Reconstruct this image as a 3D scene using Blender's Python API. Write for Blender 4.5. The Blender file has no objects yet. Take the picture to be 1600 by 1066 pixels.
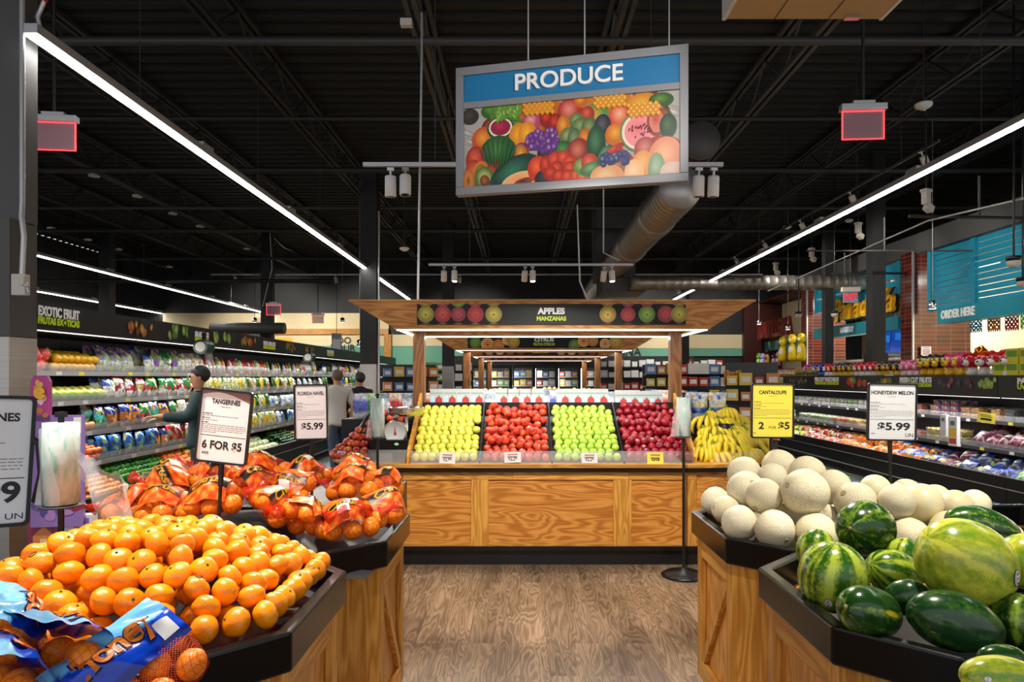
import bpy, math, random
import numpy as np
from mathutils import Vector, Matrix, Euler
random.seed(7)
R = math.radians
PI = math.pi
SC = bpy.context.scene
COL = SC.collection
# ------------------------------------------------------------------ camera (at the origin, 1.6 m up, looking along +y)
F = 1067.0            # focal length in pixels of the 1600 x 1066 frame
VX, VY, EYE = 813.0, 590.0, 1.6
cd = bpy.data.cameras.new('camera'); cam = bpy.data.objects.new('camera', cd); COL.objects.link(cam)
cam.location = (0, 0, EYE); cam.rotation_euler = (R(90), 0, 0)
cd.sensor_width = 36.0; cd.lens = 36.0*F/1600.0
cd.shift_x = -(VX-800.0)/1600.0; cd.shift_y = (VY-533.0)/1600.0
cd.clip_start = 0.05; cd.clip_end = 200
SC.camera = cam
SC.view_settings.view_transform = 'Standard'
SC.view_settings.look = 'None'
SC.view_settings.gamma = 1.0
SC.view_settings.use_curve_mapping = False
SC.view_settings.exposure = 0.4
try:
    SC.cycles.use_denoising = True
    SC.cycles.max_bounces = 6; SC.cycles.diffuse_bounces = 3; SC.cycles.glossy_bounces = 3
    SC.cycles.transmission_bounces = 3; SC.cycles.transparent_max_bounces = 10
    SC.cycles.sample_clamp_indirect = 4.0
    SC.cycles.caustics_reflective = False; SC.cycles.caustics_refractive = False
except Exception:
    pass
# ------------------------------------------------------------------ world: even fill light added through the open end behind the camera
W = bpy.data.worlds.new('world'); SC.world = W; W.use_nodes = True
W.node_tree.nodes['Background'].inputs[0].default_value = (0.93, 0.96, 1.0, 1)
W.node_tree.nodes['Background'].inputs[1].default_value = 0.7
# ------------------------------------------------------------------ track spots (the cans are built further down)
LAMPS = []
def spot(x, y, z, tx, ty, tz, power, angle=50, blend=.6, size=.05, col=(1, .93, .82)):
    l = bpy.data.lights.new('spot_lamp', 'SPOT'); l.energy = power; l.spot_size = R(angle); l.spot_blend = blend
    l.shadow_soft_size = size; l.color = col
    o = bpy.data.objects.new('spot_lamp', l); COL.objects.link(o); o.location = (x, y, z)
    o.rotation_euler = (Vector((tx, ty, tz))-Vector((x, y, z))).to_track_quat('-Z', 'Y').to_euler()
    return o
def area(x, y, z, sx, sy, power, rot=(0, 0, 0), col=(1, .97, .92)):
    l = bpy.data.lights.new('tube_lamp', 'AREA'); l.shape = 'RECTANGLE'; l.size = sx; l.size_y = sy; l.energy = power; l.color = col
    o = bpy.data.objects.new('tube_lamp', l); COL.objects.link(o); o.location = (x, y, z); o.rotation_euler = rot
    return o
# rail above the near bins (just above the frame), rail at 6 m, rail at 11 m
SPOTS = [ # lamp x,y,z   target x,y,z   power
    (-1.0, 2.3, 3.3, -.75, 2.2, .9, 230), (-1.9, 2.3, 3.3, -1.35, 2.0, .95, 170), (1.2, 2.3, 3.3, 1.3, 2.05, .95, 210), (2.0, 2.3, 3.3, 1.6, 3.2, 1.2, 215),
    (-1.12, 5.9, 3.14, -1.2, 3.25, 1.0, 400), (-1.0, 5.9, 3.14, -.4, 6.2, 1.0, 50), (1.57, 5.9, 3.14, 1.4, 3.2, 1.0, 380), (1.7, 5.9, 3.14, 1.8, 6.3, 1.0, 110),
    (-1.9, 2.3, 3.3, -1.5, 3.3, 1.0, 200), (.3, 2.3, 3.3, .3, 5.7, .5, 520), (.75, 2.3, 3.3, .4, 4.1, 3.2, 62), (-.3, 2.3, 3.3, .2, 3.9, 0, 160),
    (-1.2, 11.1, 3.12, -1.2, 9.5, 1, 120), (.12, 11.1, 3.12, .2, 12, 1, 120), (1.45, 11.1, 3.12, 1.4, 9.5, 1, 120),
    # lamps added to brighten the counters, the tile and the end walls
    (5.4, 9.2, 4.35, 8.0, 10.4, 3.2, 125), (5.4, 11.2, 4.35, 8.0, 12.6, 3.0, 125), (5.4, 13.2, 4.35, 8.1, 14.4, 3.0, 110), (5.4, 15.2, 4.35, 8.0, 16.6, 3.1, 125), (5.4, 17.2, 4.35, 8.0, 20.5, 2.6, 125),
    (-8.5, 20.3, 4.35, -8.5, 23.9, 2.9, 330), (-5.5, 20.3, 4.35, -5.5, 23.9, 2.6, 330), (4.4, 20.3, 4.35, 4.4, 23.9, 2.7, 330), (6.6, 20.3, 4.35, 6.8, 23.9, 2.6, 200), (-1.8, 20.3, 4.35, -1.8, 23.4, 2.6, 250)]
for s in SPOTS:
    spot(*s, angle=50 if s[1] < 9 or abs(s[2]-4.35) > .01 else 80)
def PX(px, py, d):
    """the point at distance d that the photograph shows at pixel px, py"""
    return Vector(((px-VX)*d/F, d, EYE-(py-VY)*d/F))
# ------------------------------------------------------------------ helpers
def S(h, k=1.0):
    """hex sRGB -> linear"""
    h = h.lstrip('#'); o = []
    for i in (0, 2, 4):
        c = int(h[i:i+2], 16)/255
        o.append((c/12.92 if c <= .04045 else ((c+.055)/1.055)**2.4)*k)
    return tuple(o)
class MB:
    """collects shapes for ONE mesh object"""
    def __init__(self):
        self.v, self.f, self.m, self.s, self.c = [], [], [], [], []
    def add(self, vs, fs, mi=0, smooth=False, col=(.5, .5, .5), M=None):
        b = len(self.v)
        if M is not None: vs = [M @ Vector(p) for p in vs]
        self.v += [tuple(p) for p in vs]
        if col and not isinstance(col[0], (int, float)): self.c += list(col)
        else: self.c += [col]*len(vs)
        for f in fs:
            self.f.append([b+i for i in f]); self.m.append(mi); self.s.append(smooth)
        return self
    def box(self, c, s, mi=0, col=(.5, .5, .5), M=None, taper=(1, 1)):
        x, y, z = (a/2 for a in s); tx, ty = taper
        vs = [(-x, -y, -z), (x, -y, -z), (x, y, -z), (-x, y, -z), (-x*tx, -y*ty, z), (x*tx, -y*ty, z), (x*tx, y*ty, z), (-x*tx, y*ty, z)]
        vs = [(a+c[0], b+c[1], d+c[2]) for a, b, d in vs]
        return self.add(vs, [(3, 2, 1, 0), (4, 5, 6, 7), (0, 1, 5, 4), (1, 2, 6, 5), (2, 3, 7, 6), (3, 0, 4, 7)], mi, False, col, M)
    def lohi(self, a, b, mi=0, col=(.5, .5, .5), M=None):
        return self.box([(p+q)/2 for p, q in zip(a, b)], [abs(q-p) for p, q in zip(a, b)], mi, col, M)
    def tube(self, pts, r, n=8, mi=0, col=(.5, .5, .5), cap=True, M=None, smooth=True):
        pts = [Vector(p) for p in pts]; rs = r if isinstance(r, (list, tuple)) else [r]*len(pts)
        vs, fs = [], []; up = None
        for i, p in enumerate(pts):
            t = (pts[min(i+1, len(pts)-1)]-pts[max(i-1, 0)]).normalized()
            if up is None or abs(up.dot(t)) > .95: up = Vector((0, 0, 1)) if abs(t.z) < .9 else Vector((1, 0, 0))
            a = up.cross(t).normalized(); b = t.cross(a).normalized(); up = b
            for k in range(n):
                q = 2*PI*k/n; vs.append(p+(a*math.cos(q)+b*math.sin(q))*rs[i])
        for i in range(len(pts)-1):
            for k in range(n):
                k2 = (k+1) % n; fs.append((i*n+k, i*n+k2, (i+1)*n+k2, (i+1)*n+k))
        self.add(vs, fs, mi, smooth, col, M)
        if cap:
            L = (len(pts)-1)*n
            self.add(vs[:n], [tuple(range(n))[::-1]], mi, False, col, M); self.add(vs[L:], [tuple(range(n))], mi, False, col, M)
        return self
    def lathe(self, prof, n=16, mi=0, col=(.5, .5, .5), M=None, smooth=True, sx=1, sy=1):
        """prof: (radius, z) from the bottom up"""
        vs, fs = [], []
        for r, z in prof:
            for k in range(n):
                q = 2*PI*k/n; vs.append((r*math.cos(q)*sx, r*math.sin(q)*sy, z))
        for i in range(len(prof)-1):
            for k in range(n):
                k2 = (k+1) % n; fs.append((i*n+k, i*n+k2, (i+1)*n+k2, (i+1)*n+k))
        if prof[0][0] > 1e-4: fs.append(tuple(range(n))[::-1])
        if prof[-1][0] > 1e-4: fs.append(tuple(range((len(prof)-1)*n, len(prof)*n)))
        return self.add(vs, fs, mi, smooth, col, M)
    def prism(self, poly, z0, z1, mi=0, col=(.5, .5, .5), M=None, smooth=False, top=True, bot=True):
        n = len(poly)
        vs = [(x, y, z0) for x, y in poly]+[(x, y, z1) for x, y in poly]
        fs = [(k, (k+1) % n, n+(k+1) % n, n+k) for k in range(n)]
        self.add(vs, fs, mi, smooth, col, M)
        if top: self.add([(x, y, z1) for x, y in poly], [tuple(range(n))], mi, False, col, M)
        if bot: self.add([(x, y, z0) for x, y in poly], [tuple(range(n))[::-1]], mi, False, col, M)
        return self
    def ring(self, outer, inner, z0, z1, mi=0, col=(.5, .5, .5), M=None):
        n = len(outer)
        vs = [(x, y, z0) for x, y in outer]+[(x, y, z1) for x, y in outer]+[(x, y, z0) for x, y in inner]+[(x, y, z1) for x, y in inner]
        fs = []
        for k in range(n):
            j = (k+1) % n
            fs += [(k, j, n+j, n+k), (2*n+j, 2*n+k, 3*n+k, 3*n+j), (n+k, n+j, 3*n+j, 3*n+k), (j, k, 2*n+k, 2*n+j)]
        return self.add(vs, fs, mi, False, col, M)
    def ball(self, c, r, n=12, m=8, mi=0, col=(.5, .5, .5), M=None, sc=(1, 1, 1)):
        vs = [(c[0], c[1], c[2]-r*sc[2])]
        for i in range(1, m):
            a = -PI/2+PI*i/m
            for k in range(n):
                q = 2*PI*k/n
                vs.append((c[0]+r*sc[0]*math.cos(a)*math.cos(q), c[1]+r*sc[1]*math.cos(a)*math.sin(q), c[2]+r*sc[2]*math.sin(a)))
        vs.append((c[0], c[1], c[2]+r*sc[2])); t = len(vs)-1; fs = []
        for k in range(n):
            j = (k+1) % n; fs.append((0, 1+j, 1+k)); fs.append((t, t-n+k, t-n+j))
            for i in range(m-2): fs.append((1+i*n+k, 1+i*n+j, 1+(i+1)*n+j, 1+(i+1)*n+k))
        return self.add(vs, fs, mi, True, col, M)
    def disc(self, c, rx, ry, n=16, mi=0, col=(.5, .5, .5), rim=None, M=None, rot=0):
        """a flat disc in the local x-z plane facing -y; rim: colour at the edge"""
        vs = [c]; cs = [col]
        for k in range(n):
            q = -2*PI*k/n; a, b = rx*math.cos(q), ry*math.sin(q)
            vs.append((c[0]+a*math.cos(rot)-b*math.sin(rot), c[1], c[2]+a*math.sin(rot)+b*math.cos(rot))); cs.append(rim or col)
        return self.add(vs, [(0, 1+(k+1) % n, 1+k) for k in range(n)], mi, False, cs, M)
    def grid(self, fn, nu, nv, mi=0, smooth=True, col=(.5, .5, .5), M=None, cfn=None, flip=False):
        vs, cs = [], []
        for j in range(nv+1):
            for i in range(nu+1):
                vs.append(fn(i/nu, j/nv)); cs.append(cfn(i/nu, j/nv) if cfn else col)
        fs = []
        for j in range(nv):
            for i in range(nu):
                a = j*(nu+1)+i; q = (a, a+1, a+nu+2, a+nu+1); fs.append(q[::-1] if flip else q)
        return self.add(vs, fs, mi, smooth, cs, M)
    def text(self, s, h, M, mi=0, col=(0, 0, 0), w=None, bold=.0, ext=.002, align='CENTER', shear=0):
        vs, fs, (x0, x1, y0, y1) = glyphs(s, bold, align, shear)
        k = h/CAPH; kx = k if w is None else w/max(x1-x0, 1e-6)
        return self.add([(x*kx, -ext if z > 0 else 0, y*k) for x, y, z in vs], fs, mi, False, col, M)
    def build(self, name, mats, parent=None, org=None, bevel=0, loc=None, rot=None, subd=0):
        me = bpy.data.meshes.new(name)
        v = self.v
        if org is not None: v = [(a-org[0], b-org[1], c-org[2]) for a, b, c in v]
        me.from_pydata(v, [], self.f)
        for m in (mats if isinstance(mats, (list, tuple)) else [mats]): me.materials.append(m)
        me.polygons.foreach_set('material_index', self.m); me.polygons.foreach_set('use_smooth', self.s)
        at = me.color_attributes.new('Col', 'FLOAT_COLOR', 'POINT')
        at.data.foreach_set('color', np.array([(c[0], c[1], c[2], 1) for c in self.c], dtype=np.float32).ravel())
        me.update()
        o = bpy.data.objects.new(name, me); COL.objects.link(o)
        if parent is not None: o.parent = parent
        if loc is not None: o.location = loc
        if rot is not None: o.rotation_euler = rot
        if bevel:
            b = o.modifiers.new('bevel', 'BEVEL'); b.width = bevel; b.segments = 2; b.limit_method = 'ANGLE'; b.angle_limit = R(40)
        if subd:
            b = o.modifiers.new('subd', 'SUBSURF'); b.levels = subd; b.render_levels = subd
        return o
CAPH = 0.729*.0+0.7
_gl = {}
def glyphs(s, bold, align, shear):
    key = (s, bold, align, shear)
    if key in _gl: return _gl[key]
    cu = bpy.data.curves.new('txt', 'FONT'); cu.body = s; cu.size = 1; cu.offset = bold; cu.extrude = .05; cu.align_x = align
    cu.resolution_u = 6 if len(s) < 8 else 4; cu.shear = shear
    o = bpy.data.objects.new('txt', cu); COL.objects.link(o)
    dg = bpy.context.evaluated_depsgraph_get(); dg.update()
    me = bpy.data.meshes.new_from_object(o.evaluated_get(dg))
    vs = [tuple(v.co) for v in me.vertices]; fs = [tuple(p.vertices) for p in me.polygons]
    bpy.data.objects.remove(o); bpy.data.meshes.remove(me); bpy.data.curves.remove(cu)
    xs = [v[0] for v in vs]; ys = [v[1] for v in vs]
    _gl[key] = (vs, fs, (min(xs), max(xs), min(ys), max(ys)))
    return _gl[key]
def tag(o, label=None, cat=None, group=None, kind=None):
    if label: o['label'] = label
    if cat: o['category'] = cat
    if group: o['group'] = group
    if kind: o['kind'] = kind
    return o
def thing(name, label, cat, loc=(0, 0, 0), rz=0, group=None, kind=None, rot=None):
    o = bpy.data.objects.new(name, None); COL.objects.link(o); o.location = loc; o.rotation_euler = rot or (0, 0, rz)
    o.empty_display_size = .05
    return tag(o, label, cat, group, kind)
def dup(root, loc=None, rot=None, scale=None, label=None, group=None):
    """a copy of a thing with copies of its parts and sub-parts"""
    r = root.copy(); COL.objects.link(r)
    if loc is not None: r.location = loc
    if rot is not None: r.rotation_euler = rot
    if scale is not None: r.scale = (scale,)*3 if isinstance(scale, (int, float)) else scale
    if label: r['label'] = label
    if group: r['group'] = group
    for ch in KIDS(root):
        c = ch.copy(); COL.objects.link(c); c.parent = r
        for g in KIDS(ch):
            d = g.copy(); COL.objects.link(d); d.parent = c
    return r
def KIDS(o): return list(o.children)
ORD = ['zeroth', 'first', 'second', 'third', 'fourth', 'fifth', 'sixth', 'seventh', 'eighth', 'ninth', 'tenth', 'eleventh', 'twelfth', 'thirteenth', 'fourteenth', 'fifteenth', 'sixteenth', 'seventeenth', 'eighteenth', 'nineteenth', 'twentieth',
       'twenty-first', 'twenty-second', 'twenty-third', 'twenty-fourth', 'twenty-fifth', 'twenty-sixth', 'twenty-seventh', 'twenty-eighth', 'twenty-ninth', 'thirtieth']
class Stock:
    """prototypes: the first use moves the prototype itself, later uses copy it"""
    def __init__(self, maker): self.maker, self.o, self.used = maker, None, False
    def put(self, loc, rot=(0, 0, 0), scale=1.0, label=None, group=None):
        if self.o is None:
            self.o = self.maker(); o = self.o
            o.location = loc; o.rotation_euler = rot; o.scale = (scale,)*3 if isinstance(scale, (int, float)) else scale
            if label: o['label'] = label
            if group: o['group'] = group
            return o
        return dup(self.o, loc, rot, scale, label, group)
def relax(P, rad, lo=None, steps=120, pull=None, fix=None, squash=1.0):
    """push overlapping spheres apart; P n x 3, rad n; pull: function(P)->target z"""
    P = np.array(P, float); rad = np.array(rad, float); n = len(P)
    need = (rad[:, None]+rad[None, :])*squash
    for it in range(steps):
        D = P[:, None, :]-P[None, :, :]; d = np.sqrt((D**2).sum(2))+np.eye(n)*9
        pen = np.clip(need-d, 0, None)
        mv = (D/d[..., None]*pen[..., None]*.5).sum(1)*.6
        P += mv
        if pull is not None and it < steps*.8:
            P[:, 2] += (pull(P)-P[:, 2])*.12
        if lo is not None: P = lo(P, rad)
    return P
# ------------------------------------------------------------------ materials
class NT:
    def __init__(self, name):
        self.m = bpy.data.materials.new(name); self.m.use_nodes = True; self.t = self.m.node_tree
        self.b = self.t.nodes['Principled BSDF']; self.out = self.t.nodes['Material Output']
    def n(self, typ, **kw):
        nd = self.t.nodes.new(typ)
        for k, v in kw.items():
            if k.startswith('i_'):
                nd.inputs[k[2:].replace('_', ' ')].default_value = v
            else: setattr(nd, k, v)
        return nd
    def l(self, a, b): self.t.links.new(a, b); return b
    def math(self, op, a, b=None, c=None):
        nd = self.n('ShaderNodeMath', operation=op)
        for i, x in enumerate((a, b, c)):
            if x is None: continue
            if isinstance(x, (int, float)): nd.inputs[i].default_value = x
            else: self.l(x, nd.inputs[i])
        return nd.outputs[0]
    def coord(self, kind='Object', scale=(1, 1, 1), rot=(0, 0, 0), rnd=0):
        tc = self.n('ShaderNodeTexCoord'); mp = self.n('ShaderNodeMapping'); mp.inputs['Scale'].default_value = scale; mp.inputs['Rotation'].default_value = rot
        self.l(tc.outputs[kind], mp.inputs['Vector'])
        if rnd:
            oi = self.n('ShaderNodeObjectInfo'); cb = self.n('ShaderNodeCombineXYZ')
            r = self.math('MULTIPLY', oi.outputs['Random'], rnd)
            for i in range(3): self.l(r, cb.inputs[i])
            self.l(cb.outputs[0], mp.inputs['Location'])
        return mp.outputs[0]
    def noise(self, vec, scale=5, detail=3, rough=.5, dist=0):
        nd = self.n('ShaderNodeTexNoise'); nd.inputs['Scale'].default_value = scale; nd.inputs['Detail'].default_value = detail
        nd.inputs['Roughness'].default_value = rough; nd.inputs['Distortion'].default_value = dist
        self.l(vec, nd.inputs['Vector']); return nd.outputs['Fac']
    def ramp(self, fac, stops):
        nd = self.n('ShaderNodeValToRGB'); e = nd.color_ramp.elements
        while len(e) < len(stops): e.new(.5)
        for i, (p, c) in enumerate(stops):
            e[i].position = p; e[i].color = (*c, 1) if not isinstance(c, (int, float)) else (c, c, c, 1)
        self.l(fac, nd.inputs[0]); return nd.outputs[0]
    def mix(self, fac, a, b, mode='MIX'):
        nd = self.n('ShaderNodeMix', data_type='RGBA', blend_type=mode)
        for x, i in ((fac, 0), (a, 6), (b, 7)):
            if isinstance(x, (int, float)): nd.inputs[i].default_value = x
            elif isinstance(x, tuple): nd.inputs[i].default_value = (*x, 1)
            else: self.l(x, nd.inputs[i])
        return nd.outputs[2]
    def base(self, c):
        if isinstance(c, tuple): self.b.inputs['Base Color'].default_value = (*c, 1)
        else: self.l(c, self.b.inputs['Base Color'])
        return self
    def set(self, rough=None, metal=None, spec=None, coat=None, sss=None):
        if rough is not None: self.b.inputs['Roughness'].default_value = rough
        if metal is not None: self.b.inputs['Metallic'].default_value = metal
        if spec is not None: self.b.inputs['Specular IOR Level'].default_value = spec
        if coat is not None: self.b.inputs['Coat Weight'].default_value = coat
        return self
    def bump(self, h, strength=.3, dist=.002):
        nd = self.n('ShaderNodeBump'); nd.inputs['Strength'].default_value = strength; nd.inputs['Distance'].default_value = dist
        self.l(h, nd.inputs['Height']); self.l(nd.outputs[0], self.b.inputs['Normal']); return self
    def vcol(self): return self.n('ShaderNodeVertexColor', layer_name='Col').outputs[0]
    def alpha(self, fac):
        """fac: how much of the surface is there"""
        if isinstance(fac, (int, float)): self.b.inputs['Alpha'].default_value = fac
        else: self.l(fac, self.b.inputs['Alpha'])
        return self
def plain(name, c, rough=.5, metal=0, spec=.5, coat=None):
    t = NT(name); t.base(c).set(rough, metal, spec, coat); return t.m
def emis(name, c, k):
    t = NT(name); t.base(c); t.b.inputs['Emission Color'].default_value = (*c, 1); t.b.inputs['Emission Strength'].default_value = k; return t.m
def attr(name, rough=.4, spec=.5, coat=None, blotch=0, emit=0):
    t = NT(name); c = t.vcol()
    if blotch:
        v = t.coord('Object', rnd=40); n = t.noise(v, blotch, 3, .7)
        c = t.mix(1.0, c, t.ramp(n, [(.3, .35), (.5, .9), (.7, 1.5)]), 'MULTIPLY')
    t.base(c).set(rough, 0, spec, coat)
    if emit:
        t.l(c, t.b.inputs['Emission Color']); t.b.inputs['Emission Strength'].default_value = emit
    return t.m
def wood(name, light, dark, along='x', cath=False, rough=.38):
    t = NT(name)
    sc = {'x': (1.0, 9, 9), 'y': (9, 1.0, 9), 'z': (9, 9, 1.0)}[along]
    if cath: sc = {'x': (1.1, 5.5, 5.5), 'z': (5.5, 5.5, 1.1)}[along]
    v = t.coord('Object', sc, rnd=30)
    n = t.noise(v, 1.0, 2, .45, .35)
    rg = t.math('SINE', t.math('MULTIPLY', n, 85 if cath else 55))
    f = {'x': (4, 160, 160), 'y': (160, 4, 160), 'z': (160, 160, 4)}[along]
    fine = t.noise(t.coord('Object', f, rnd=30), 1, 2, .6)
    g = t.math('ADD', t.math('MULTIPLY', rg, .2), t.math('ADD', t.math('MULTIPLY', fine, .75), .12))
    c = t.ramp(g, [(.25, dark), (.52, tuple((a*.55+b*.45) for a, b in zip(light, dark))), (.75, light)])
    oi = t.n('ShaderNodeObjectInfo')
    tint = t.ramp(oi.outputs['Random'], [(0, .82), (1, 1.1)])
    c = t.mix(1.0, c, tint, 'MULTIPLY')
    t.base(c).set(rough, 0, .4); t.bump(g, .12, .001); return t.m
OAK_L, OAK_D = S('#dda44c'), S('#b5762a')
M = {}
M['oak_x'] = wood('oak_x', OAK_L, OAK_D, 'x'); M['oak_y'] = wood('oak_y', OAK_L, OAK_D, 'y'); M['oak_z'] = wood('oak_z', OAK_L, OAK_D, 'z')
M['ply_x'] = wood('ply_x', S('#d99645'), S('#a8641f'), 'x', True); M['ply_z'] = wood('ply_z', S('#dea04e'), S('#bb7a32'), 'z', True)
M['post'] = wood('post', S('#8f5f30'), S('#683f1a'), 'z')
M['black'] = plain('black', (.010, .010, .011), .3, 0, .3)
M['black_matte'] = plain('black_matte', (.014, .014, .015), .6)
M['case_black'] = plain('case_black', (.012, .012, .013), .35, 0, .3)
M['rubber'] = plain('rubber', (.007, .007, .007), .2, 0, .28)
M['charcoal'] = plain('charcoal', (.05, .05, .055), .5)
M['chrome'] = plain('chrome', (.75, .75, .76), .18, 1)
M['alu'] = plain('alu', (.55, .55, .57), .4, .6)
M['white'] = plain('white', (.75, .75, .75), .45)
M['offwhite'] = plain('offwhite', (.62, .58, .52), .6)
M['paper'] = plain('paper', (.74, .72, .72), .55)
M['yellow_paper'] = plain('yellow_paper', S('#f0dc4a'), .5)
M['ink'] = plain('ink', (.012, .011, .011), .6)
M['signgrey'] = plain('signgrey', S('#85868c'), .4, .2)
M['signblue'] = plain('signblue', S('#0a6fa4'), .45)
M['teal'] = plain('teal', S('#1683a0'), .4)
M['tealdark'] = plain('tealdark', S('#127f94'), .45)
M['cream'] = plain('cream', S('#e8d6ac'), .7)
M['green_wall'] = plain('green_wall', S('#6fae96'), .7)
M['lettering'] = plain('lettering', (.85, .85, .85), .4)
M['limegreen'] = plain('limegreen', S('#c8e020'), .5)
M['redgloss'] = plain('redgloss', S('#b01818'), .3)
M['tube'] = emis('tube', (1, .97, .92), 20.0)
M['led'] = emis('led', (1, .97, .93), 4.0)
M['led_dim'] = emis('led_dim', (1, .97, .93), 1.1)
M['bulb'] = emis('bulb', (1, .93, .8), 60.0)
M['exit_edge'] = emis('exit_edge', (1, .05, .06), 1.6)
M['screen'] = emis('screen', S('#0a3f9c'), .5)
M['attr'] = attr('attr', .45); M['attr_gloss'] = attr('attr_gloss', .22, .5); M['attr_matte'] = attr('attr_matte', .8, .2)
M['attr_food'] = attr('attr_food', .3, .5, None, 45)
M['attr_bag'] = attr('attr_bag', .25, .5, None, 30); M['attr_film'] = attr('attr_film', .34, .4)
M['picture'] = attr('picture', .35)
def brushed():
    t = NT('steel'); v = t.coord('Object', (1, 1, 220)); n = t.noise(v, 2, 2)
    t.base(t.ramp(n, [(.3, (.33, .31, .29)), (.7, (.46, .43, .40))])).set(.33, 1.0); return t.m
M['steel'] = brushed()
def film(name, c, k, rough=.12):
    t = NT(name); t.base(c).set(rough, 0, .6); t.alpha(k); return t.m
M['film'] = film('film', (.9, .93, .95), .28); M['clear'] = film('clear', (.85, .88, .92), .16, .08); M['glass'] = film('glass', (.8, .85, .86), .07, .03)
M['redfilm'] = film('redfilm', S('#d0280c'), .6, .15)
M['exit_panel'] = film('exit_panel', S('#b98d97'), .55, .3)
def bagroll():
    t = NT('bag_roll'); v = t.coord('Object', (14, 14, 5)); n = t.noise(v, 1.6, 4, .7, .6)
    c = t.ramp(n, [(.38, S('#c4ccc8')), (.5, S('#b8c6c0')), (.6, S('#7db8a2')), (.68, S('#c2cac6'))])
    t.base(c).set(.25, 0, .5); t.bump(t.noise(v, 3, 3), .5, .01); return t.m
M['roll'] = bagroll()
def duct():
    t = NT('duct_metal'); t.base((.36, .33, .30)).set(.42, .85); return t.m
M['duct'] = duct()
def deck():
    t = NT('deck'); t.base((.008, .008, .008)).set(.7); return t.m
M['deck'] = deck(); M['joist'] = plain('joist', (.02, .02, .02), .55); M['joistgrey'] = plain('joistgrey', (.05, .049, .047), .5)
M['colgrey'] = plain('colgrey', (.07, .07, .072), .5)
def floor_mat():
    t = NT('floor_planks')
    br = t.n('ShaderNodeTexBrick'); v = t.coord('Object', (1, 1, 1), (0, 0, R(90)))
    t.l(v, br.inputs['Vector']); br.offset = .37
    br.inputs['Color1'].default_value = (0, 0, 0, 1); br.inputs['Color2'].default_value = (1, 1, 1, 1); br.inputs['Mortar'].default_value = (.5, .5, .5, 1)
    br.inputs['Scale'].default_value = 1; br.inputs['Brick Width'].default_value = 1.22; br.inputs['Row Height'].default_value = .158
    br.inputs['Mortar Size'].default_value = .0012; br.inputs['Mortar Smooth'].default_value = .1
    rv = br.outputs['Color']
    g = t.coord('Object', (7.5, 1.0, 1))
    ad = t.n('ShaderNodeVectorMath', operation='ADD'); t.l(g, ad.inputs[0])
    mu = t.n('ShaderNodeVectorMath', operation='SCALE'); t.l(rv, mu.inputs[0]); mu.inputs['Scale'].default_value = 43; t.l(mu.outputs[0], ad.inputs[1])
    n = t.noise(ad.outputs[0], 1.0, 2.5, .5, .5)
    rg = t.math('SINE', t.math('MULTIPLY', n, 95))
    kn = t.noise(ad.outputs[0], .8, 1, .5)
    fi = t.noise(t.coord('Object', (130, 5, 1)), 1, 2)
    s = t.math('ADD', t.math('ADD', t.math('MULTIPLY', rg, .10), t.math('MULTIPLY', fi, .3)), t.math('ADD', t.math('MULTIPLY', kn, .4), .12))
    c = t.ramp(s, [(.25, S('#4a3b2c')), (.45, S('#79634d')), (.6, S('#967d64')), (.8, S('#ac9377'))])
    tint = t.ramp(rv, [(0, .78), (1, 1.12)]); c = t.mix(1.0, c, tint, 'MULTIPLY')
    c = t.mix(t.math('MULTIPLY', br.outputs['Fac'], .75), c, S('#4b3a2f'))
    t.base(c).set(.3, 0, .45); t.bump(s, .08, .001); return t.m
M['floor'] = floor_mat()
def peel(name, c1, c2, rough=.38, sc=140, b=.35, ribs=0):
    t = NT(name); v = t.coord('Object', rnd=20); oi = t.n('ShaderNodeObjectInfo')
    n = t.noise(v, 6, 3); c = t.mix(n, c1, c2)
    c = t.mix(1.0, c, t.ramp(oi.outputs['Random'], [(0, (.85, .78, .7)), (1, (1.05, 1.08, 1.1))]), 'MULTIPLY')
    h = t.noise(v, sc, 2); t.base(c).set(rough, 0, .5); t.bump(h, b, .003); return t.m
M['tangerine'] = peel('tangerine_peel', S('#ffa40c'), S('#fb8c00'), .34)
M['calyx'] = plain('calyx', S('#4d5a1c'), .7)
def netted():
    t = NT('netted_orange'); tc = t.n('ShaderNodeTexCoord'); sp = t.n('ShaderNodeSeparateXYZ'); t.l(tc.outputs['Object'], sp.inputs[0])
    a = t.math('ARCTAN2', sp.outputs[1], sp.outputs[0]); z = t.math('MULTIPLY', sp.outputs[2], 150.0)
    aa = t.math('MULTIPLY', a, 3.5)
    l1 = t.math('ABSOLUTE', t.math('SINE', t.math('ADD', aa, z))); l2 = t.math('ABSOLUTE', t.math('SINE', t.math('SUBTRACT', aa, z)))
    m = t.math('MINIMUM', l1, l2)
    c = t.ramp(m, [(.06, S('#c8540c')), (.16, S('#f78e10')), (1, S('#ffa01c'))]); c.node.color_ramp.interpolation = 'LINEAR'
    t.base(c).set(.4, 0, .5); t.bump(m, -.4, .002); return t.m
M['netted'] = netted()
def netbag(name, c):
    t = NT(name); v = t.coord('Object'); sp = t.n('ShaderNodeSeparateXYZ'); t.l(v, sp.inputs[0])
    f = 420.0
    p = t.math('ADD', sp.outputs[0], t.math('MULTIPLY', sp.outputs[2], .9)); q = t.math('SUBTRACT', sp.outputs[1], t.math('MULTIPLY', sp.outputs[2], .9))
    l1 = t.math('ABSOLUTE', t.math('SINE', t.math('MULTIPLY', t.math('ADD', p, q), f))); l2 = t.math('ABSOLUTE', t.math('SINE', t.math('MULTIPLY', t.math('SUBTRACT', p, q), f)))
    m = t.math('MINIMUM', l1, l2); al = t.math('LESS_THAN', m, .16)
    t.base(c).set(.4); t.alpha(al); return t.m
M['net'] = netbag('red_net', S('#e0400a'))
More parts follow.
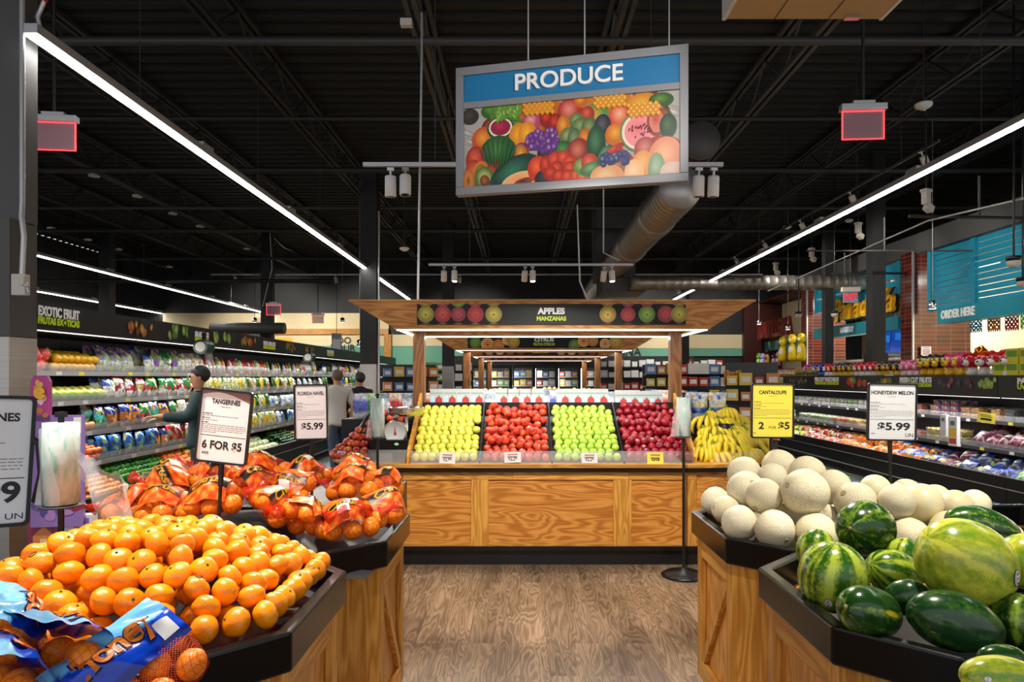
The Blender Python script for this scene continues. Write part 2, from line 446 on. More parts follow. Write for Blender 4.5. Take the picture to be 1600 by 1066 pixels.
def apple(name, c1, c2, c3, sc=4):
    t = NT(name); v = t.coord('Object', (1, 1, .6), rnd=50); n = t.noise(v, sc*6, 3, .6); oi = t.n('ShaderNodeObjectInfo')
    c = t.ramp(n, [(.35, c1), (.55, c2), (.75, c3)])
    c = t.mix(1.0, c, t.ramp(oi.outputs['Random'], [(0, (.8, .85, .8)), (1, (1.1, 1.1, 1.1))]), 'MULTIPLY')
    t.base(c).set(.2, 0, .5); return t.m
M['apple_yellow'] = apple('apple_yellow', S('#cfc63c'), S('#dcd250'), S('#bcc23a'))
M['apple_gala'] = apple('apple_gala', S('#a81810'), S('#c43c1c'), S('#dc7c38'))
M['apple_green'] = apple('apple_green', S('#96bf34'), S('#aecc48'), S('#c6d45e'))
M['apple_red'] = apple('apple_red', S('#700814'), S('#900c20'), S('#ac2030'))
M['apple_mix'] = apple('apple_mix', S('#c81c14'), S('#dc5028'), S('#eec050'), 2)
def melon(name, dark, light, K=3.4, thr=(.42, .6), mott=.3, wob=.55):
    """irregular lengthwise bands round the local z axis, torn at their edges"""
    t = NT(name); tc = t.n('ShaderNodeTexCoord'); sp = t.n('ShaderNodeSeparateXYZ'); t.l(tc.outputs['Object'], sp.inputs[0])
    rr = t.math('ADD', t.math('SQRT', t.math('ADD', t.math('POWER', sp.outputs[0], 2.0), t.math('POWER', sp.outputs[1], 2.0))), .004)
    cb = t.n('ShaderNodeCombineXYZ')
    t.l(t.math('MULTIPLY', t.math('DIVIDE', sp.outputs[0], rr), K), cb.inputs[0]); t.l(t.math('MULTIPLY', t.math('DIVIDE', sp.outputs[1], rr), K), cb.inputs[1]); t.l(t.math('MULTIPLY', sp.outputs[2], 3.0), cb.inputs[2])
    v = t.coord('Object', rnd=9); nz = t.n('ShaderNodeTexNoise'); nz.inputs['Scale'].default_value = 26; nz.inputs['Detail'].default_value = 5; nz.inputs['Roughness'].default_value = .7; t.l(v, nz.inputs['Vector'])
    sc = t.n('ShaderNodeVectorMath', operation='SCALE'); t.l(nz.outputs['Color'], sc.inputs[0]); sc.inputs['Scale'].default_value = wob*2
    oi = t.n('ShaderNodeObjectInfo'); of = t.n('ShaderNodeVectorMath', operation='SCALE'); t.l(oi.outputs['Location'], of.inputs[0]); of.inputs['Scale'].default_value = 7
    a1 = t.n('ShaderNodeVectorMath', operation='ADD'); t.l(cb.outputs[0], a1.inputs[0]); t.l(sc.outputs[0], a1.inputs[1]); a2 = t.n('ShaderNodeVectorMath', operation='ADD'); t.l(a1.outputs[0], a2.inputs[0]); t.l(of.outputs[0], a2.inputs[1])
    f = t.noise(a2.outputs[0], 1.0, 1.5, .5)
    f = t.math('ADD', t.math('MULTIPLY', f, 1-mott), t.math('MULTIPLY', t.noise(v, 60, 4, .75), mott))
    c = t.ramp(f, [(thr[0], dark), (sum(thr)/2, tuple((p+q)/2*.9 for p, q in zip(dark, light))), (thr[1], light)])
    t.base(c).set(.2, 0, .5); return t.m
M['melon_dark'] = melon('melon_dark', S('#184012'), S('#8aa832'), 3.2, (.50, .66), .4, .5)
M['melon_stripe'] = melon('melon_stripe', S('#2c6014'), S('#b8c842'), 3.4, (.43, .57), .35, .3)
M['melon_light'] = melon('melon_light', S('#6f941e'), S('#d2d046'), 2.6, (.36, .58), .3, .5)
M['melon_black'] = melon('melon_black', S('#1b3d1e'), S('#4f7c28'), 3.2, (.50, .72), .45, .5)
def canta():
    t = NT('cantaloupe'); v = t.coord('Object', rnd=20)
    wp = t.n('ShaderNodeVectorMath', operation='ADD'); nz = t.n('ShaderNodeTexNoise'); nz.inputs['Scale'].default_value = 40; t.l(v, nz.inputs['Vector'])
    sc = t.n('ShaderNodeVectorMath', operation='SCALE'); t.l(nz.outputs['Color'], sc.inputs[0]); sc.inputs['Scale'].default_value = .012
    t.l(v, wp.inputs[0]); t.l(sc.outputs[0], wp.inputs[1])
    vo = t.n('ShaderNodeTexVoronoi', feature='DISTANCE_TO_EDGE'); vo.inputs['Scale'].default_value = 150; t.l(wp.outputs[0], vo.inputs['Vector'])
    oi = t.n('ShaderNodeObjectInfo')
    c = t.ramp(vo.outputs['Distance'], [(.0, S('#f0e6cc')), (.14, S('#e2d4b0')), (.35, S('#b9a676'))])
    c = t.mix(t.noise(v, 5, 3), c, t.mix(oi.outputs['Random'], S('#d2c49c'), S('#e2d8bd')))
    t.base(c).set(.6, 0, .3); t.bump(t.math('SUBTRACT', 1.0, vo.outputs['Distance']), .5, .004); return t.m
M['canta'] = canta()
M['honeydew'] = peel('honeydew_skin', S('#f6eec6'), S('#ece4b8'), .4, 30, .08)
def banana():
    t = NT('banana'); c = t.vcol(); n = t.noise(t.coord('Object', rnd=30), 60, 3, .6)
    c = t.mix(1.0, c, t.ramp(n, [(.28, (.5, .4, .25)), (.38, (1, 1, 1))]), 'MULTIPLY')
    t.base(c).set(.35, 0, .5); return t.m
M['banana'] = banana()
def tile():
    t = NT('red_tile'); br = t.n('ShaderNodeTexBrick'); t.l(t.coord('UV'), br.inputs['Vector'])
    br.inputs['Color1'].default_value = (*S('#5a1c14'), 1); br.inputs['Color2'].default_value = (*S('#7a2a1c'), 1); br.inputs['Mortar'].default_value = (*S('#b9a494'), 1)
    br.inputs['Scale'].default_value = 1; br.offset = 0; br.inputs['Brick Width'].default_value = .3; br.inputs['Row Height'].default_value = .085; br.inputs['Mortar Size'].default_value = .005
    t.base(br.outputs['Color']).set(.15, 0, .6); return t.m
def tile_y(axis):
    t = NT('red_tile_'+axis); br = t.n('ShaderNodeTexBrick'); tc = t.n('ShaderNodeTexCoord'); sp = t.n('ShaderNodeSeparateXYZ'); cb = t.n('ShaderNodeCombineXYZ')
    t.l(tc.outputs['Object'], sp.inputs[0]); t.l(sp.outputs[0 if axis == 'x' else 1], cb.inputs[0]); t.l(sp.outputs[2], cb.inputs[1]); t.l(cb.outputs[0], br.inputs['Vector'])
    br.inputs['Color1'].default_value = (*S('#46150f'), 1); br.inputs['Color2'].default_value = (*S('#6a2318'), 1); br.inputs['Mortar'].default_value = (*S('#8c7868'), 1)
    br.inputs['Scale'].default_value = 1; br.offset = 0; br.inputs['Brick Width'].default_value = .3; br.inputs['Row Height'].default_value = .085; br.inputs['Mortar Size'].default_value = .003
    t.base(br.outputs['Color']).set(.15, 0, .6); return t.m
M['tile_x'] = tile_y('x'); M['tile_y'] = tile_y('y')
def creamtile():
    t = NT('cream_tile'); br = t.n('ShaderNodeTexBrick'); tc = t.n('ShaderNodeTexCoord'); sp = t.n('ShaderNodeSeparateXYZ'); cb = t.n('ShaderNodeCombineXYZ')
    t.l(tc.outputs['Object'], sp.inputs[0]); t.l(sp.outputs[1], cb.inputs[0]); t.l(sp.outputs[2], cb.inputs[1]); t.l(cb.outputs[0], br.inputs['Vector'])
    br.inputs['Color1'].default_value = (*S('#e9d29a'), 1); br.inputs['Color2'].default_value = (*S('#f1dfae'), 1); br.inputs['Mortar'].default_value = (*S('#c7ac74'), 1)
    br.inputs['Scale'].default_value = 1; br.offset = 0; br.inputs['Brick Width'].default_value = .4; br.inputs['Row Height'].default_value = .22; br.inputs['Mortar Size'].default_value = .006
    t.base(br.outputs['Color']).set(.3); return t.m
M['creamtile'] = creamtile()
def swirl():
    t = NT('swirl_mat'); v = t.coord('Object', (1.4, .8, 1)); n = t.noise(v, 1.2, 1, .4, .8)
    fr = t.math('FRACT', t.math('MULTIPLY', n, 9))
    c = t.ramp(fr, [(0, S('#20301c')), (.25, S('#2c5c34')), (.45, S('#1a2030')), (.6, S('#244a8c')), (.75, S('#8a8a3c')), (.85, S('#1c2a1c')), (1, S('#57306a'))])
    c.node.color_ramp.interpolation = 'CONSTANT'
    t.base(c).set(.5); return t.m
M['swirl'] = swirl()
# ------------------------------------------------------------------ the setting
def struct(mb, name, mat, bevel=0, label=None):
    o = mb.build(name, mat, bevel=bevel); o['kind'] = 'structure'
    if label: o['label'] = label
    return o
X0, X1, Y0, Y1 = -14.0, 12.0, -1.5, 25.0
struct(MB().add([(X0, Y0, 0), (X1, Y0, 0), (X1, Y1, 0), (X0, Y1, 0)], [(0, 1, 2, 3)]), 'floor', M['floor'])
DECK = 5.75
b = MB(); vs, fs = [], []; y = Y0; k = 0
while y < Y1:
    for yy, z in ((y, DECK), (y+.10, DECK), (y+.13, DECK+.06), (y+.23, DECK+.06)): vs += [(X0, yy, z), (X1, yy, z)]
    y += .26
n = len(vs)//2
b.add(vs, [(2*i+2, 2*i+3, 2*i+1, 2*i) for i in range(n-1)]); struct(b, 'ceiling', M['deck'])
JX = [-11.6, -9.5, -7.4, -5.25, -3.15, -1.06, 1.05, 3.15, 5.25, 7.4]
for x in JX:
    b = MB(); zb, zt = 5.18, 5.68
    for dx in (-.045, .045):
        b.lohi((x+dx-.025, 1, zb), (x+dx+.025, Y1, zb+.05)); b.lohi((x+dx-.025, 1, zt), (x+dx+.025, Y1, zt+.05))
    yy = 1.0; up = 1
    while yy < Y1-.6:
        b.tube([(x, yy, zb+.03 if up else zt), (x, yy+.6, zt if up else zb+.03)], .016, 5, cap=False); up = 1-up; yy += .6
    struct(b, 'ceiling_joist', M['joist'] if abs(x) > 2 and x != 3.15 else M['joistgrey'])
for yy, z, r, m in ((4.6, 5.05, .03, 'joist'), (6.9, 5.0, .045, 'joistgrey'), (9.1, 5.05, .03, 'joist'), (11.2, 5.0, .045, 'joist'), (13.9, 5.05, .03, 'joistgrey'), (15.8, 5.0, .045, 'joist'), (19.5, 5.0, .045, 'joist')):
    struct(MB().tube([(X0, yy, z), (X1, yy, z)], r, 8), 'ceiling_beam_pipe', M[m])
# back wall: black above, cream, green band
def wall(name, a, bb, mat): return struct(MB().lohi(a, bb), name, mat)
wall('wall_back', (X0, 24.0, 0), (X1, 24.2, DECK), M['black_matte'])
wall('trim_1', (-2.4, 23.9, 2.35), (7.9, 24.0, 2.62), M['green_wall'])
wall('trim_1', (-7.5, 23.9, 2.0), (-2.4, 24.0, 2.7), M['green_wall'])
wall('trim_2', (3.0, 23.88, 2.62), (7.9, 24.0, 3.1), M['cream'])
wall('trim_2', (-9.2, 23.88, 2.7), (-2.4, 24.0, 3.1), M['cream'])
wall('trim_2', (-12.5, 23.88, 3.3), (-4.6, 24.0, 3.85), M['cream'])
wall('trim_3', (-12.5, 23.80, 3.1), (-4.6, 24.0, 3.3), M['oak_x'])
wall('trim_3', (-10.3, 23.78, 2.2), (-9.95, 23.88, 3.1), M['oak_z'])
wall('trim_3', (-4.75, 23.78, 2.2), (-4.5, 23.88, 3.1), M['oak_z'])
wall('trim_4', (-2.4, 23.0, 2.3), (-.9, 23.9, 3.05), M['green_wall'])
wall('trim_3', (5.3, 23.78, 2.35), (5.6, 23.9, 3.1), M['oak_z'])
def wall_words(s, x, z, h, y=23.86, m='ink', bold=.01, w=None):
    o = MB().text(s, h, Matrix.Translation((x, y, z)), bold=bold, ext=.02, w=w).build('wall_lettering', M[m]); o['kind'] = 'structure'
wall_words('DO', -6.15, 2.79, .22); wall_words('YOUR', -6.2, 2.53, .22); wall_words('INA', 3.9, 2.38, .26)
# left outer wall
wall('wall_left', (X0-.2, Y0, 0), (X0, Y1, DECK), M['black_matte'])
# right: bulkhead, soffit and counters
WX = 8.0
wall('wall_right', (X1, Y0, 0), (X1+.2, Y1, DECK), M['cream'])
struct(MB().lohi((WX, 3, 4.1), (WX+.15, 19.4, 4.5)), 'trim_5', M['colgrey'])
struct(MB().lohi((WX+.15, 3, 4.12), (X1, 24, 4.2)), 'trim_6', plain('soffit', S('#4a2418'), .6))
def pillar(y0, y1, x1):
    o = struct(MB().lohi((7.95, y0, 0), (x1, y1, 4.15)), 'pillar_wall', M['tile_x'])
    struct(MB().lohi((7.94, y0, 0), (7.952, y1, 4.15)), 'pillar_wall_face', M['tile_y'])
    struct(MB().lohi((7.92, y0-.015, 0), (7.955, y0+.02, 4.15)), 'trim_7', M['alu'])
pillar(13.8, 14.25, 9.1); pillar(18.9, 19.3, 9.0)
wall('wall_right_inner', (10.6, 4, 0), (10.7, 13.8, 4.1), M['creamtile'])
wall('wall_right_inner', (10.6, 14.2, 0), (10.7, 18.9, 4.1), M['cream'])
wall('wall_right_inner', (8.9, 19.3, 0), (9.0, 24, 4.1), M['cream'])
wall('wall_right_end', (7.6, 23.2, 0), (9.0, 23.4, 4.1), plain('maroon', S('#3a120e'), .4))
def louver(y0, y1, z0, z1, nb, posts, name='counter_louver'):
    t = thing(name, None, None, (WX+.1, y0, z0), kind='structure')
    for yy in posts: MB().box((WX+.12, yy, (z0+z1)/2), (.08, .12, z1-z0)).build('louver_post', M['teal'], t, org=t.location)
    b = MB()
    for i in range(nb):
        z = z0+(i+.5)*(z1-z0)/nb; b.box((WX+.14, (y0+y1)/2, z), (.03, y1-y0, (z1-z0)/nb*.86), M=None)
    b.build('slat', M['teal'], t, org=t.location)
louver(5.0, 13.6, 2.9, 4.1, 11, (13.5, 12.2, 10.9, 9.6, 8.3))
louver(14.4, 18.8, 3.35, 4.1, 2, (18.7, 17.6, 16.2, 14.6))
for y0, y1 in ((5.0, 13.0), (14.35, 18.5)):
    wall('trim_8', (WX-.06, y0, 2.62), (WX+.22, y1, 2.9), M['tealdark'])
MR = Matrix.Rotation(R(-90), 4, 'Z')     # faces -x; reads from far to near
def side_text(name, s, y, z, h, x, m, bold=.02, ext=.02, w=None, shear=0):
    o = MB().text(s, h, Matrix.Translation((x, y, z)) @ MR, bold=bold, ext=ext, w=w, shear=shear).build(name, M[m]); o['kind'] = 'structure'; return o
side_text('counter_lettering', 'ORDER HERE', 12.4, 2.70, .15, WX-.06, 'lettering', .03, .015, .95)
side_text('counter_lettering', 'BAKERY', 16.6, 2.70, .13, WX-.06, 'lettering', .03)
M['signyellow'] = plain('signyellow', S('#f4b81a'), .35)
side_text('counter_lettering', 'Panadería', 15.85, 3.02, .52, WX-.05, 'signyellow', .015, .08, 2.75, .25)
MB().text('Panadería', .52, Matrix.Translation((WX+.02, 15.85, 3.02)) @ MR, bold=.045, ext=.03, w=2.8, shear=.25).build('counter_lettering', M['ink'])['kind'] = 'structure'
# warm service areas behind the counters
for y, z, sy, p in ((8.5, 4.0, 6, 190), (16.5, 4.0, 3.5, 110)):
    area(9.4, y, z-.1, .6, sy, p*1.6)
for y0, y1, x in ((5.5, 9.5, 9.9), (10.0, 13.4, 9.9), (14.6, 18.4, 9.6), (14.6, 18.4, 10.2)):
    o = MB().lohi((x-.06, y0, 4.02), (x+.06, y1, 4.08)).build('ceiling_trim_tube', M['led']); o['kind'] = 'structure'
# columns
def column(x, y, w, zs, label, steel=True, wide=None):
    c = thing('column', label, 'column', (x, y, 0), kind='structure')
    wd = wide or w
    if steel: MB().box((0, 0, zs/2), (wd, wd, zs)).build('column_cladding', M['steel'], c, bevel=.004)
    else: MB().box((0, 0, zs/2), (wd, wd, zs)).build('column_cladding', M['black_matte'], c)
    MB().box((0, 0, (zs+DECK)/2), (w, w, DECK-zs)).build('column_shaft', M['black_matte'], c)
    return c
column(-2.95, 13.4, .32, 1.86, 'black column with a steel clad foot beside the apple island')
column(-1.95, 18.5, .3, 1.9, 'slim black column with steel foot')
column(-7.4, 20, .3, 1.8, 'black column behind the tall cooler', False)
column(6.56, 12.6, .24, 2.05, 'black column behind the low cooler', False, .3)
column(7.2, 16.0, .19, 1.8, 'slim black column by the bakery counter', False)
column(-11.5, 19, .3, 1.8, 'black column far behind the tall cooler', False)
column(5.1, 21.5, .35, 2.2, 'black column near the end of the store', False)
# near column, with steel cladding below and a boxed shaft above
c = thing('column', 'near column, grey above and brushed steel below', 'column', (-3.28, 4.33, 0), kind='structure')
MB().box((0, 0, .928), (.26, .25, 1.856)).build('column_cladding', M['steel'], c, bevel=.006)
MB().box((0, 0, 2.22), (.262, .24, .73)).build('column_shaft', M['colgrey'], c)
MB().box((.0, .02, 4.17), (.32, .13, 3.18)).build('column_shaft', M['colgrey'], c)
t = thing('conduit', 'grey conduit with a pale switch box on the near column', 'conduit', PX(36, 446, 4.19))
MB().tube([(-.02, 0.02, 3.4), (-.02, 0.02, .52), (-.01, 0.0, .42), (.012, -.01, .3), (.0, -.01, .06)], .016, 8).build('pipe', M['alu'], t)
MB().box((0, -.02, 0), (.085, .05, .13)).box((.03, -.045, .02), (.025, .02, .06)).build('switch_box', M['offwhite'], t, bevel=.006)
MB().ball((.055, -.045, -.005), .015).tube([(.055, -.045, -.005), (.065, -.045, -.05)], .006).build('key_switch', M['alu'], t)
# printed floor runners along both coolers
for x0, x1, nm in ((-3.88, -2.95, 'a'), (4.55, 5.55, 'b')):
    o = MB().lohi((x0, 4.5, .0005), (x1, 20, .004)).build('floor_runner', M['swirl']); tag(o, 'dark swirling floor runner along the '+('tall' if nm == 'a' else 'low')+' cooler', 'mat')
# ------------------------------------------------------------------ what hangs from the ceiling
def linear(name_label, x, z, y0, y1, seg=2.44):
    """a continuous row of hung LED strip lights: one fixture per 2.44 m length"""
    y = y0; k = 0
    while y < y1-.5:
        L = min(seg, y1-y); k += 1
        t = thing('strip_light', '%s, %s length from the camera end' % (name_label, ORD[k]), 'light', (x, y, z), group=None)
        MB().lohi((-.045, .004, 0), (.045, L-.004, .06)).build('light_housing', M['alu'], t, bevel=.003)
        MB().lohi((-.036, .02, -.014), (-.004, L-.02, -.0005)).lohi((.004, .02, -.014), (.036, L-.02, -.0005)).build('light_diffuser', M['tube'], t)
        MB().box((0, L-.08, .085), (.05, .22, .05)).build('light_joiner', M['alu'], t)
        MB().tube([(0, L*.5, .06), (0, L*.5, DECK-z)], .003, 5).build('hanger_wire', M['joistgrey'], t)
        y += L
linear('bright strip light row above the tall cooler aisle', -3.02, 3.724, 4.2, 18.6)
linear('bright strip light row above the low cooler aisle', 4.43, 3.85, 2.9, 19.7)
linear('strip light row behind the tall cooler', -8.9, 3.85, 7.6, 24)
linear('strip light row along the far wall', -12.6, 3.85, 10.5, 24)
t = thing('power_cable', 'braided cord with red sleeve feeding the strip light end', 'cord', (-3.02, 4.3, 3.79))
MB().tube([(0, 0, 0), (-.02, 0, .08), (.03, 0, .2), (.1, 0, .3), (.12, 0, .5), (.12, 0, 1.8)], .014, 8).build('cable_sheath', M['alu'], t)
MB().tube([(.02, 0, .18), (.055, 0, .235)], .017, 8).build('sleeve', M['redgloss'], t)
# track rails with cans
def can_mesh(t, lit):
    MB().tube([(0, 0, 0), (0, 0, -.06)], .012, 6).box((0, 0, .0), (.06, .03, .025)).build('can_arm', M['alu'], t)
    MB().lathe([(.045, -.24), (.05, -.235), (.05, -.07), (.046, -.06), (.0, -.06)], 16).build('can_body', M['white'] if lit != 2 else M['offwhite'], t)
    MB().lathe([(.0, -.241), (.038, -.2405)], 12).build('can_lamp', M['bulb'] if lit else M['black'], t)
def rail(y, z, xa, xb, label):
    t = thing('track_rail', label, 'light track', ((xa+xb)/2, y, z)); L = xb-xa
    MB().box((0, 0, 0), (L, .035, .035)).build('rail', M['alu'], t)
    for dx in (-.3*L, .3*L): MB().tube([(dx, 0, .017), (dx, 0, DECK-z)], .004, 5).build('hanger_wire', M['joistgrey'], t)
def cans(y, z, xs, lit, what):
    for i, (x, tilt) in enumerate(xs):
        t = thing('spotlight', 'white cylinder spotlight %s, %s along' % (what, ORD[i+1]), 'spotlight', (x, y, z-.03), rot=(R(tilt), 0, R(8)))
        can_mesh(t, lit)
rail(6.0, 3.47, -1.38, 1.78, 'grey light track behind the produce sign')
cans(6.0, 3.46, [(-1.14, 4), (-1.01, -9), (1.57, 3), (1.7, 4)], 0, 'on the track behind the produce sign')
rail(11.2, 3.45, -1.5, 1.85, 'grey light track above the apple canopy')
cans(11.2, 3.44, [(-1.25, 24), (-1.08, -6), (.08, 24), (.2, -6), (1.38, 24), (1.5, -6)], 1, 'on the track above the apple canopy')
rail(16.3, 3.45, -1.5, 2.2, 'grey light track far behind the canopy')
rail(2.3, 3.62, -2.4, 2.4, 'grey light track above the front bins')
cans(2.3, 3.61, [(-1.9, 6), (-1.0, 4), (-.3, 20), (.3, 35), (.75, 35), (1.2, 4), (2.0, -6)], 0, 'above the front bins')
def fill_rail(x, y0, y1, z, label):
    t = thing('track_rail', label, 'light track', (x, (y0+y1)/2, z)); L = y1-y0
    MB().box((0, 0, 0), (.035, L, .035)).build('rail', M['joistgrey'], t)
    for dy in (-.4*L, .4*L): MB().tube([(0, dy, .017), (0, dy, DECK-z)], .004, 5).build('hanger_wire', M['joistgrey'], t)
fill_rail(5.4, 8.8, 17.6, 4.66, 'added dark light track along the counters, above the low cooler')  # added track and cans, housing the fill lamps that brighten the counters
for i, y in enumerate((9.2, 11.2, 13.2, 15.2, 17.2)):
    t = thing('spotlight', 'added fill spotlight on the dark track along the counters, %s from the camera' % ORD[i+1], 'spotlight', (5.4, y, 4.64), rot=(R(10), R(-30), 0)); can_mesh(t, 2)
rail(20.3, 4.66, -9.2, 7.2, 'added dark light track before the far wall')  # added too: holds the fill lamps that lift the dark far wall
for i, x in enumerate((-8.5, -5.5, -1.8, 4.4, 6.6)):
    t = thing('spotlight', 'added fill spotlight on the track before the far wall, %s from the tall cooler side' % ORD[i+1], 'spotlight', (x, 20.3, 4.64), rot=(R(30), 0, 0)); can_mesh(t, 2)
# PRODUCE sign
A = Vector((-.40, 4.32, 0)); Bq = Vector((.985, 4.0, 0)); ZT, ZB = 3.545, 2.745
dirv = (Bq-A); Wd = dirv.length; ang = math.atan2(dirv.y, dirv.x)
t = thing('hanging_sign', 'large hanging produce sign with a blue header above a fruit picture', 'sign', ((A.x+Bq.x)/2, (A.y+Bq.y)/2, ZB), rz=ang)
H = ZT-ZB; fw = .05; hw = Wd/2; d = .06
fr = MB()
zm0, zm1 = H*.675, H*.725
for a, c in (((-hw, -d/2, 0), (hw, d/2, fw)), ((-hw, -d/2, H-fw), (hw, d/2, H)), ((-hw, -d/2, fw), (-hw+fw, d/2, H-fw)), ((hw-fw, -d/2, fw), (hw, d/2, H-fw)), ((-hw+fw, -d/2, zm0), (hw-fw, d/2, zm1))): fr.lohi(a, c)
fr.build('sign_frame', M['signgrey'], t, bevel=.003)
MB().lohi((-hw+fw-.002, -.012, zm1-.002), (hw-fw+.002, .012, H-fw+.002)).build('header_panel', M['signblue'], t)
MB().text('PRODUCE', .098, Matrix.Translation((0, -.013, zm1+.045)), bold=.016, ext=.018, w=.66).build('lettering', M['lettering'], t)
for dx in (-.25, .1, .6): MB().tube([(dx, 0, H), (dx, 0, DECK-ZB)], .005, 6).build('hanger_rod', M['alu'], t)
# the printed fruit picture: flat printed discs
rnd = random.Random(3)
p = MB(); pw, ph = hw-fw, zm0-fw
p.lohi((-pw-.002, -.012, fw-.002), (pw+.002, .012, zm0+.002), col=S('#a8a49e'))
lay = [0]
def PU(u, v): return (-pw+u*2*pw, -.0125-lay[0]*.00002, fw+(1-v)*ph)
fk = 1.1
def fruit(u, v, rx, ry=None, c1='#ff0000', c2=None, rot=0, n=20):
    lay[0] += 1; ry = (ry or rx)*fk; rx *= fk; c2 = c2 or c1
    cc = PU(u, v); c1, c2 = S(c1), S(c2)
    p.disc(cc, rx*2*pw, ry*2*pw, n, col=c2, rot=R(rot)); lay[0] += 1
    cc = PU(u, v); k = .72
    p.disc((cc[0]-rx*.15, cc[1], cc[2]+ry*.25), rx*2*pw*k, ry*2*pw*k, n, col=c1, rim=c2, rot=R(rot))
for i in range(60):
    fruit(rnd.uniform(0, 1), rnd.uniform(0, .5), .05, .012, '#d0cdc8', '#98948e', -25)
fruit(.03, .1, .04, .035, '#4a4038', '#2a2622')
for i in range(26):
    q = rnd.random(); fruit(.12+q*.8, .15+rnd.uniform(0, .25)+(.1 if q < .1 else 0), .045, .045, rnd.choice(['#d8481c', '#e08a20', '#b83018', '#3c6a28', '#d8741c']), '#5a2010')
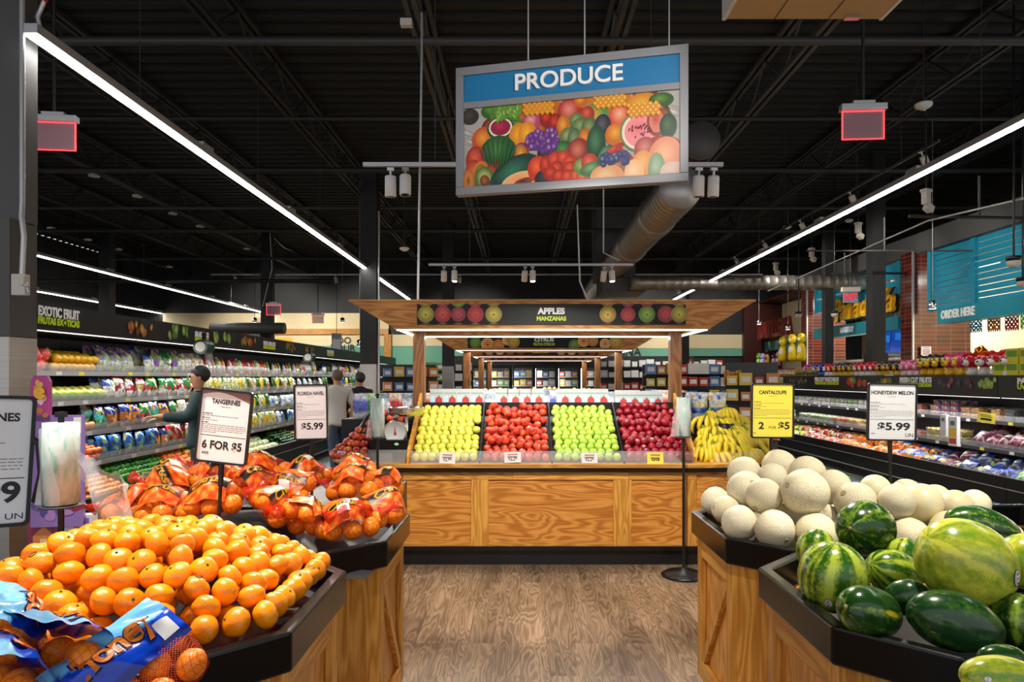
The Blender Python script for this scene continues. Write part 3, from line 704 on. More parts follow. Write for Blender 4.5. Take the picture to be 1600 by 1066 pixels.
FR = [(.10, .42, .055, .06, '#f0a030', '#c04a10'), (.14, .05, .05, .035, '#5c9c30', '#2c5a18'), (.22, .1, .085, .055, '#8cb848', '#4a7a24'), (.36, .07, .1, .06, '#f0a020', '#b86010'), (.51, .15, .055, .06, '#e88878', '#a82a20'), (.56, .02, .03, .03, '#f0a030', '#c06010'),
      (.33, .23, .04, .05, '#e8a0a0', '#b04060'), (.40, .2, .03, .04, '#e03c20', '#8c1408'), (.44, .27, .03, .04, '#d83c20', '#8c1408'), (.69, .06, .09, .07, '#f0b030', '#c07010'), (.85, .02, .05, .04, '#e8a848', '#6a2a3a'), (.84, .2, .08, .07, '#f4b83c', '#c87c14'), (.92, .1, .05, .03, '#5c8c34', '#2a5018'),
      (.63, .24, .055, .06, '#c8a050', '#4c8c40'), (.74, .26, .05, .06, '#f0b088', '#d04830'), (.59, .2, .03, .035, '#e06040', '#a02c18'), (.80, .33, .025, .03, '#e88868', '#c04028'), (.85, .34, .03, .03, '#e07858', '#b03c28'), (.93, .32, .035, .04, '#b08050', '#604020'),
      (.18, .28, .06, .05, '#3c7a34', '#1c4a1c'), (.18, .27, .052, .042, '#f0e8d8', '#e0d8c0'), (.18, .27, .044, .034, '#c02050', '#8c1038'), (.27, .42, .045, .065, '#f8b020', '#d07c10'), (.31, .4, .04, .06, '#f8b828', '#d88410'),
      (.17, .62, .085, .085, '#5c9c48', '#1f5424'), (.28, .63, .035, .05, '#f0d8b8', '#8a3048'), (.28, .63, .026, .036, '#e8a820', '#b86c10'), (.48, .33, .03, .05, '#e8a030', '#b86818'), (.54, .27, .03, .035, '#94a468', '#58703c'), (.56, .35, .04, .04, '#8ca05c', '#50683c'), (.6, .38, .035, .05, '#88985c', '#4c6438'),
      (.66, .36, .035, .05, '#5c5864', '#2c2a34'), (.50, .46, .035, .04, '#a0a868', '#5c6c3c'), (.53, .5, .03, .05, '#7c9868', '#486440'), (.58, .5, .03, .045, '#e89038', '#b05c20'), (.48, .62, .045, .04, '#4c9048', '#20582c'), (.40, .66, .04, .05, '#4c4440', '#241c1c'), (.55, .66, .05, .06, '#d87860', '#8c2c28'),
      (.63, .58, .04, .08, '#4c8058', '#1f4a30', ), (.72, .48, .045, .05, '#f0a838', '#c86c18'), (.83, .46, .085, .085, '#c8d8a8', '#5c8c4c'), (.83, .46, .077, .077, '#f8e8d8', '#f0d8c8'), (.83, .46, .066, .066, '#e87078', '#f09098'), (.90, .36, .04, .06, '#e8c8b0', '#8c3c34'), (.90, .36, .03, .045, '#b84038', '#d87868'),
      (.95, .42, .035, .05, '#3c6c40', '#1c3c24'), (.06, .66, .045, .06, '#e86038', '#a02810'), (.05, .83, .04, .06, '#e06040', '#a83018'), (.085, .84, .04, .055, '#f0a038', '#c87018'), (.085, .84, .028, .04, '#e0b040', '#8c5c18'), (.16, .80, .045, .04, '#e03828', '#8c1410'), (.025, .95, .028, .06, '#f0a030', '#c06010'), (.025, .95, .018, .045, '#5c4020', '#d08020'),
      (.11, .95, .05, .07, '#d8d878', '#4c6c28', 20), (.105, .94, .022, .028, '#b06030', '#6c3010', 20), (.25, .87, .12, .07, '#2c7858', '#0c3428', 28), (.27, .97, .08, .04, '#f89050', '#e8b878', 15), (.29, .985, .045, .018, '#3c2018', '#8c4020', 15), (.36, .83, .045, .055, '#f86830', '#c83010'), (.41, .96, .06, .045, '#4c4a50', '#26242c'),
      (.40, .79, .03, .04, '#e84c30', '#a82010'), (.44, .74, .035, .04, '#e85838', '#b02814'), (.48, .72, .03, .035, '#e86040', '#b83018'), (.45, .85, .03, .035, '#e85838', '#a82814'), (.51, .79, .03, .035, '#f06840', '#b83018'), (.51, .86, .03, .035, '#e86038', '#b02c14'), (.42, .9, .03, .03, '#e05030', '#a82410'), (.46, .94, .03, .03, '#e85838', '#a82814'), (.5, .95, .03, .03, '#e86040', '#b02c14'), (.54, .95, .03, .03, '#e87048', '#b83c20'), (.57, .96, .03, .025, '#e88060', '#c04c30'),
      (.56, .84, .03, .035, '#a8b868', '#6c8848'), (.6, .8, .035, .04, '#e87058', '#b84030'), (.61, .88, .05, .03, '#88b078', '#4c7850', 15), (.67, .72, .025, .05, '#6c9c68', '#3c6848', -35), (.71, .66, .05, .014, '#d85c50', '#a83430', 30), (.76, .72, .05, .012, '#d86050', '#a83430', -40),
      (.72, .87, .08, .03, '#c88a6c', '#8c5a44'), (.85, .68, .045, .05, '#d88878', '#a84c48'), (.94, .6, .06, .02, '#c85848', '#983830', -10), (.94, .8, .07, .085, '#f0b080', '#e08868'), (.84, .87, .045, .06, '#f0b878', '#e09850'), (.77, .89, .03, .03, '#b08878', '#8c6858'), (.68, .98, .07, .05, '#f0c898', '#e0a070'), (.80, .97, .04, .06, '#f8d8b0', '#f0b888'), (.90, .94, .035, .07, '#a8c0a0', '#789878'), (.97, .97, .05, .04, '#e8c8b8', '#d8b8a8')]
for f in FR:
    fruit(f[0], f[1], f[2], f[3], f[4], f[5], f[6] if len(f) > 6 else 0)
for i in range(55):      # purple grapes
    a, q = rnd.uniform(0, 2*PI), math.sqrt(rnd.random()); fruit(.385+.075*q*math.cos(a), .49+.15*q*math.sin(a), .013, .016, rnd.choice(['#b878c0', '#9858a8', '#8048a0', '#c890cc']), '#5c2c78', n=10)
for i in range(26):      # blue berries in the bowl
    fruit(.655+rnd.random()*.12, .8+rnd.uniform(-.08, .03), .013, .016, rnd.choice(['#7880b0', '#586098', '#9098c0']), '#38406c', n=10)
for i in range(26):      # green bananas, cut mango squares, melon seeds
    fruit(.16+rnd.random()*.12, .05+rnd.random()*.12, .022, .008, '#a8cc58', '#5c8c30', rnd.uniform(30, 150), n=10)
for mx, my, c in ((.69, .06, '#f8c858'), (.84, .2, '#f8cc60'), (.36, .07, '#f0a828')):
    for i in range(6):
        for j in range(4):
            fruit(mx-.062+i*.024+(j % 2)*.012, my-.055+j*.04, .0115, .0135, c, '#d08818', n=4)
for i in range(9):       # watermelon lines
    fruit(.1+i*.0175, .62+.0, .004, .07*math.sin(PI*(i+1)/10)+.008, '#2c6c30', '#1c5424', (i-4)*-7, n=8)
for i in range(30):
    a = rnd.uniform(0, 2*PI); q = rnd.uniform(.02, .055); fruit(.83+q*math.cos(a), .46+q*1.2*math.sin(a)*1.3, .0028, .004, '#4c2420', n=6)
p.v = [(min(max(x, -pw), pw), y, min(max(z, fw), zm0)) for x, y, z in p.v]
p.build('fruit_picture', M['picture'], t)
# spiral duct running towards the camera, its branch, the return box
t = thing('spiral_duct', 'large round metal duct running to the back', 'duct', (2.28, 9.7, 4.3))
b = MB()
prof = []; y = 0.0
while y < 11.7:
    prof += [(.305, y), (.305, y+.13), (.317, y+.14), (.317, y+.16)]; y += .165
b.lathe(prof, 28); MD = Matrix.Rotation(R(-90), 4, 'X')
b.v = [tuple(MD @ Vector(v)) for v in b.v]
b.build('duct_pipe', M['duct'], t)
for y in (1.6, 4.2, 7.4): MB().lathe([(.32, y), (.335, y+.02), (.335, y+.38), (.32, y+.4)], 28, M=MD).build('duct_coupling', M['duct'], t)
MB().lathe([(0, -.01), (.305, -.01), (.305, .005)], 28, M=MD).build('duct_cap', M['alu'], t)
for y in (2.5, 6.5, 10.5): MB().tube([(0, y, .36), (0, y, DECK-4.3)], .006, 5).build('hanger_rod', M['joistgrey'], t)
o = MB().lathe([(0, 0), (.205, 0), (.21, .01), (.21, .1), (0, .1)], 28, M=MD).build('duct_damper', M['colgrey'], None, loc=(2.05, 7.7, 4.29)); tag(o, 'round dark grey disc speaker behind the produce sign edge', 'speaker'); o.name = 'round_speaker'
t = thing('branch_duct', 'horizontal round duct crossing above the low cooler', 'duct', (2.6, 16.0, 3.82))
prof = []; y = 0.0
while y < 6.6: prof += [(.17, y), (.17, y+.16), (.177, y+.17), (.177, y+.19)]; y += .2
MB().lathe(prof, 18, M=Matrix.Rotation(R(90), 4, 'Y')).build('duct_pipe', M['duct'], t)
MB().tube([(3, 0, .17), (3, 0, DECK-3.82)], .006, 5).build('hanger_rod', M['joistgrey'], t)
t = thing('return_duct', 'dark square duct drop behind the round duct', 'duct', (2.05, 16.6, 4.0))
MB().lohi((-.2, 0, 0), (.75, .9, 1.75)).build('duct_box', M['colgrey'], t, bevel=.005)
MB().lohi((-.1, -.3, -.35), (.95, .9, -.02)).build('duct_boot', M['colgrey'], t, bevel=.005)
# big tan underside of a hung panel box
t = thing('hanging_box', 'tan wooden underside of a hung box at the ceiling', 'ceiling box', (1.9, 3.6, 4.0))
MB().lohi((-.52, -1.3, 0), (.51, .97, .04)).build('bottom_panel', plain('tan_panel', S('#b99a6c'), .6), t)
for dx in (-.2, .16): MB().lohi((dx-.003, -1.3, -.003), (dx+.003, .97, 0)).build('panel_seam', M['ink'], t)
MB().lohi((-.545, -1.3, 0), (-.52, .99, .5)).lohi((.51, -1.3, 0), (.53, .99, .5)).lohi((-.52, .97, .04), (.51, .99, .5)).build('side_frame', M['white'], t)
MB().box((.3, .93, -.012), (.1, .04, .02)).build('latch', M['chrome'], t)
for dx in (-.4, .4): MB().tube([(dx, .8, .5), (dx, .8, DECK-4.0)], .01, 6).build('hanger_rod', M['joistgrey'], t)
# exit signs seen from the back (edge lit)
def exit_sign(x, y, z, rz, lab):
    t = thing('exit_sign', lab, 'exit sign', (x, y, z), rz=rz)
    MB().box((0, 0, .145), (.35, .07, .05)).box((0, 0, .18), (.17, .06, .03)).build('sign_housing', M['alu'], t, bevel=.004)
    MB().lohi((-.155, -.004, -.095), (.155, .004, .12)).build('sign_panel', M['exit_panel'], t)
    MB().lohi((-.163, -.006, -.1), (-.155, .006, .12)).lohi((.155, -.006, -.1), (.163, .006, .12)).lohi((-.163, -.006, -.108), (.163, .006, -.1)).lohi((-.16, -.006, .112), (.16, .006, .12)).build('lit_edge', M['exit_edge'], t)
    MB().tube([(0, 0, .19), (0, 0, DECK-z)], .012, 6).build('hanger_rod', M['black_matte'], t)
exit_sign(2.71, 5.4, 3.59, R(-4), 'red edged exit sign hung between the produce sign and the strip light')
exit_sign(-3.72, 5.45, 3.52, R(6), 'red edged exit sign half hidden by the near column')
exit_sign(-5.6, 15.5, 3.12, 0, 'small red exit sign above the tall cooler, middle distance')
exit_sign(-5.6, 15.9+3, 3.2, 0, 'small red exit sign above the tall cooler, further back')
def lens_dome(label, px, py, d, s=1):
    P = PX(px, py, d); t = thing('smoke_detector', label, 'smoke detector', P)
    MB().lathe([(0, -.045*s), (.03*s, -.04*s), (.075*s, -.015*s), (.085*s, 0), (.085*s, .02*s), (0, .02*s)], 18).build('detector_body', M['white'], t)
    MB().lathe([(0, -.055*s), (.02*s, -.052*s), (.02*s, -.04*s)], 10).build('detector_lens', M['chrome'], t)
    MB().tube([(0, 0, .02), (0, 0, DECK-P.z)], .008, 6).build('hanger_rod', M['black_matte'], t)
lens_dome('round white smoke detector beside the exit sign', 1443, 165, 7)
lens_dome('small white smoke detector above the bakery', 1327, 345, 15)
lens_dome('small round smoke detector between strip light and produce sign', 632, 389, 12)
lens_dome('small smoke detector above the strip light row end', 1230, 355, 14)
for i, (px, py, d) in enumerate([(147, 276, 12.2), (215, 308, 13.6), (270, 335, 15.06), (313, 355, 16.3), (386, 390, 19.2), (80, 358, 16.5), (137, 376, 17.9), (185, 391, 19.3), (265, 418, 22), (225, 405, 20.7)]):
    P = PX(px, py, d); t = thing('downlight', 'small round white ceiling downlight, %s of the rows behind the tall cooler' % ORD[i+1], 'downlight', P)
    MB().lathe([(0, 0), (.09, 0), (.1, .03), (.03, .06), (0, .06)], 14).build('downlight_rim', M['offwhite'], t)
    MB().tube([(0, 0, .06), (0, 0, DECK-P.z)], .008, 5).build('hanger_rod', M['black_matte'], t)
# security cameras, pendants and pipes near the counters
def twin_camera(label, px, py, d, s=1):
    P = PX(px, py, d); t = thing('security_camera', label, 'security camera', P, rz=R(25))
    MB().box((0, 0, .1*s), (.12*s, .1*s, .04*s)).box((0, 0, 0), (.09*s, .08*s, .16*s)).build('camera_mount', M['offwhite'], t, bevel=.006)
    MB().box((.1*s, 0, -.09*s), (.11*s, .09*s, .09*s), M=Matrix.Rotation(R(25), 4, 'Y')).build('camera_head', M['offwhite'], t, bevel=.006)
    MB().tube([(0, 0, .12*s), (0, 0, DECK-P.z)], .012, 6).build('hanger_rod', M['black_matte'], t)
for a in (('pale twin head camera above the order counter', 1447, 310, 9), ('pale twin head camera above the bakery', 1341, 358, 12.5), ('pale twin head camera by the duct', 1268, 396, 15), ('pale twin head camera furthest above the low cooler', 1212, 418, 17)): twin_camera(*a)
def dome_cam(label, px, py, d):
    P = PX(px, py, d); t = thing('dome_camera', label, 'security camera', P)
    MB().lathe([(0, -.08), (.04, -.075), (.065, -.04), (.07, 0), (.07, .05), (0, .05)], 16).build('camera_dome', M['offwhite'], t)
    MB().lathe([(.075, .0), (.078, .05), (.03, .06)], 16).build('camera_collar', M['black'], t)
    MB().tube([(0, 0, .05), (0, 0, DECK-P.z)], .012, 6).build('hanger_rod', M['black'], t)
dome_cam('white dome camera on a black rod before the teal louvers', 1584, 408, 7.6)
dome_cam('white dome camera on a black rod before the tile pillar', 1304, 490, 14); dome_cam('white dome camera on a black rod before the cream end wall', 1248, 491, 15); dome_cam('dome camera at the edge of the teal louvers', 1598, 440, 9)
def pendant(label, px, py, d, lit=True):
    P = PX(px, py, d); t = thing('pendant_lamp', label, 'pendant lamp', P)
    MB().lathe([(.055, -.07), (.06, -.06), (.06, .05), (.02, .07), (0, .07)], 14).build('lamp_shade', M['chrome'], t)
    MB().lathe([(0, -.071), (.05, -.0705)], 12).build('lamp_bulb', M['led'], t)
    MB().tube([(0, 0, .07), (0, 0, DECK-P.z)], .004, 5).build('cord', M['alu'], t)
pendant('small glass pendant lamp before the tile pillar', 1457, 476, 11); pendant('small pendant lamp over the end counter', 1186, 503, 18); pendant('small pendant lamp before the red shop name', 1231, 511, 17)
pendant('pendant lamp over the produce aisle end', 562, 536, 14); pendant('pendant lamp above the far cooler', 398, 500, 20); pendant('pendant lamp above the far cooler end', 535, 500, 20)
def pipe(label, pts, r, m='black_matte'):
    o = MB().tube(pts, r, 8).build('ceiling_pipe', M[m]); o['kind'] = 'structure'; return o
pipe('', [PX(1200, 455, 15), PX(1450, 345, 9.2), PX(1600, 310, 7.5)], .013, 'alu')
pipe('', [PX(1260, 392, 12), PX(1520, 392, 12)], .016, 'colgrey'); pipe('', [PX(1382, 392, 12), PX(1382, 340, 12)], .014, 'colgrey')
pipe('', [PX(1530, 340, 9), PX(1530, 275, 9)], .016, 'colgrey'); pipe('', [PX(1420, 338, 9), PX(1610, 341, 9)], .022)
pipe('', [PX(1300, 428, 14), PX(1420, 427, 14)], .025); pipe('', [PX(1320, 395, 13), PX(1320, 430, 13)], .016, 'colgrey')
pipe('', [(-13, 17, 4.0), (-4.7, 17, 4.0)], .05); pipe('', [PX(330, 513, 19.5), PX(445, 513, 19.5)], .16, 'colgrey')
# drop poles and cords
def cord(label, pts, r, m='alu'):
    o = MB().tube(pts, r, 6).build('power_drop', M[m]); tag(o, label, 'cord')
cord('thin grey conduit dropping to the apple canopy', [PX(659, 20, 6.2), PX(659, 80, 6.2), PX(653, 470, 6.2)], .012)
cord('thin grey conduit drop behind the steel footed column', [PX(592, 330, 13.2), PX(592, 640, 13.2)], .02)
cord('white cable looping beside the black column', [PX(428, 372, 19.6), PX(445, 388, 19.6), PX(458, 392, 19.6)], .012, 'white')
cord('white cable running down the black column', [PX(421, 350, 19.6), PX(425, 420, 19.6), PX(410, 480, 19.6)], .012, 'white')
cord('thin wire conduit beside the round duct', [PX(902, 320, 9.5), PX(906, 440, 9.5), PX(918, 468, 9.5)], .012)
cord('thin conduit down the square duct', [PX(943, 240, 9.5), PX(943, 395, 9.5), PX(968, 407, 9.5)], .012)
o = MB().box((0, 0, 0), (.1, .06, .06)).build('junction_box', M['offwhite'], loc=PX(635, 36, 6.0)); tag(o, 'small pale junction box at the ceiling above the spotlights', 'junction box')
# ------------------------------------------------------------------ octagonal oak bins
RIMT, RIMB = .91, .80
def octo(hx, hy, c): return [(hx, -hy+c), (hx, hy-c), (hx-c, hy), (-hx+c, hy), (-hx, hy-c), (-hx, -hy+c), (-hx+c, -hy), (hx-c, -hy)]
def inset(hx, hy, c, d): return octo(hx-d, hy-d, c-d*.586)
def bin_unit(label, cx, cy, hx=.515, hy=.515, c=.22, tz=.79):
    t = thing('produce_bin', label, 'bin', (cx, cy, 0))
    MB().ring(octo(hx, hy, c), inset(hx, hy, c, .045), RIMB, RIMT).build('rim', M['rubber'], t, bevel=.008)
    MB().prism(inset(hx, hy, c, .046), tz-.03, tz).build('tray', M['black'], t)
    MB().prism(inset(hx, hy, c, .055), .08, .755).build('body_panel', M['ply_z'], t)
    MB().prism(inset(hx, hy, c, .075), 0, .085).build('plinth', M['black_matte'], t)
    P = inset(hx, hy, c, .03)
    for k in range(8):
        a, b2 = Vector((*P[k], 0)), Vector((*P[(k+1) % 8], 0)); L = (b2-a).length; u = (b2-a)/L; n = Vector((u.y, -u.x, 0))
        MM = Matrix((( u.x, -n.x, 0, a.x), (u.y, -n.y, 0, a.y), (0, 0, 1, 0), (0, 0, 0, 1)))   # local x along the side, -y outwards
        z0, z1, th = .085, RIMB-.002, .024
        if L < .4 and k % 2 == 1:
            m = MB().lohi((.002, 0, z0), (L-.002, th, z1), M=MM).build('corner_board', M['oak_z'], t)
        else:
            sw = .075
            for x0, x1 in ((0.002, sw), (L-sw, L-.002)): MB().lohi((x0, 0, z0), (x1, th, z1), M=MM).build('stile', M['oak_z'], t, bevel=.002)
            al = M['oak_x'] if abs(u.x) > .5 else M['oak_y']
            for za, zb in ((z0, z0+.09), (z1-.1, z1)): MB().lohi((sw, .001, za), (L-sw, th, zb), M=MM).build('cross_rail', al, t, bevel=.002)
            p, q = Vector((sw, 0, z1-.1)), Vector((L-sw, 0, z0+.09)); dd = (q-p).normalized(); w = Vector((dd.z, 0, -dd.x))*.04
            if u.y > .5: pass
            else: p, q = Vector((L-sw, 0, z1-.1)), Vector((sw, 0, z0+.09)); dd = (q-p).normalized(); w = Vector((dd.z, 0, -dd.x))*.04
            if abs(u.y) > .5:
                vs = [v+Vector((0, yy, 0)) for yy in (.003, th) for v in (p+w, p-w, q-w, q+w)]
                vs = [Vector((min(max(v.x, sw-.0), L-sw), v.y, min(max(v.z, z0+.085), z1-.095))) for v in vs]
                MB().add(vs, [(0, 1, 2, 3), (7, 6, 5, 4), (0, 4, 5, 1), (1, 5, 6, 2), (2, 6, 7, 3), (3, 7, 4, 0)], M=MM).build('brace', M['oak_z'], t)
    return t
bin_unit('octagonal oak bin heaped with loose tangerines', -1.18, 2.145, .56, tz=.845)
bin_unit('wide oak bin heaped with netted bags of oranges', -1.25, 3.175, .69)
bin_unit('oak bin under the blue printed bags, by the picture edge', -1.15, 1.115)
bin_unit('octagonal oak bin holding the watermelons', 1.38, 2.19)
bin_unit('octagonal oak bin holding the cantaloupes', 1.395, 3.225)
bin_unit('octagonal oak bin holding the honeydew melons', 2.43, 3.225)
bin_unit('oak bin nearest the camera with two watermelons', 1.43, 1.155)
# ------------------------------------------------------------------ fruit kinds
def lump_ball(r, n, m, sq, seed, amp=.03, dimple=.1, mi=0):
    """a fruit body: squashed ball with a dimple on top and soft lumps"""
    q = random.Random(seed); ph = [(q.uniform(0, 6.3), q.uniform(1, 3), q.uniform(1, 3), q.uniform(0, 6.3)) for _ in range(4)]
    b = MB(); b.ball((0, 0, 0), 1, n, m); out = []
    for v in b.v:
        x, y, z = v; a = math.atan2(y, x); k = 1.0
        for p in ph: k += amp*math.sin(p[1]*a*1.0+p[0])*math.cos(p[2]*z*2+p[3])*(1-z*z)
        rr = math.hypot(x, y); zz = z*sq
        if z > .5: zz -= dimple*math.exp(-(rr/.22)**2)
        if z < -.6: zz += dimple*.7*math.exp(-(rr/.2)**2)
        out.append((x*r*k, y*r*k, zz*r*k))
    b.v = out; return b
def calyx_mesh(r, z):
    b = MB(); vs = [(0, 0, z+.003)]
    for k in range(10):
        q = 2*PI*k/10; rr = r if k % 2 == 0 else r*.45; vs.append((rr*math.cos(q), rr*math.sin(q), z))
    b.add(vs, [(0, 1+k, 1+(k+1) % 10) for k in range(10)]); b.tube([(0, 0, z), (0, 0, z+.004)], .002, 5); return b
TANG_LABEL = 'loose tangerine in the heap on the octagonal oak bin'
def tang_maker(seed, with_calyx):
    def f():
        o = lump_ball(.0375, 20, 14, .84, seed, .03, .1).build('tangerine', M['tangerine']); tag(o, TANG_LABEL, 'tangerine', 'loose tangerines')
        if with_calyx: calyx_mesh(.0062, .0285).build('calyx', M['calyx'], o)
        return o
    return f
tk = [Stock(tang_maker(s, True)) for s in (1, 2, 3, 4)]; tp = [Stock(tang_maker(s, False)) for s in (5, 6)]
rnd = random.Random(11)
CX, CY = -1.18, 2.145
BX = .56
def in_oct(x, y, cx, cy, hx, hy, c, m):
    dx, dy = abs(x-cx), abs(y-cy); return dx < hx-m and dy < hy-m and dx+dy < hx+hy-c-m*1.41
def heapz(x, y):
    dx, dy = abs(x-CX), abs(y-CY); e = min(BX-dx, .515-dy, (BX+.295-dx-dy)/1.414)/.515; return .825+.25*min(1, max(0, e)*1.3)**.72
def heap(layer, spacing, off):
    """a random close scatter over the heap's surface"""
    pts = []
    for _ in range(9000):
        x, y = CX+rnd.uniform(-.56, .56), CY+rnd.uniform(-.5, .5)
        if in_oct(x, y, CX, CY, BX, .515, .22, .075) and all((x-p[0])**2+(y-p[1])**2 > spacing**2 for p in pts): pts.append((x, y, heapz(x, y)+off+rnd.uniform(-.008, .014)))
    return pts
edge = []
PO = octo(.515, .515, .22)
for k in range(8):
    m = .080; A2 = Vector(inset(BX, .515, .22, m)[k]); B2 = Vector(inset(BX, .515, .22, m)[(k+1) % 8]); nn = max(1, round((B2-A2).length/.077))
    for i in range(nn): q_ = A2.lerp(B2, (i+.0)/nn); jj = rnd.uniform(0, .018); edge.append((CX+q_.x*(1-jj), CY+q_.y*(1-jj), .932+rnd.uniform(-.006, .012)))
top = edge+[p for p in heap(1, .0575, .035) if in_oct(p[0], p[1], CX, CY, BX, .515, .22, .118)]
low = [p for p in heap(0, .070, -.03) if in_oct(p[0], p[1], CX, CY, BX, .515, .22, .14)]
ne = len(edge)
def keep(P, rad):
    P[:ne, :2] = np.array(edge)[:, :2]*.5+P[:ne, :2]*.5; P[:ne, 2] = np.maximum(P[:ne, 2], .928); return P
allp = top+low; rad = [.0362]*len(allp); nt = len(top)
def pz(P):
    z = np.array([heapz(a, b) for a, b in P[:, :2]]); z[:nt] += .038; z[nt:] -= .03; return z
PP = relax(allp, rad, keep, 90, pz)
st = Stock(lambda: None)
for i, p in enumerate(PP):
    rot = (rnd.gauss(0, .6), rnd.gauss(0, .6), rnd.uniform(0, 6.28))
    if i < nt:
        s = rnd.uniform(.93, 1.1); e_ = (p[0]-CX, p[1]-CY)
        zone = 'on the crest of the heap' if math.hypot(*e_) < .2 else ('by the black rim' if i < ne else ('on the slope facing the camera' if e_[1] < -abs(e_[0]) else ('on the slope facing the aisle' if e_[0] > abs(e_[1]) else ('on the slope facing the purple display' if e_[0] < -abs(e_[1]) else 'on the far slope towards the bagged oranges'))))
        o = tk[i % 4].put(p, rot, s, 'loose tangerine '+zone, 'tangerines '+zone)
        if i % 13 == 5:
            rim = MB(); pts = [(.009*math.cos(a)*1.3, .009*math.sin(a), .0005) for a in [2*PI*k/12 for k in range(13)]]
            MMs = Matrix.Translation((.018, -.012, .0246)) @ Euler((R(22), R(32), 0)).to_matrix().to_4x4()
            rim.tube(pts, .0012, 5, M=MMs, cap=False); rim.build('sticker', M['ink'], o)
    else: tp[i % 2].put(p, rot, rnd.uniform(.93, 1.02), 'loose tangerine showing through the gaps of the upper layer', 'tangerines of the lower layer')
# ------------------------------------------------------------------ netted bags
rnd = random.Random(5)
def hull_of(cs, r, n=8, m=6):
    import bmesh
    bm = bmesh.new()
    for c in cs:
        b = MB().ball(c, r, n, m)
        for v in b.v: bm.verts.new(v)
    bmesh.ops.convex_hull(bm, input=list(bm.verts))
    for v in [v for v in bm.verts if not v.link_faces]: bm.verts.remove(v)
    bmesh.ops.recalc_face_normals(bm, faces=bm.faces); bm.verts.index_update()
    out = ([tuple(v.co) for v in bm.verts], [tuple(v.index for v in f.verts) for f in bm.faces]); bm.free(); return out
def crumple(w, h, bow, seed, colf, nu=16, nv=10, fold=.008):
    q = random.Random(seed); ks = [(q.uniform(2, 8), q.uniform(2, 8), q.uniform(0, 6)) for _ in range(5)]
    def f(u, v):
        x, y = (u-.5)*w, (v-.5)*h
        z = bow*(1-(2*u-1)**2)*(.4+.6*(1-(2*v-1)**2))
        for a, c, p in ks: z += fold*.5*math.sin(a*u*3+c*v*3+p)
        return (x, y, z)
    return f
class Rel: pass
def orange_bag(label, loc, yaw, pitch, seed, n=6, band=True):
    """a red netted bag of oranges with a printed film band"""
    q = random.Random(seed); t = thing('orange_bag', label, 'bag of oranges', loc, rot=(pitch, q.uniform(-.12, .12), yaw), group=None)
    lay = [(-.075, -.045), (0, -.05), (.075, -.04), (-.04, .035), (.04, .035), (.11, .03), (-.11, .03)][:n]
    r = .041; cs = []
    for x, y in lay: cs.append(Vector((x+q.uniform(-.008, .008), y*1.02+q.uniform(-.008, .008), q.uniform(0, .02)+(.01 if abs(x) < .05 else 0))))
    cs.append(Vector((q.uniform(-.03, .03), 0, .055)))
    cs = [Vector(c) for c in relax(cs, [r]*len(cs), None, 40)]
    for c in cs:
        o = NETO.put(c, (q.uniform(0, 3), q.uniform(0, 3), q.uniform(0, 3)), 1.0)
        o.parent = t
    hv, hf = hull_of(cs, r+.0025)
    MB().add(hv, hf, 0, True).build('net', M['net'], t)
    # printed film: orange slices on black, with the bag's word
    if band:
        w, h = .165, .15; fn = crumple(w, h, .012, seed, None, fold=.005); ox, oy = q.uniform(-.03, .03), q.uniform(-.02, .02); wa = q.uniform(-.6, .6)
        def film(u, v):
            p = fn(u, v); x = ox+p[0]*math.cos(wa)-p[1]*math.sin(wa); y = oy+p[0]*math.sin(wa)+p[1]*math.cos(wa)
            e = sum(math.exp(70*(c.z+r-((x-c.x)**2+(y-c.y)**2)/(2*r*1.25))) for c in cs)
            return (x, y, math.log(e)/70+p[2]*.5+.001)
        MATB = [M['attr_film']]
        blk = S('#1c120c'); red = S('#ea5a14'); org = S('#f8902c'); dk = S('#d83c10')
        def cf(u, v):
            if .36 < v < .64: return blk
            a = math.sin(u*19+seed)*math.cos(v*23+seed*2)
            return org if a > .25 else (red if a > -.4 else dk)
        b = MB().grid(film, 20, 16, 0, True, cfn=cf); ob = b.build('printed_film', MATB, t)
        word = q.choice(['Citrus']); word = 'Citrus'
        tx = MB().text(word, .034, Matrix.Identity(4), bold=.03, ext=0, w=.13, shear=.2); vs = []
        for x, y, z in tx.v:
            u, v = x/w+.5, (z-.017)/h+.5; p = film(min(max(u, 0), 1), min(max(v, 0), 1)); vs.append((p[0], p[1], p[2]+.003))
        tx.v = vs; tx.build('film_lettering', M['signyellow'], ob)
        if seed % 4 == 1:
            MB().grid(lambda u, v: tuple(Vector(film(.34+u*.3, .2+v*.22))+Vector((0, 0, .004))), 6, 4, 0, True).build('barcode_label', M['paper'], ob)
    # gathered neck
    qx = .13 if q.random() < .5 else -.13
    MB().lathe([(.03, 0), (.012, .035), (.01, .045), (.028, .075), (.03, .085)], 10, M=Matrix.Translation((qx, .0, .02)) @ Matrix.Rotation(R(70 if qx > 0 else -70), 4, 'Y')).build('gathered_neck', M['redfilm'], t)
    return t
def neto():
    return lump_ball(.041, 18, 12, .97, 31, .015, .05).build('orange', M['netted'])
NETO = Stock(neto)
BG = [ # px, py of the bag middle, distance, yaw, pitch (towards the camera)
    (595, 800, 3.05, 1.2, .5), (545, 815, 2.9, .4, .7), (475, 815, 2.86, 2.6, .8), (415, 795, 2.92, 2.0, .8), (555, 760, 3.2, -.2, .5), (470, 768, 3.1, -.9, .7), (395, 765, 3.1, .5, .5),
    (335, 780, 2.9, .2, .6), (265, 795, 2.88, .1, .5), (330, 750, 3.15, -.3, .4), (255, 770, 3.05, -.4, .4), (215, 790, 3.0, .7, .3), (405, 740, 3.35, .2, .3), (480, 745, 3.4, .9, .3), (560, 742, 3.45, -.2, .2), (340, 738, 3.4, .1, .2), (600, 765, 3.35, 1.6, .3), (265, 755, 3.3, .3, .2)]
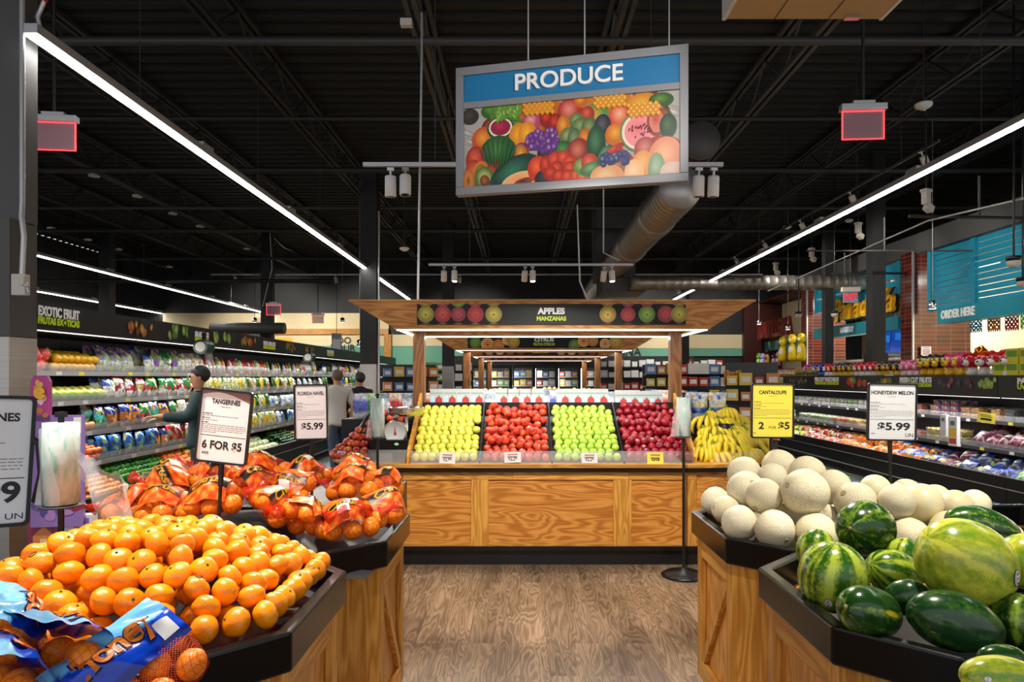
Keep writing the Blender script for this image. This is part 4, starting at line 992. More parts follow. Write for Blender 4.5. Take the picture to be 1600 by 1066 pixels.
WORDB = ['right end, lowest against the rim', 'front rim, second from the aisle corner', 'front rim beside the loose tangerines', 'front, with its word standing upright', 'with a paper label, behind the front bags', 'centre, yellow word facing the camera', 'behind the sign pole', 'beside the tangerine sign pole', 'front, close to the plastic bag roll', 'behind the pole, second row', 'second row close to the plastic bag roll', 'far end beside the plastic bag roll', 'back row under the tangerine sign', 'back row by the navel sign pole', 'back row towards the apple stand', 'back row behind the tangerine sign', 'back corner by the black divider', 'back row towards the tall cooler']
BP = relax([PX(*g[:3]) for g in BG], [.082]*len(BG), None, 25)
for i, (g, p) in enumerate(zip(BG, BP)):
    orange_bag('netted bag of oranges, '+WORDB[i], p, g[3], g[4], i, 5 if i % 3 else 6)
o = MB().lohi((-.006, -.15, 0), (.006, .2, .24)).build('divider_board', M['black'], loc=(-.62, 3.5, .80)); tag(o, 'black divider board at the back corner of the orange bin', 'divider')
# heap core under the bags
o = MB().grid(lambda u, v: (-1.25+(u-.5)*1.28, 3.175+(v-.5)*.92, .80+.17*math.sin(PI*u)**.6*math.sin(PI*v)**.6), 16, 12, flip=False).build('crate_liner', M['black_matte']); tag(o, 'black raised liner under the orange bags on the wide bin', 'liner')
# blue printed bags of tangerines (lower corner)
def blue_bag(label, loc, rot, seed, word_at=.5):
    q = random.Random(seed); t = thing('tangerine_bag', label, 'bag of tangerines', loc, rot=rot)
    r = .036; cs = [Vector((x, y, q.uniform(0, .015))) for x, y in ((-.085, -.065), (0, -.07), (.085, -.065), (-.04, .0), (.045, .0), (.1, .03), (-.1, .03))]
    cs = [Vector(c) for c in relax(cs, [r]*len(cs), None, 40)]
    for c in cs:
        o = NETT.put(c, (q.uniform(0, 3), q.uniform(0, 3), 0), 1.0); o.parent = t
    hv, hf = hull_of(cs, r+.003); MB().add(hv, hf, 0, True).build('net', M['net'], t)
    w, h = .26, .145; fn = crumple(w, h, .02, seed, None, fold=.005)
    def film(u, v):
        p = fn(u, v); return (p[0], p[1]+.055, p[2]+.045+.010*math.sin(4*u+seed)*(v)+.02*(1-abs(2*v-1)))
    bl, lb, dk = S('#0a3fc0'), S('#6fb4e0'), S('#08258c')
    def cf(u, v):
        e = .52+.18*math.sin(u*4+seed); return lb if v > e+.1 else (dk if v < .12 else bl)
    ob = MB().grid(film, 26, 18, 0, True, cfn=cf).build('printed_film', M['attr_gloss'], t)
    for col, bold, dz, m in (('ink', .075, .0022, plain('bag_navy', S('#0a1c78'), .4)), ('o', .035, .0042, plain('bag_orange', S('#f58a14'), .35))):
        tx = MB().text('honey', .052, Matrix.Identity(4), bold=bold, ext=0, w=.17 if bold < .05 else .178); vs = []
        for x, y, z in tx.v:
            u, v = x/w+word_at, (z-.02)/h+.52; p = film(min(max(u, 0), 1), min(max(v, 0), 1)); vs.append((p[0], p[1], p[2]+dz))
        tx.v = vs; tx.build('film_lettering', m, ob)
    MB().grid(lambda u, v: tuple(Vector(film(.78+u*.15, .12+v*.28))+Vector((0, 0, .003))), 4, 4).build('barcode_label', M['paper'], ob)
    return t
NETT = Stock(lambda: lump_ball(.036, 16, 12, .9, 33, .02, .06).build('tangerine', M['netted']))
blue_bag('blue printed net bag of tangerines lying uppermost, showing the word upside down', PX(105, 1030, 1.52), (R(38), R(4), R(155)), 3)
blue_bag('blue printed net bag standing behind the others against the loose tangerines', PX(32, 1008, 1.60), (R(50), R(-8), R(125)), 8)
blue_bag('blue printed net bag at the lower picture corner, mostly cut off', PX(8, 1075, 1.42), (R(40), R(0), R(150)), 13)
blue_bag('blue printed net bag with its dark end turned to the aisle', PX(215, 1062, 1.5), (R(30), R(-25), R(60)), 21)
# ------------------------------------------------------------------ melons
rnd = random.Random(21)
ZX, ZY, ZS = 1060, 680, 2.761
CL = [(160, 285, 62, 3.45, 'at the far aisle corner of the bin'), (205, 320, 60, 3.2, 'on the aisle rim, second from the far corner'), (285, 165, 72, 3.6, 'high at the back nearest the bananas'), (435, 135, 72, 3.65, 'topmost at the back of the heap'), (425, 187, 68, 3.42, 'in the middle behind the front top pair'), (290, 238, 80, 3.25, 'second tier, above the aisle rim'), (370, 265, 78, 3.05, 'second tier, in front of the one leaning to the aisle'), (265, 380, 76, 2.98, 'on the bevelled corner rim'.replace('bevelled', 'angled')), (413, 407, 84, 2.88, 'front rim, showing its round stem scar'), (550, 262, 100, 2.95, 'largest, in the middle of the front'), (560, 180, 78, 3.35, 'back row behind the largest one'), (682, 235, 75, 3.2, 'back row near the honeydew sign pole'), (760, 275, 88, 3.1, 'with a pinkish patch, behind the dark round watermelon'), (590, 412, 90, 2.88, 'front rim touching the dark round watermelon'), (920, 305, 75, 3.0, 'beside the honeydew melons, upper'), (985, 420, 85, 2.93, 'beside the honeydew melons, lower'), (480, 350, 58, 3.1, 'peeping out below the largest one'), (640, 345, 55, 3.12, 'tucked under the one with a pinkish patch')]
HL = [(850, 237, 65, 3.45, 'behind the sign pole foot'), (995, 257, 66, 3.45, 'at the back beside the sign pole'), (1100, 275, 62, 3.45, 'at the back behind the watermelons'), (1070, 325, 85, 3.0, 'in front, with a tan blemish'), (1195, 310, 72, 3.3, 'behind the large pale watermelon'), (1290, 325, 60, 3.4, 'furthest along the bin'), (1130, 375, 80, 2.95, 'front edge of its bin')]
allm = []
for (x, y, r, d, w) in CL: allm.append((PX(ZX+x/ZS, ZY+y/ZS, d), r/ZS*d/F, w, 0))
for (x, y, r, d, w) in HL: allm.append((PX(ZX+x/ZS, ZY+y/ZS, d), r/ZS*d/F, w, 1))
for k, (x, y) in enumerate([(1.2, 3.1), (1.38, 3.3), (1.25, 3.45), (1.6, 3.2), (1.5, 3.0), (1.62, 3.5), (2.2, 3.1), (2.3, 3.4), (2.5, 3.0)]):
    allm.append((Vector((x, y, .87)), .078, 'buried, %s of the lower layer' % ORD[k+1], 0 if x < 1.9 else 1))
MP = relax([m[0] for m in allm], [m[1]*.97 for m in allm], None, 40)
CB = lump_ball(1, 28, 20, .98, 41, .012, .03); CB2 = lump_ball(1, 28, 20, 1.0, 44, .015, .03)
def canta_maker(k):
    def f():
        o = (CB, CB2)[k].build('cantaloupe', M['canta']); tag(o, '', 'cantaloupe', None)
        MB().lathe([(0, 1.0), (.1, .992), (.13, .97), (.15, .965)], 12).build('stem_scar', plain('scar', S('#a8946a'), .8), o); return o
    return f
def honey_maker():
    o = lump_ball(1, 28, 20, 1.02, 47, .01, .02).build('honeydew_melon', M['honeydew']); tag(o, '', 'melon', None)
    MB().lathe([(0, 1.01), (.05, 1.008), (.07, .99)], 10).build('stem_scar', plain('scar2', S('#a89a6a'), .8), o); return o
# radius lives in the mesh scale: normal maps in object space need real metres, so bake at .085 m
for bb in (CB, CB2): bb.v = [tuple(c*.085 for c in v) for v in bb.v]
def canta_maker2(k):
    def f():
        o = (CB, CB2)[k].build('cantaloupe', M['canta']); tag(o, 'cantaloupe', 'cantaloupe')
        MB().lathe([(0, .0822), (.008, .0826), (.011, .083), (.013, .081)], 12).build('stem_scar', M['scar'], o); return o
    return f
M['scar'] = plain('scar', S('#a8946a'), .8)
def honey2():
    b = lump_ball(.085, 28, 20, 1.02, 47, .01, .02); o = b.build('honeydew_melon', M['honeydew']); tag(o, 'honeydew', 'melon')
    MB().lathe([(0, .0855), (.004, .0855), (.006, .083)], 10).build('stem_scar', M['scar'], o); return o
CS = [Stock(canta_maker2(0)), Stock(canta_maker2(1))]; HS = Stock(honey2)
for i, (m, p) in enumerate(zip(allm, MP)):
    rot = (rnd.uniform(.6, 2.2), rnd.uniform(-.5, .5), rnd.uniform(0, 6.28))
    if i == 8: rot = (R(115), R(0), R(20))
    if m[3] == 0: CS[i % 2].put(p, rot, m[1]/.085, 'netted tan cantaloupe, '+m[2])
    else: HS.put(p, rot, m[1]/.085, 'smooth cream honeydew, '+m[2])
def watermelon(mat, zx, zy, a, bq, d, lab, rot, sticker=None, patch=None):
    rot = Vector(rot).to_track_quat('Z', 'Y').to_euler()
    p = PX(ZX+zx/ZS, ZY+zy/ZS, d); ra, rb = a/ZS*d/F, bq/ZS*d/F
    q = hash(lab) % 97; bm = lump_ball(1, 36, 26, 1, len(lab), .012, .025)
    bm.v = [(x*rb, y*rb, z*ra) for x, y, z in bm.v]
    o = bm.build('watermelon', M[mat], loc=p, rot=rot); tag(o, lab, 'watermelon')
    MB().lathe([(0, ra*.99), (.004, ra*.985), (.007, ra*.972)], 8).build('stem_scar', M['scar'], o)
    for kind, sticker in (('sticker', sticker), ('spot', patch)):
        if not sticker: continue
        sx, sz, su, sv = sticker[:4]     # direction towards the camera in world space, sizes
        inv = o.rotation_euler.to_matrix().inverted(); dv = inv @ Vector((sx, -1, sz)).normalized()
        sph = lambda v: Vector((v.x*rb, v.y*rb, v.z*ra))*1.012
        up = inv @ Vector((sticker[4] if len(sticker) > 4 else 0, 0, 1)); rt = dv.cross(up).normalized()*-1; up = rt.cross(dv).normalized()*-1
        def loc(u, v, k=1.0): return tuple(sph((dv+rt*u+up*v).normalized())*k)
        def ell(ru, rv, k, n=24, h=(0, 0)):
            return [loc(h[0], h[1], k)]+[loc(h[0]+ru*math.cos(2*PI*i/n), h[1]+rv*math.sin(2*PI*i/n), k) for i in range(n)], [(0, 1+i, 1+(i+1) % n) for i in range(n)]
        sb = MB()
        if kind == 'spot':
            for ru, k, c in ((1.0, 1.0, '#7c8c28'), (.86, 1.002, '#b8a828'), (.7, 1.004, '#e0c02c')):
                vs, fs = ell(su*ru, sv*ru, k-.009); sb.add(vs, fs, 0, True, S(c))
            for f in sb.f: f.reverse()
            sb.build('ground_spot', M['attr_gloss'], o); continue
        for ru, rv, k, c in ((su, sv, 1.0, '#0c6c46'), (su*.88, sv*.9, 1.004, '#f0f2ee'), (su*.8, sv*.82, 1.007, '#cfd8d0'), (su*.62, sv*.72, 1.010, '#f2f2ee')):
            vs, fs = ell(ru, rv, k); sb.add(vs, fs, 0, False, S(c))
        for h in ((0, sv*.5), (0, -sv*.5)):
            vs, fs = ell(su*.26, sv*.16, 1.014, 10, h); sb.add(vs, fs, 0, False, S('#c81c30'))
        vs, fs = ell(su*.5, sv*.16, 1.013, 16); sb.add(vs, fs, 0, False, S('#d04858'))
        for k in range(5):
            vs, fs = ell(su*.07, sv*.1, 1.017, 6, (su*(-.32+.16*k), 0)); sb.add(vs, fs, 0, False, S('#f4f0ec'))
        for f in sb.f: f.reverse()
        so = sb.build('sticker', M['attr_gloss'], o)
    return o
watermelon('melon_dark', 807, 400, 143, 115, 2.42, 'dark green round watermelon perched on top, against the cantaloupes', (-.75, -.6, .12))
watermelon('melon_stripe', 668, 612, 152, 145, 2.15, 'striped green watermelon standing upright by the aisle corner', (.05, -.12, 1), (-.65, -.75, .12, .16))
watermelon('melon_dark', 822, 765, 168, 112, 1.9, 'dark watermelon with a yellow ground spot at the rim', (-.82, -.45, .3), None, (.55, .25, .32, .12, .5))
watermelon('melon_stripe', 930, 595, 130, 98, 2.2, 'mottled mid green watermelon in the middle of the bin', (.85, .2, -.35))
watermelon('melon_stripe', 595, 500, 95, 82, 2.4, 'pale striped watermelon behind the upright one', (.3, .2, .9))
watermelon('melon_black', 985, 700, 92, 76, 2.03, 'small dark watermelon wedged in the middle gap', (.7, -.5, .3))
watermelon('melon_light', 1237, 552, 210, 182, 1.98, 'very large yellow green watermelon with a round sticker', (.78, .1, -.5), (.75, -.12, .14, .20, -.2))
watermelon('melon_dark', 1312, 395, 172, 82, 2.5, 'long dark watermelon lying at the back', (.95, .1, -.25))
watermelon('melon_black', 1192, 808, 200, 128, 1.82, 'dark green watermelon lying along the front rim', (.95, -.1, -.28))
watermelon('melon_light', 1500, 545, 120, 115, 2.12, 'pale watermelon cut by the picture edge, upper', (.5, .3, .8))
watermelon('melon_dark', 1470, 805, 122, 118, 1.88, 'dark watermelon cut by the picture edge, front', (.3, .4, .7))
watermelon('melon_stripe', 975, 520, 76, 76, 2.33, 'bright striped watermelon behind the perched dark one', (.4, .3, .8))
watermelon('melon_dark', 1350, 710, 100, 90, 2.1, 'dark watermelon in the shade under the large pale one', (.8, .4, .2))
watermelon('melon_dark', 1400, 965, 115, 60, 1.5, 'dark watermelon at the back of the nearest bin', (.95, .1, -.1))
watermelon('melon_light', 1395, 1052, 190, 95, 1.36, 'striped pale watermelon with a small label in the nearest bin', (.96, .1, -.12), (-.7, .35, .1, .12))
# ------------------------------------------------------------------ price signs on poles
def price_sign(label, px, py, w, h, d, roll, yaw, title, price, paper='paper', foot=.86, tw=.62, psize=.13, extra=(), arc=False, lines=True, pole_px=None, pole_to=None):
    c = PX(px, py, d); W_, H_ = w*d/F, h*d/F
    t = thing('price_sign', label, 'sign', (c.x, c.y, foot)); zc = c.z-foot
    MM = Matrix.Translation((0, 0, zc)) @ Matrix.Rotation(yaw, 4, 'Z') @ Matrix.Rotation(roll, 4, 'Y')
    def rr(w2, h2, r):
        pts = []
        for cx, cz, a0 in ((w2-r, h2-r, 0), (-w2+r, h2-r, 90), (-w2+r, -h2+r, 180), (w2-r, -h2+r, 270)):
            for k in range(5): a = R(a0+k*22.5); pts.append((cx+r*math.cos(a), cz+r*math.sin(a)))
        return pts
    TY = MM @ Matrix.Rotation(R(90), 4, 'X')      # prism z -> -y
    o_, i_ = rr(W_/2, H_/2, .012), rr(W_/2-.008, H_/2-.008, .008)
    MB().ring(o_, i_, -.006, .008, M=TY).prism(o_, -.008, -.006, M=TY).build('sign_frame', M['black'], t)
    ob = MB().prism(i_, -.006, .0015, M=TY).build('price_card', M[paper], t)
    b = MB(); iw = W_-.03
    def TX(s, z, hh, ww, x=0, bold=.02): b.text(s, hh, MM @ Matrix.Translation((x, -.0017, z)), ext=.0006, w=ww, bold=bold)
    TX(title, H_*.5-H_*.195, H_*.062, W_*tw, 0, .03)
    q = random.Random(len(title)*7)
    def dash(z, x0, x1, th, bold=False):
        x = x0
        while x < x1-.004:
            l = min(q.uniform(.006, .018), x1-x); b.lohi((x, -.0019, z-th/2), (x+l, -.0016, z+th/2), M=MM); x += l+.003
    dash(H_*.5-H_*.235, -W_*.09, W_*.09, .0016)
    z = H_*.5-H_*.33
    for k, (f, th) in enumerate(((.22, .003), (.8, .0014), (.2, .003), (.35, .0014), (.18, .003), (.98, .0014), (1, .0014), (1, .0014), (.95, .0014), (.35, .0014))):
        if k in (0, 2, 4): z -= H_*.008
        dash(z, -iw/2, -iw/2+iw*f, th); z -= H_*.026
    b.lohi((-iw/2, -.0019, -H_*.135), (iw/2, -.0016, -H_*.128), M=MM)
    for s, x, zz, hh, ww in price: b.text(s, H_*hh, MM @ Matrix.Translation((W_*x, -.0017, H_*zz)), ext=.0006, w=W_*ww, bold=.03 if hh > .07 else .0)
    b.build('sign_lettering', M['ink'], ob)
    if arc:
        ab = MB(); N = 14; vs = []
        for k in range(N+1):
            u = k/N; x = -W_/2+.01+u*(W_-.02); top = H_/2-.009; vs += [(x, -.0018, top), (x, -.0018, top-.004-.028*abs(u*2-.7)**1.6*.8)]
        ab.add(vs, [(2*k, 2*k+2, 2*k+3, 2*k+1) for k in range(N)], M=MM); ab.build('card_arc', plain('mauve', S('#8d5f5c'), .5), ob)
    pb = (MM @ Vector((0, .012, -H_/2)))
    foot_p = Vector((0, .01, 0)) if pole_to is None else Vector((pole_to.x-c.x, pole_to.y-c.y, 0))
    MB().tube([pb+Vector((0, 0, .06)), pb, foot_p], .0075, 8).build('pole', M['black'], t)
    MB().tube([pb+Vector((0, 0, .02)), pb.lerp(foot_p, .22)], .0115, 8).build('pole_sleeve', M['black'], t)
    return t
price_sign('white price sign reading tangerines, six for five dollars', 350, 667, 84, 116, 2.66, R(6), R(-3), 'TANGERINES', [('6 FOR $5', .0, -.305, .105, .76), ('4450', -.31, -.385, .035, .13)], arc=True, foot=.86, pole_to=PX(338, 820, 2.66), tw=.54)
price_sign('white price sign reading Florida navel'.replace('Florida', 'florida'), 486, 644, 52, 87, 3.62, R(-1), R(4), 'FLORIDA NAVEL', [('$5.99', .03, -.31, .115, .64)], foot=.86, tw=.78)
price_sign('yellow price sign reading cantaloupe, two for five dollars', 1207, 642, 68, 86, 3.72, R(.6), R(2), 'CANTALOUPE', [('2', -.26, -.33, .12, .13), ('FOR', .0, -.33, .05, .17), ('$5', .27, -.33, .125, .26), ('4050', -.42, -.415, .02, .08)], 'yellow_paper', foot=.86, tw=.64)
price_sign('white price sign reading honeydew melon', 1393.5, 644, 79, 90, 3.5, R(1.2), R(3), 'HONEYDEW MELON', [('$5.99', .04, -.31, .125, .66), ('UN', .36, -.43, .065, .16), ('4034', -.38, -.385, .02, .08)], foot=.86, tw=.86)
price_sign('large white price sign cut by the picture edge beside the bag roll', -37, 722, 146, 210, 1.56, R(3), R(46), 'TANGERINES', [('$4.99', .0, -.31, .15, .8), ('Per UN', .26, -.445, .045, .36)], foot=.86, tw=.72)
# ------------------------------------------------------------------ plastic bag rolls
def bag_roll(label, x, y, zb, zt, r, foot, base=False, tail=False):
    t = thing('bag_roll_stand', label, 'bag roll', (x, y, foot))
    MB().tube([(0, 0, .0), (0, 0, zt-foot+.03)], .011, 10).box((0, 0, zt-foot+.03), (.03, .03, .02)).build('pole', M['black'], t)
    MB().lathe([(0, zb-foot-.012), (r*1.2, zb-foot-.012), (r*1.25, zb-foot-.006), (0, zb-foot-.006)], 24).build('plate', M['charcoal'], t)
    q = random.Random(3); prof = [(r*.35, zb-foot), (r, zb-foot), (r*1.01, (zb+zt)/2-foot), (r*.98, zt-foot), (r*.35, zt-foot)]
    ob = MB().lathe(prof, 26).build('roll', M['roll'], t)
    H_ = zt-zb
    def sheet(u, v):      # loose outer bag, flaring at the lower corner
        a = R(150)+u*R(150); rr = r*1.03+.006*math.sin(u*9+v*4)+(1-v)*.05*max(0, .5-u)*2
        return (rr*math.cos(a)*1.0, rr*math.sin(a), zb-foot+v*H_*.93+(1-v)*(-.03)*max(0, .4-u))
    MB().grid(sheet, 18, 12).build('loose_bag', M['film'], t)
    if tail:
        def tl(u, v):     # one bag pulled off and hanging towards the oranges
            x0 = r*.9+u*.23; zc = zb-foot+H_*(.62-.62*u**.8)
            w = .05+.13*u
            return (x0, -.01+.03*math.sin(v*7+u*5)*(.3+u)+.02*math.sin(u*11), zc+(v-.75)*w*2.0+.012*math.sin(u*14+v*3))
        MB().grid(tl, 20, 12).build('pulled_bag', M['film'], t)
    if base: MB().lathe([(0, 0), (.175, 0), (.18, .012), (.15, .03), (.03, .045), (.02, .07), (0, .07)], 32).build('base', M['black'], t)
    return t
bag_roll('large plastic bag roll on a black pole before the purple display', -1.735, 2.58, 1.125, 1.43, .062, 0, False, True)
bag_roll('plastic bag roll on a black pole beside the dial scale', -1.16, 5.55, 1.12, 1.43, .056, 0, True)
bag_roll('plastic bag roll on a round footed pole before the red apples', 1.315, 5.5, 1.13, 1.44, .056, 0, True)
# ------------------------------------------------------------------ the apple island
IX, IY0 = .275, 5.72           # centre line and front of the deck
HW, RC, DY = 2.06, .8, 2.3
def rrect(cx, y0, hw, dy, r, n=8):
    pts = []
    for x, y, a0 in ((cx+hw-r, y0+r, -90), (cx+hw-r, y0+dy-r, 0), (cx-hw+r, y0+dy-r, 90), (cx-hw+r, y0+r, 180)):
        for k in range(n+1): a = R(a0+90*k/n); pts.append((x+r*math.cos(a), y+r*math.sin(a)))
    return pts
t = thing('display_island', 'long oak display island carrying the apples under the first canopy', 'display island', (IX, IY0, 0)); org = t.location
MB().prism(rrect(IX, IY0+.12, HW-.12, DY-.24, RC-.12), 0, .13).build('plinth', M['black'], t, org=org)
MB().ring(rrect(IX, IY0+.07, HW-.07, DY-.14, RC-.07), rrect(IX, IY0+.13, HW-.13, DY-.26, RC-.13), .13, .165).build('bumper', M['rubber'], t, org=org)
MB().prism(rrect(IX, IY0+.105, HW-.105, DY-.21, RC-.105), .165, .80).build('body_panel', M['ply_x'], t, org=org)
yf = IY0+.105
b = [(-1.32, -1.21), (-.42, -.27), (.79, .945), (1.38, 1.5)]
for x0, x1 in b: MB().lohi((x0, yf-.02, .165), (x1, yf+.01, .73)).build('stile', M['oak_z'], t, org=org, bevel=.002)
xs = [(-1.21, -.42), (-.27, .79), (.945, 1.38)]
for x0, x1 in ((-1.0, -.06), (-.06, .92), (.92, 1.5)): MB().lohi((x0, yf-.021, .73), (x1-.001, yf+.01, .80)).build('top_rail', M['oak_x'], t, org=org, bevel=.002)
for x0, x1 in xs: MB().lohi((x0, yf-.019, .165), (x1, yf+.01, .20)).build('bottom_rail', M['oak_x'], t, org=org, bevel=.002)
MB().ring(rrect(IX, IY0+.03, HW-.03, DY-.06, RC-.03), rrect(IX, IY0+.12, HW-.12, DY-.24, RC-.12), .80, .838).build('bumper', M['rubber'], t, org=org, bevel=.006)
MB().prism(rrect(IX, IY0+.02, HW-.02, DY-.04, RC-.02), .838, .868).build('deck', M['oak_x'], t, org=org, bevel=.003)
# sloped wells: four apple bins front, with dividers
ZF, ZK, YF, YK = .875, 1.30, IY0+.14, IY0+.86
def slope(y): return ZF+(ZK-ZF)*(y-YF)/(YK-YF)
w = MB(); w.add([(-.95, YF, ZF-.02), (1.48, YF, ZF-.02), (1.48, YK, ZK-.03), (-.95, YK, ZK-.03)], [(0, 1, 2, 3)])
w.build('bin_slope', M['black'], t, org=org)
MB().lohi((-.955, YK, .868), (1.485, YK+.02, ZK+.06)).build('bin_back', M['black'], t, org=org)
DIV = [-.955, -.345, .27, .885, 1.485]
for i, x in enumerate(DIV):
    end = i in (0, 4); th = .012 if end else .006; e = .13 if end else .05
    vs = [(x-th, YF-.06, .868), (x-th, YK, .868), (x-th, YK, ZK+e+.02), (x-th, YF-.02, ZF+e-.02), (x-th, YF-.06, ZF+e*.4)]
    vs += [(x+th, v[1], v[2]) for v in vs]
    MB().add(vs, [(4, 3, 2, 1, 0), (5, 6, 7, 8, 9)]+[(k, (k+1) % 5, 5+(k+1) % 5, 5+k) for k in range(5)]).build('divider', M['oak_y'] if end else M['black'], t, org=org)
MB().lohi((-.93, YF-.065, .868), (1.47, YF-.06, .975)).build('front_guard', M['clear'], t, org=org)
# canopy frame on posts
t = thing('display_canopy', 'oak canopy over the apples with the apple banner', 'canopy', (IX, 6.4, .868)); org = t.location
ZB_, ZT_ = 2.03, 2.255
CW_T, CW_B = 1.745, 1.37
yF, yB = 5.9, 6.98
for x in (-.985, 1.51):
    for y in (6.67,):
        MB().lohi((x-.055, y-.055, .868), (x+.055, y+.055, ZT_-.1)).build('post', M['post'], t, org=org, bevel=.004)
for y, nm in ((yF, 'front'), (yB, 'back')):
    vs = [(IX-CW_B, y, ZB_), (IX+CW_B, y, ZB_), (IX+CW_T, y, ZT_), (IX-CW_T, y, ZT_)]; th = .03 if nm == 'front' else -.03
    vs += [(a, b2+th, c) for a, b2, c in vs]
    MB().add(vs, [(0, 1, 2, 3), (7, 6, 5, 4), (0, 4, 5, 1), (1, 5, 6, 2), (2, 6, 7, 3), (3, 7, 4, 0)]).build('fascia_board', M['ply_x'], t, org=org)
for s in (-1, 1):
    vs = [(IX+s*CW_B, yF+.03, ZB_), (IX+s*CW_B, yB-.03, ZB_), (IX+s*CW_T, yB-.03, ZT_), (IX+s*CW_T, yF+.03, ZT_)]; vs += [(a-s*.03, b2, c) for a, b2, c in vs]
    MB().add(vs, [(0, 1, 2, 3), (7, 6, 5, 4), (0, 4, 5, 1), (1, 5, 6, 2), (2, 6, 7, 3), (3, 7, 4, 0)]).build('end_board', M['oak_y'], t, org=org)
MB().lohi((IX-CW_T-.01, yF-.015, ZT_), (IX+CW_T+.01, yB+.015, ZT_+.018)).build('top_board', M['oak_x'], t, org=org)
MB().lohi((-.93, 6.62, ZB_+.02), (1.455, 6.72, ZB_+.09)).build('cross_beam', M['post'], t, org=org)
MB().lohi((IX-CW_B, yF+.0, ZB_-.012), (IX+CW_B, yF+.09, ZB_)).lohi((IX-CW_B, yB-.09, ZB_-.012), (IX+CW_B, yB, ZB_)).lohi((IX-CW_B, yF+.09, ZB_-.012), (IX-CW_B+.09, yB-.09, ZB_)).lohi((IX+CW_B-.09, yF+.09, ZB_-.012), (IX+CW_B, yB-.09, ZB_)).build('bottom_trim', M['oak_x'], t, org=org)
for a, c in (((IX-CW_B+.02, yF+.03), (IX+CW_B-.02, yF+.06)), ((IX-CW_B+.02, yB-.06), (IX+CW_B-.02, yB-.03)), ((IX-CW_B+.03, yF+.1), (IX-CW_B+.06, yB-.1)), ((IX+CW_B-.06, yF+.1), (IX+CW_B-.03, yB-.1))):
    MB().lohi((*a, ZB_-.022), (*c, ZB_-.013)).build('light_strip', M['led'], t, org=org)
area(IX, yF+.06, ZB_-.03, 2.6, .03, 18, (R(12), 0, 0)); area(IX, yB-.06, ZB_-.03, 2.6, .03, 12, (R(-8), 0, 0))
M['banner'] = plain('banner_black', (.007, .007, .007), .4, 0, .25)
def banner(t, org, x0, x1, z0, z1, y, title, sub, tz, fruits, tw):
    ob = MB().lohi((x0, y-.012, z0), (x1, y, z1)).build('banner', M['banner'], t, org=org)
    b = MB(); h = z1-z0
    for i, (fx, fz, r, c1, c2) in enumerate(fruits):
        yy = y-.0125-i*.0004
        def clip(bm): 
            bm.v = [(v[0], v[1], min(max(v[2], z0+.002), z1-.002)) for v in bm.v]; return bm
        bb = MB(); X = x0+fx*(x1-x0); Z = z0+fz*h; bb.disc((X, yy, Z), r*h, r*h, 24, col=S(c2)); bb.disc((X, yy-.0001, Z+.05*r*h), r*h*.8, r*h*.8, 24, col=S(c1), rim=S(c2)); bb.disc((X, yy-.0002, Z-.02*h), r*h*.13, r*h*.1, 8, col=S('#3c2c10'))
        clip(bb); b.add(bb.v, bb.f, 0, False, bb.c)
    b.build('banner_print', M['picture'], ob, org=None).location = (0, 0, 0)
    bo = list(ob.children)[0]; bo.location = Vector((0, 0, 0))-Vector(org)
    c = (x0+x1)/2
    lt = MB().text(title, h*.28, Matrix.Translation((c-org[0], y-.013-org[1], z0+h*.52-org[2])), ext=.002, w=tw, bold=.05).build('banner_title', M['lettering'], ob)
    MB().text(sub, h*.2, Matrix.Translation((c-org[0], y-.013-org[1], z0+h*.2-org[2])), ext=.002, w=tw*1.08, bold=.045).build('banner_subtitle', M['limegreen'], ob)
AP = []
for i, (x, c1, c2) in enumerate([(.04, '#d8c838', '#8c8418'), (.118, '#e05838', '#a01c18'), (.19, '#d04858', '#8c1c28'), (.268, '#e04838', '#a01c20'), (.352, '#e0d040', '#98881c')]): AP.append((x*.81, .5, .40 if i != 2 else .36, c1, c2))
for i, (x, c1, c2) in enumerate([(.04, '#d0c030', '#806c14'), (.118, '#c85868', '#8c2c3c'), (.19, '#a8d060', '#5c8c24'), (.268, '#d06868', '#983838'), (.352, '#d8c838', '#8c7c18')]): AP.append((x*.81, 1.22, .38, c1, c2)); AP.append((x*.81, -.26, .36, '#c0b030', '#5c5010'))
for i, (x, c1, c2) in enumerate([(.71, '#e8c840', '#a07c14'), (.785, '#d84838', '#981c18'), (.855, '#a8d030', '#5c8418'), (.925, '#d84840', '#901c20'), (.975, '#e0c838', '#94801c')]): AP.append((x, .5, .40 if i != 1 else .36, c1, c2))
for i, (x, c1, c2) in enumerate([(.71, '#d8b830', '#8c6c14'), (.785, '#c86070', '#8c3040'), (.855, '#c84848', '#8c2828'), (.975, '#d0c038', '#807018')]): AP.append((x, 1.22, .38, c1, c2)); AP.append((x, -.26, .36, '#a04028', '#502010'))
banner(t, org, -.89, 1.425, ZB_+.025, ZT_-.02, yF-.001, 'APPLES', 'MANZANAS', 0, AP, .235)
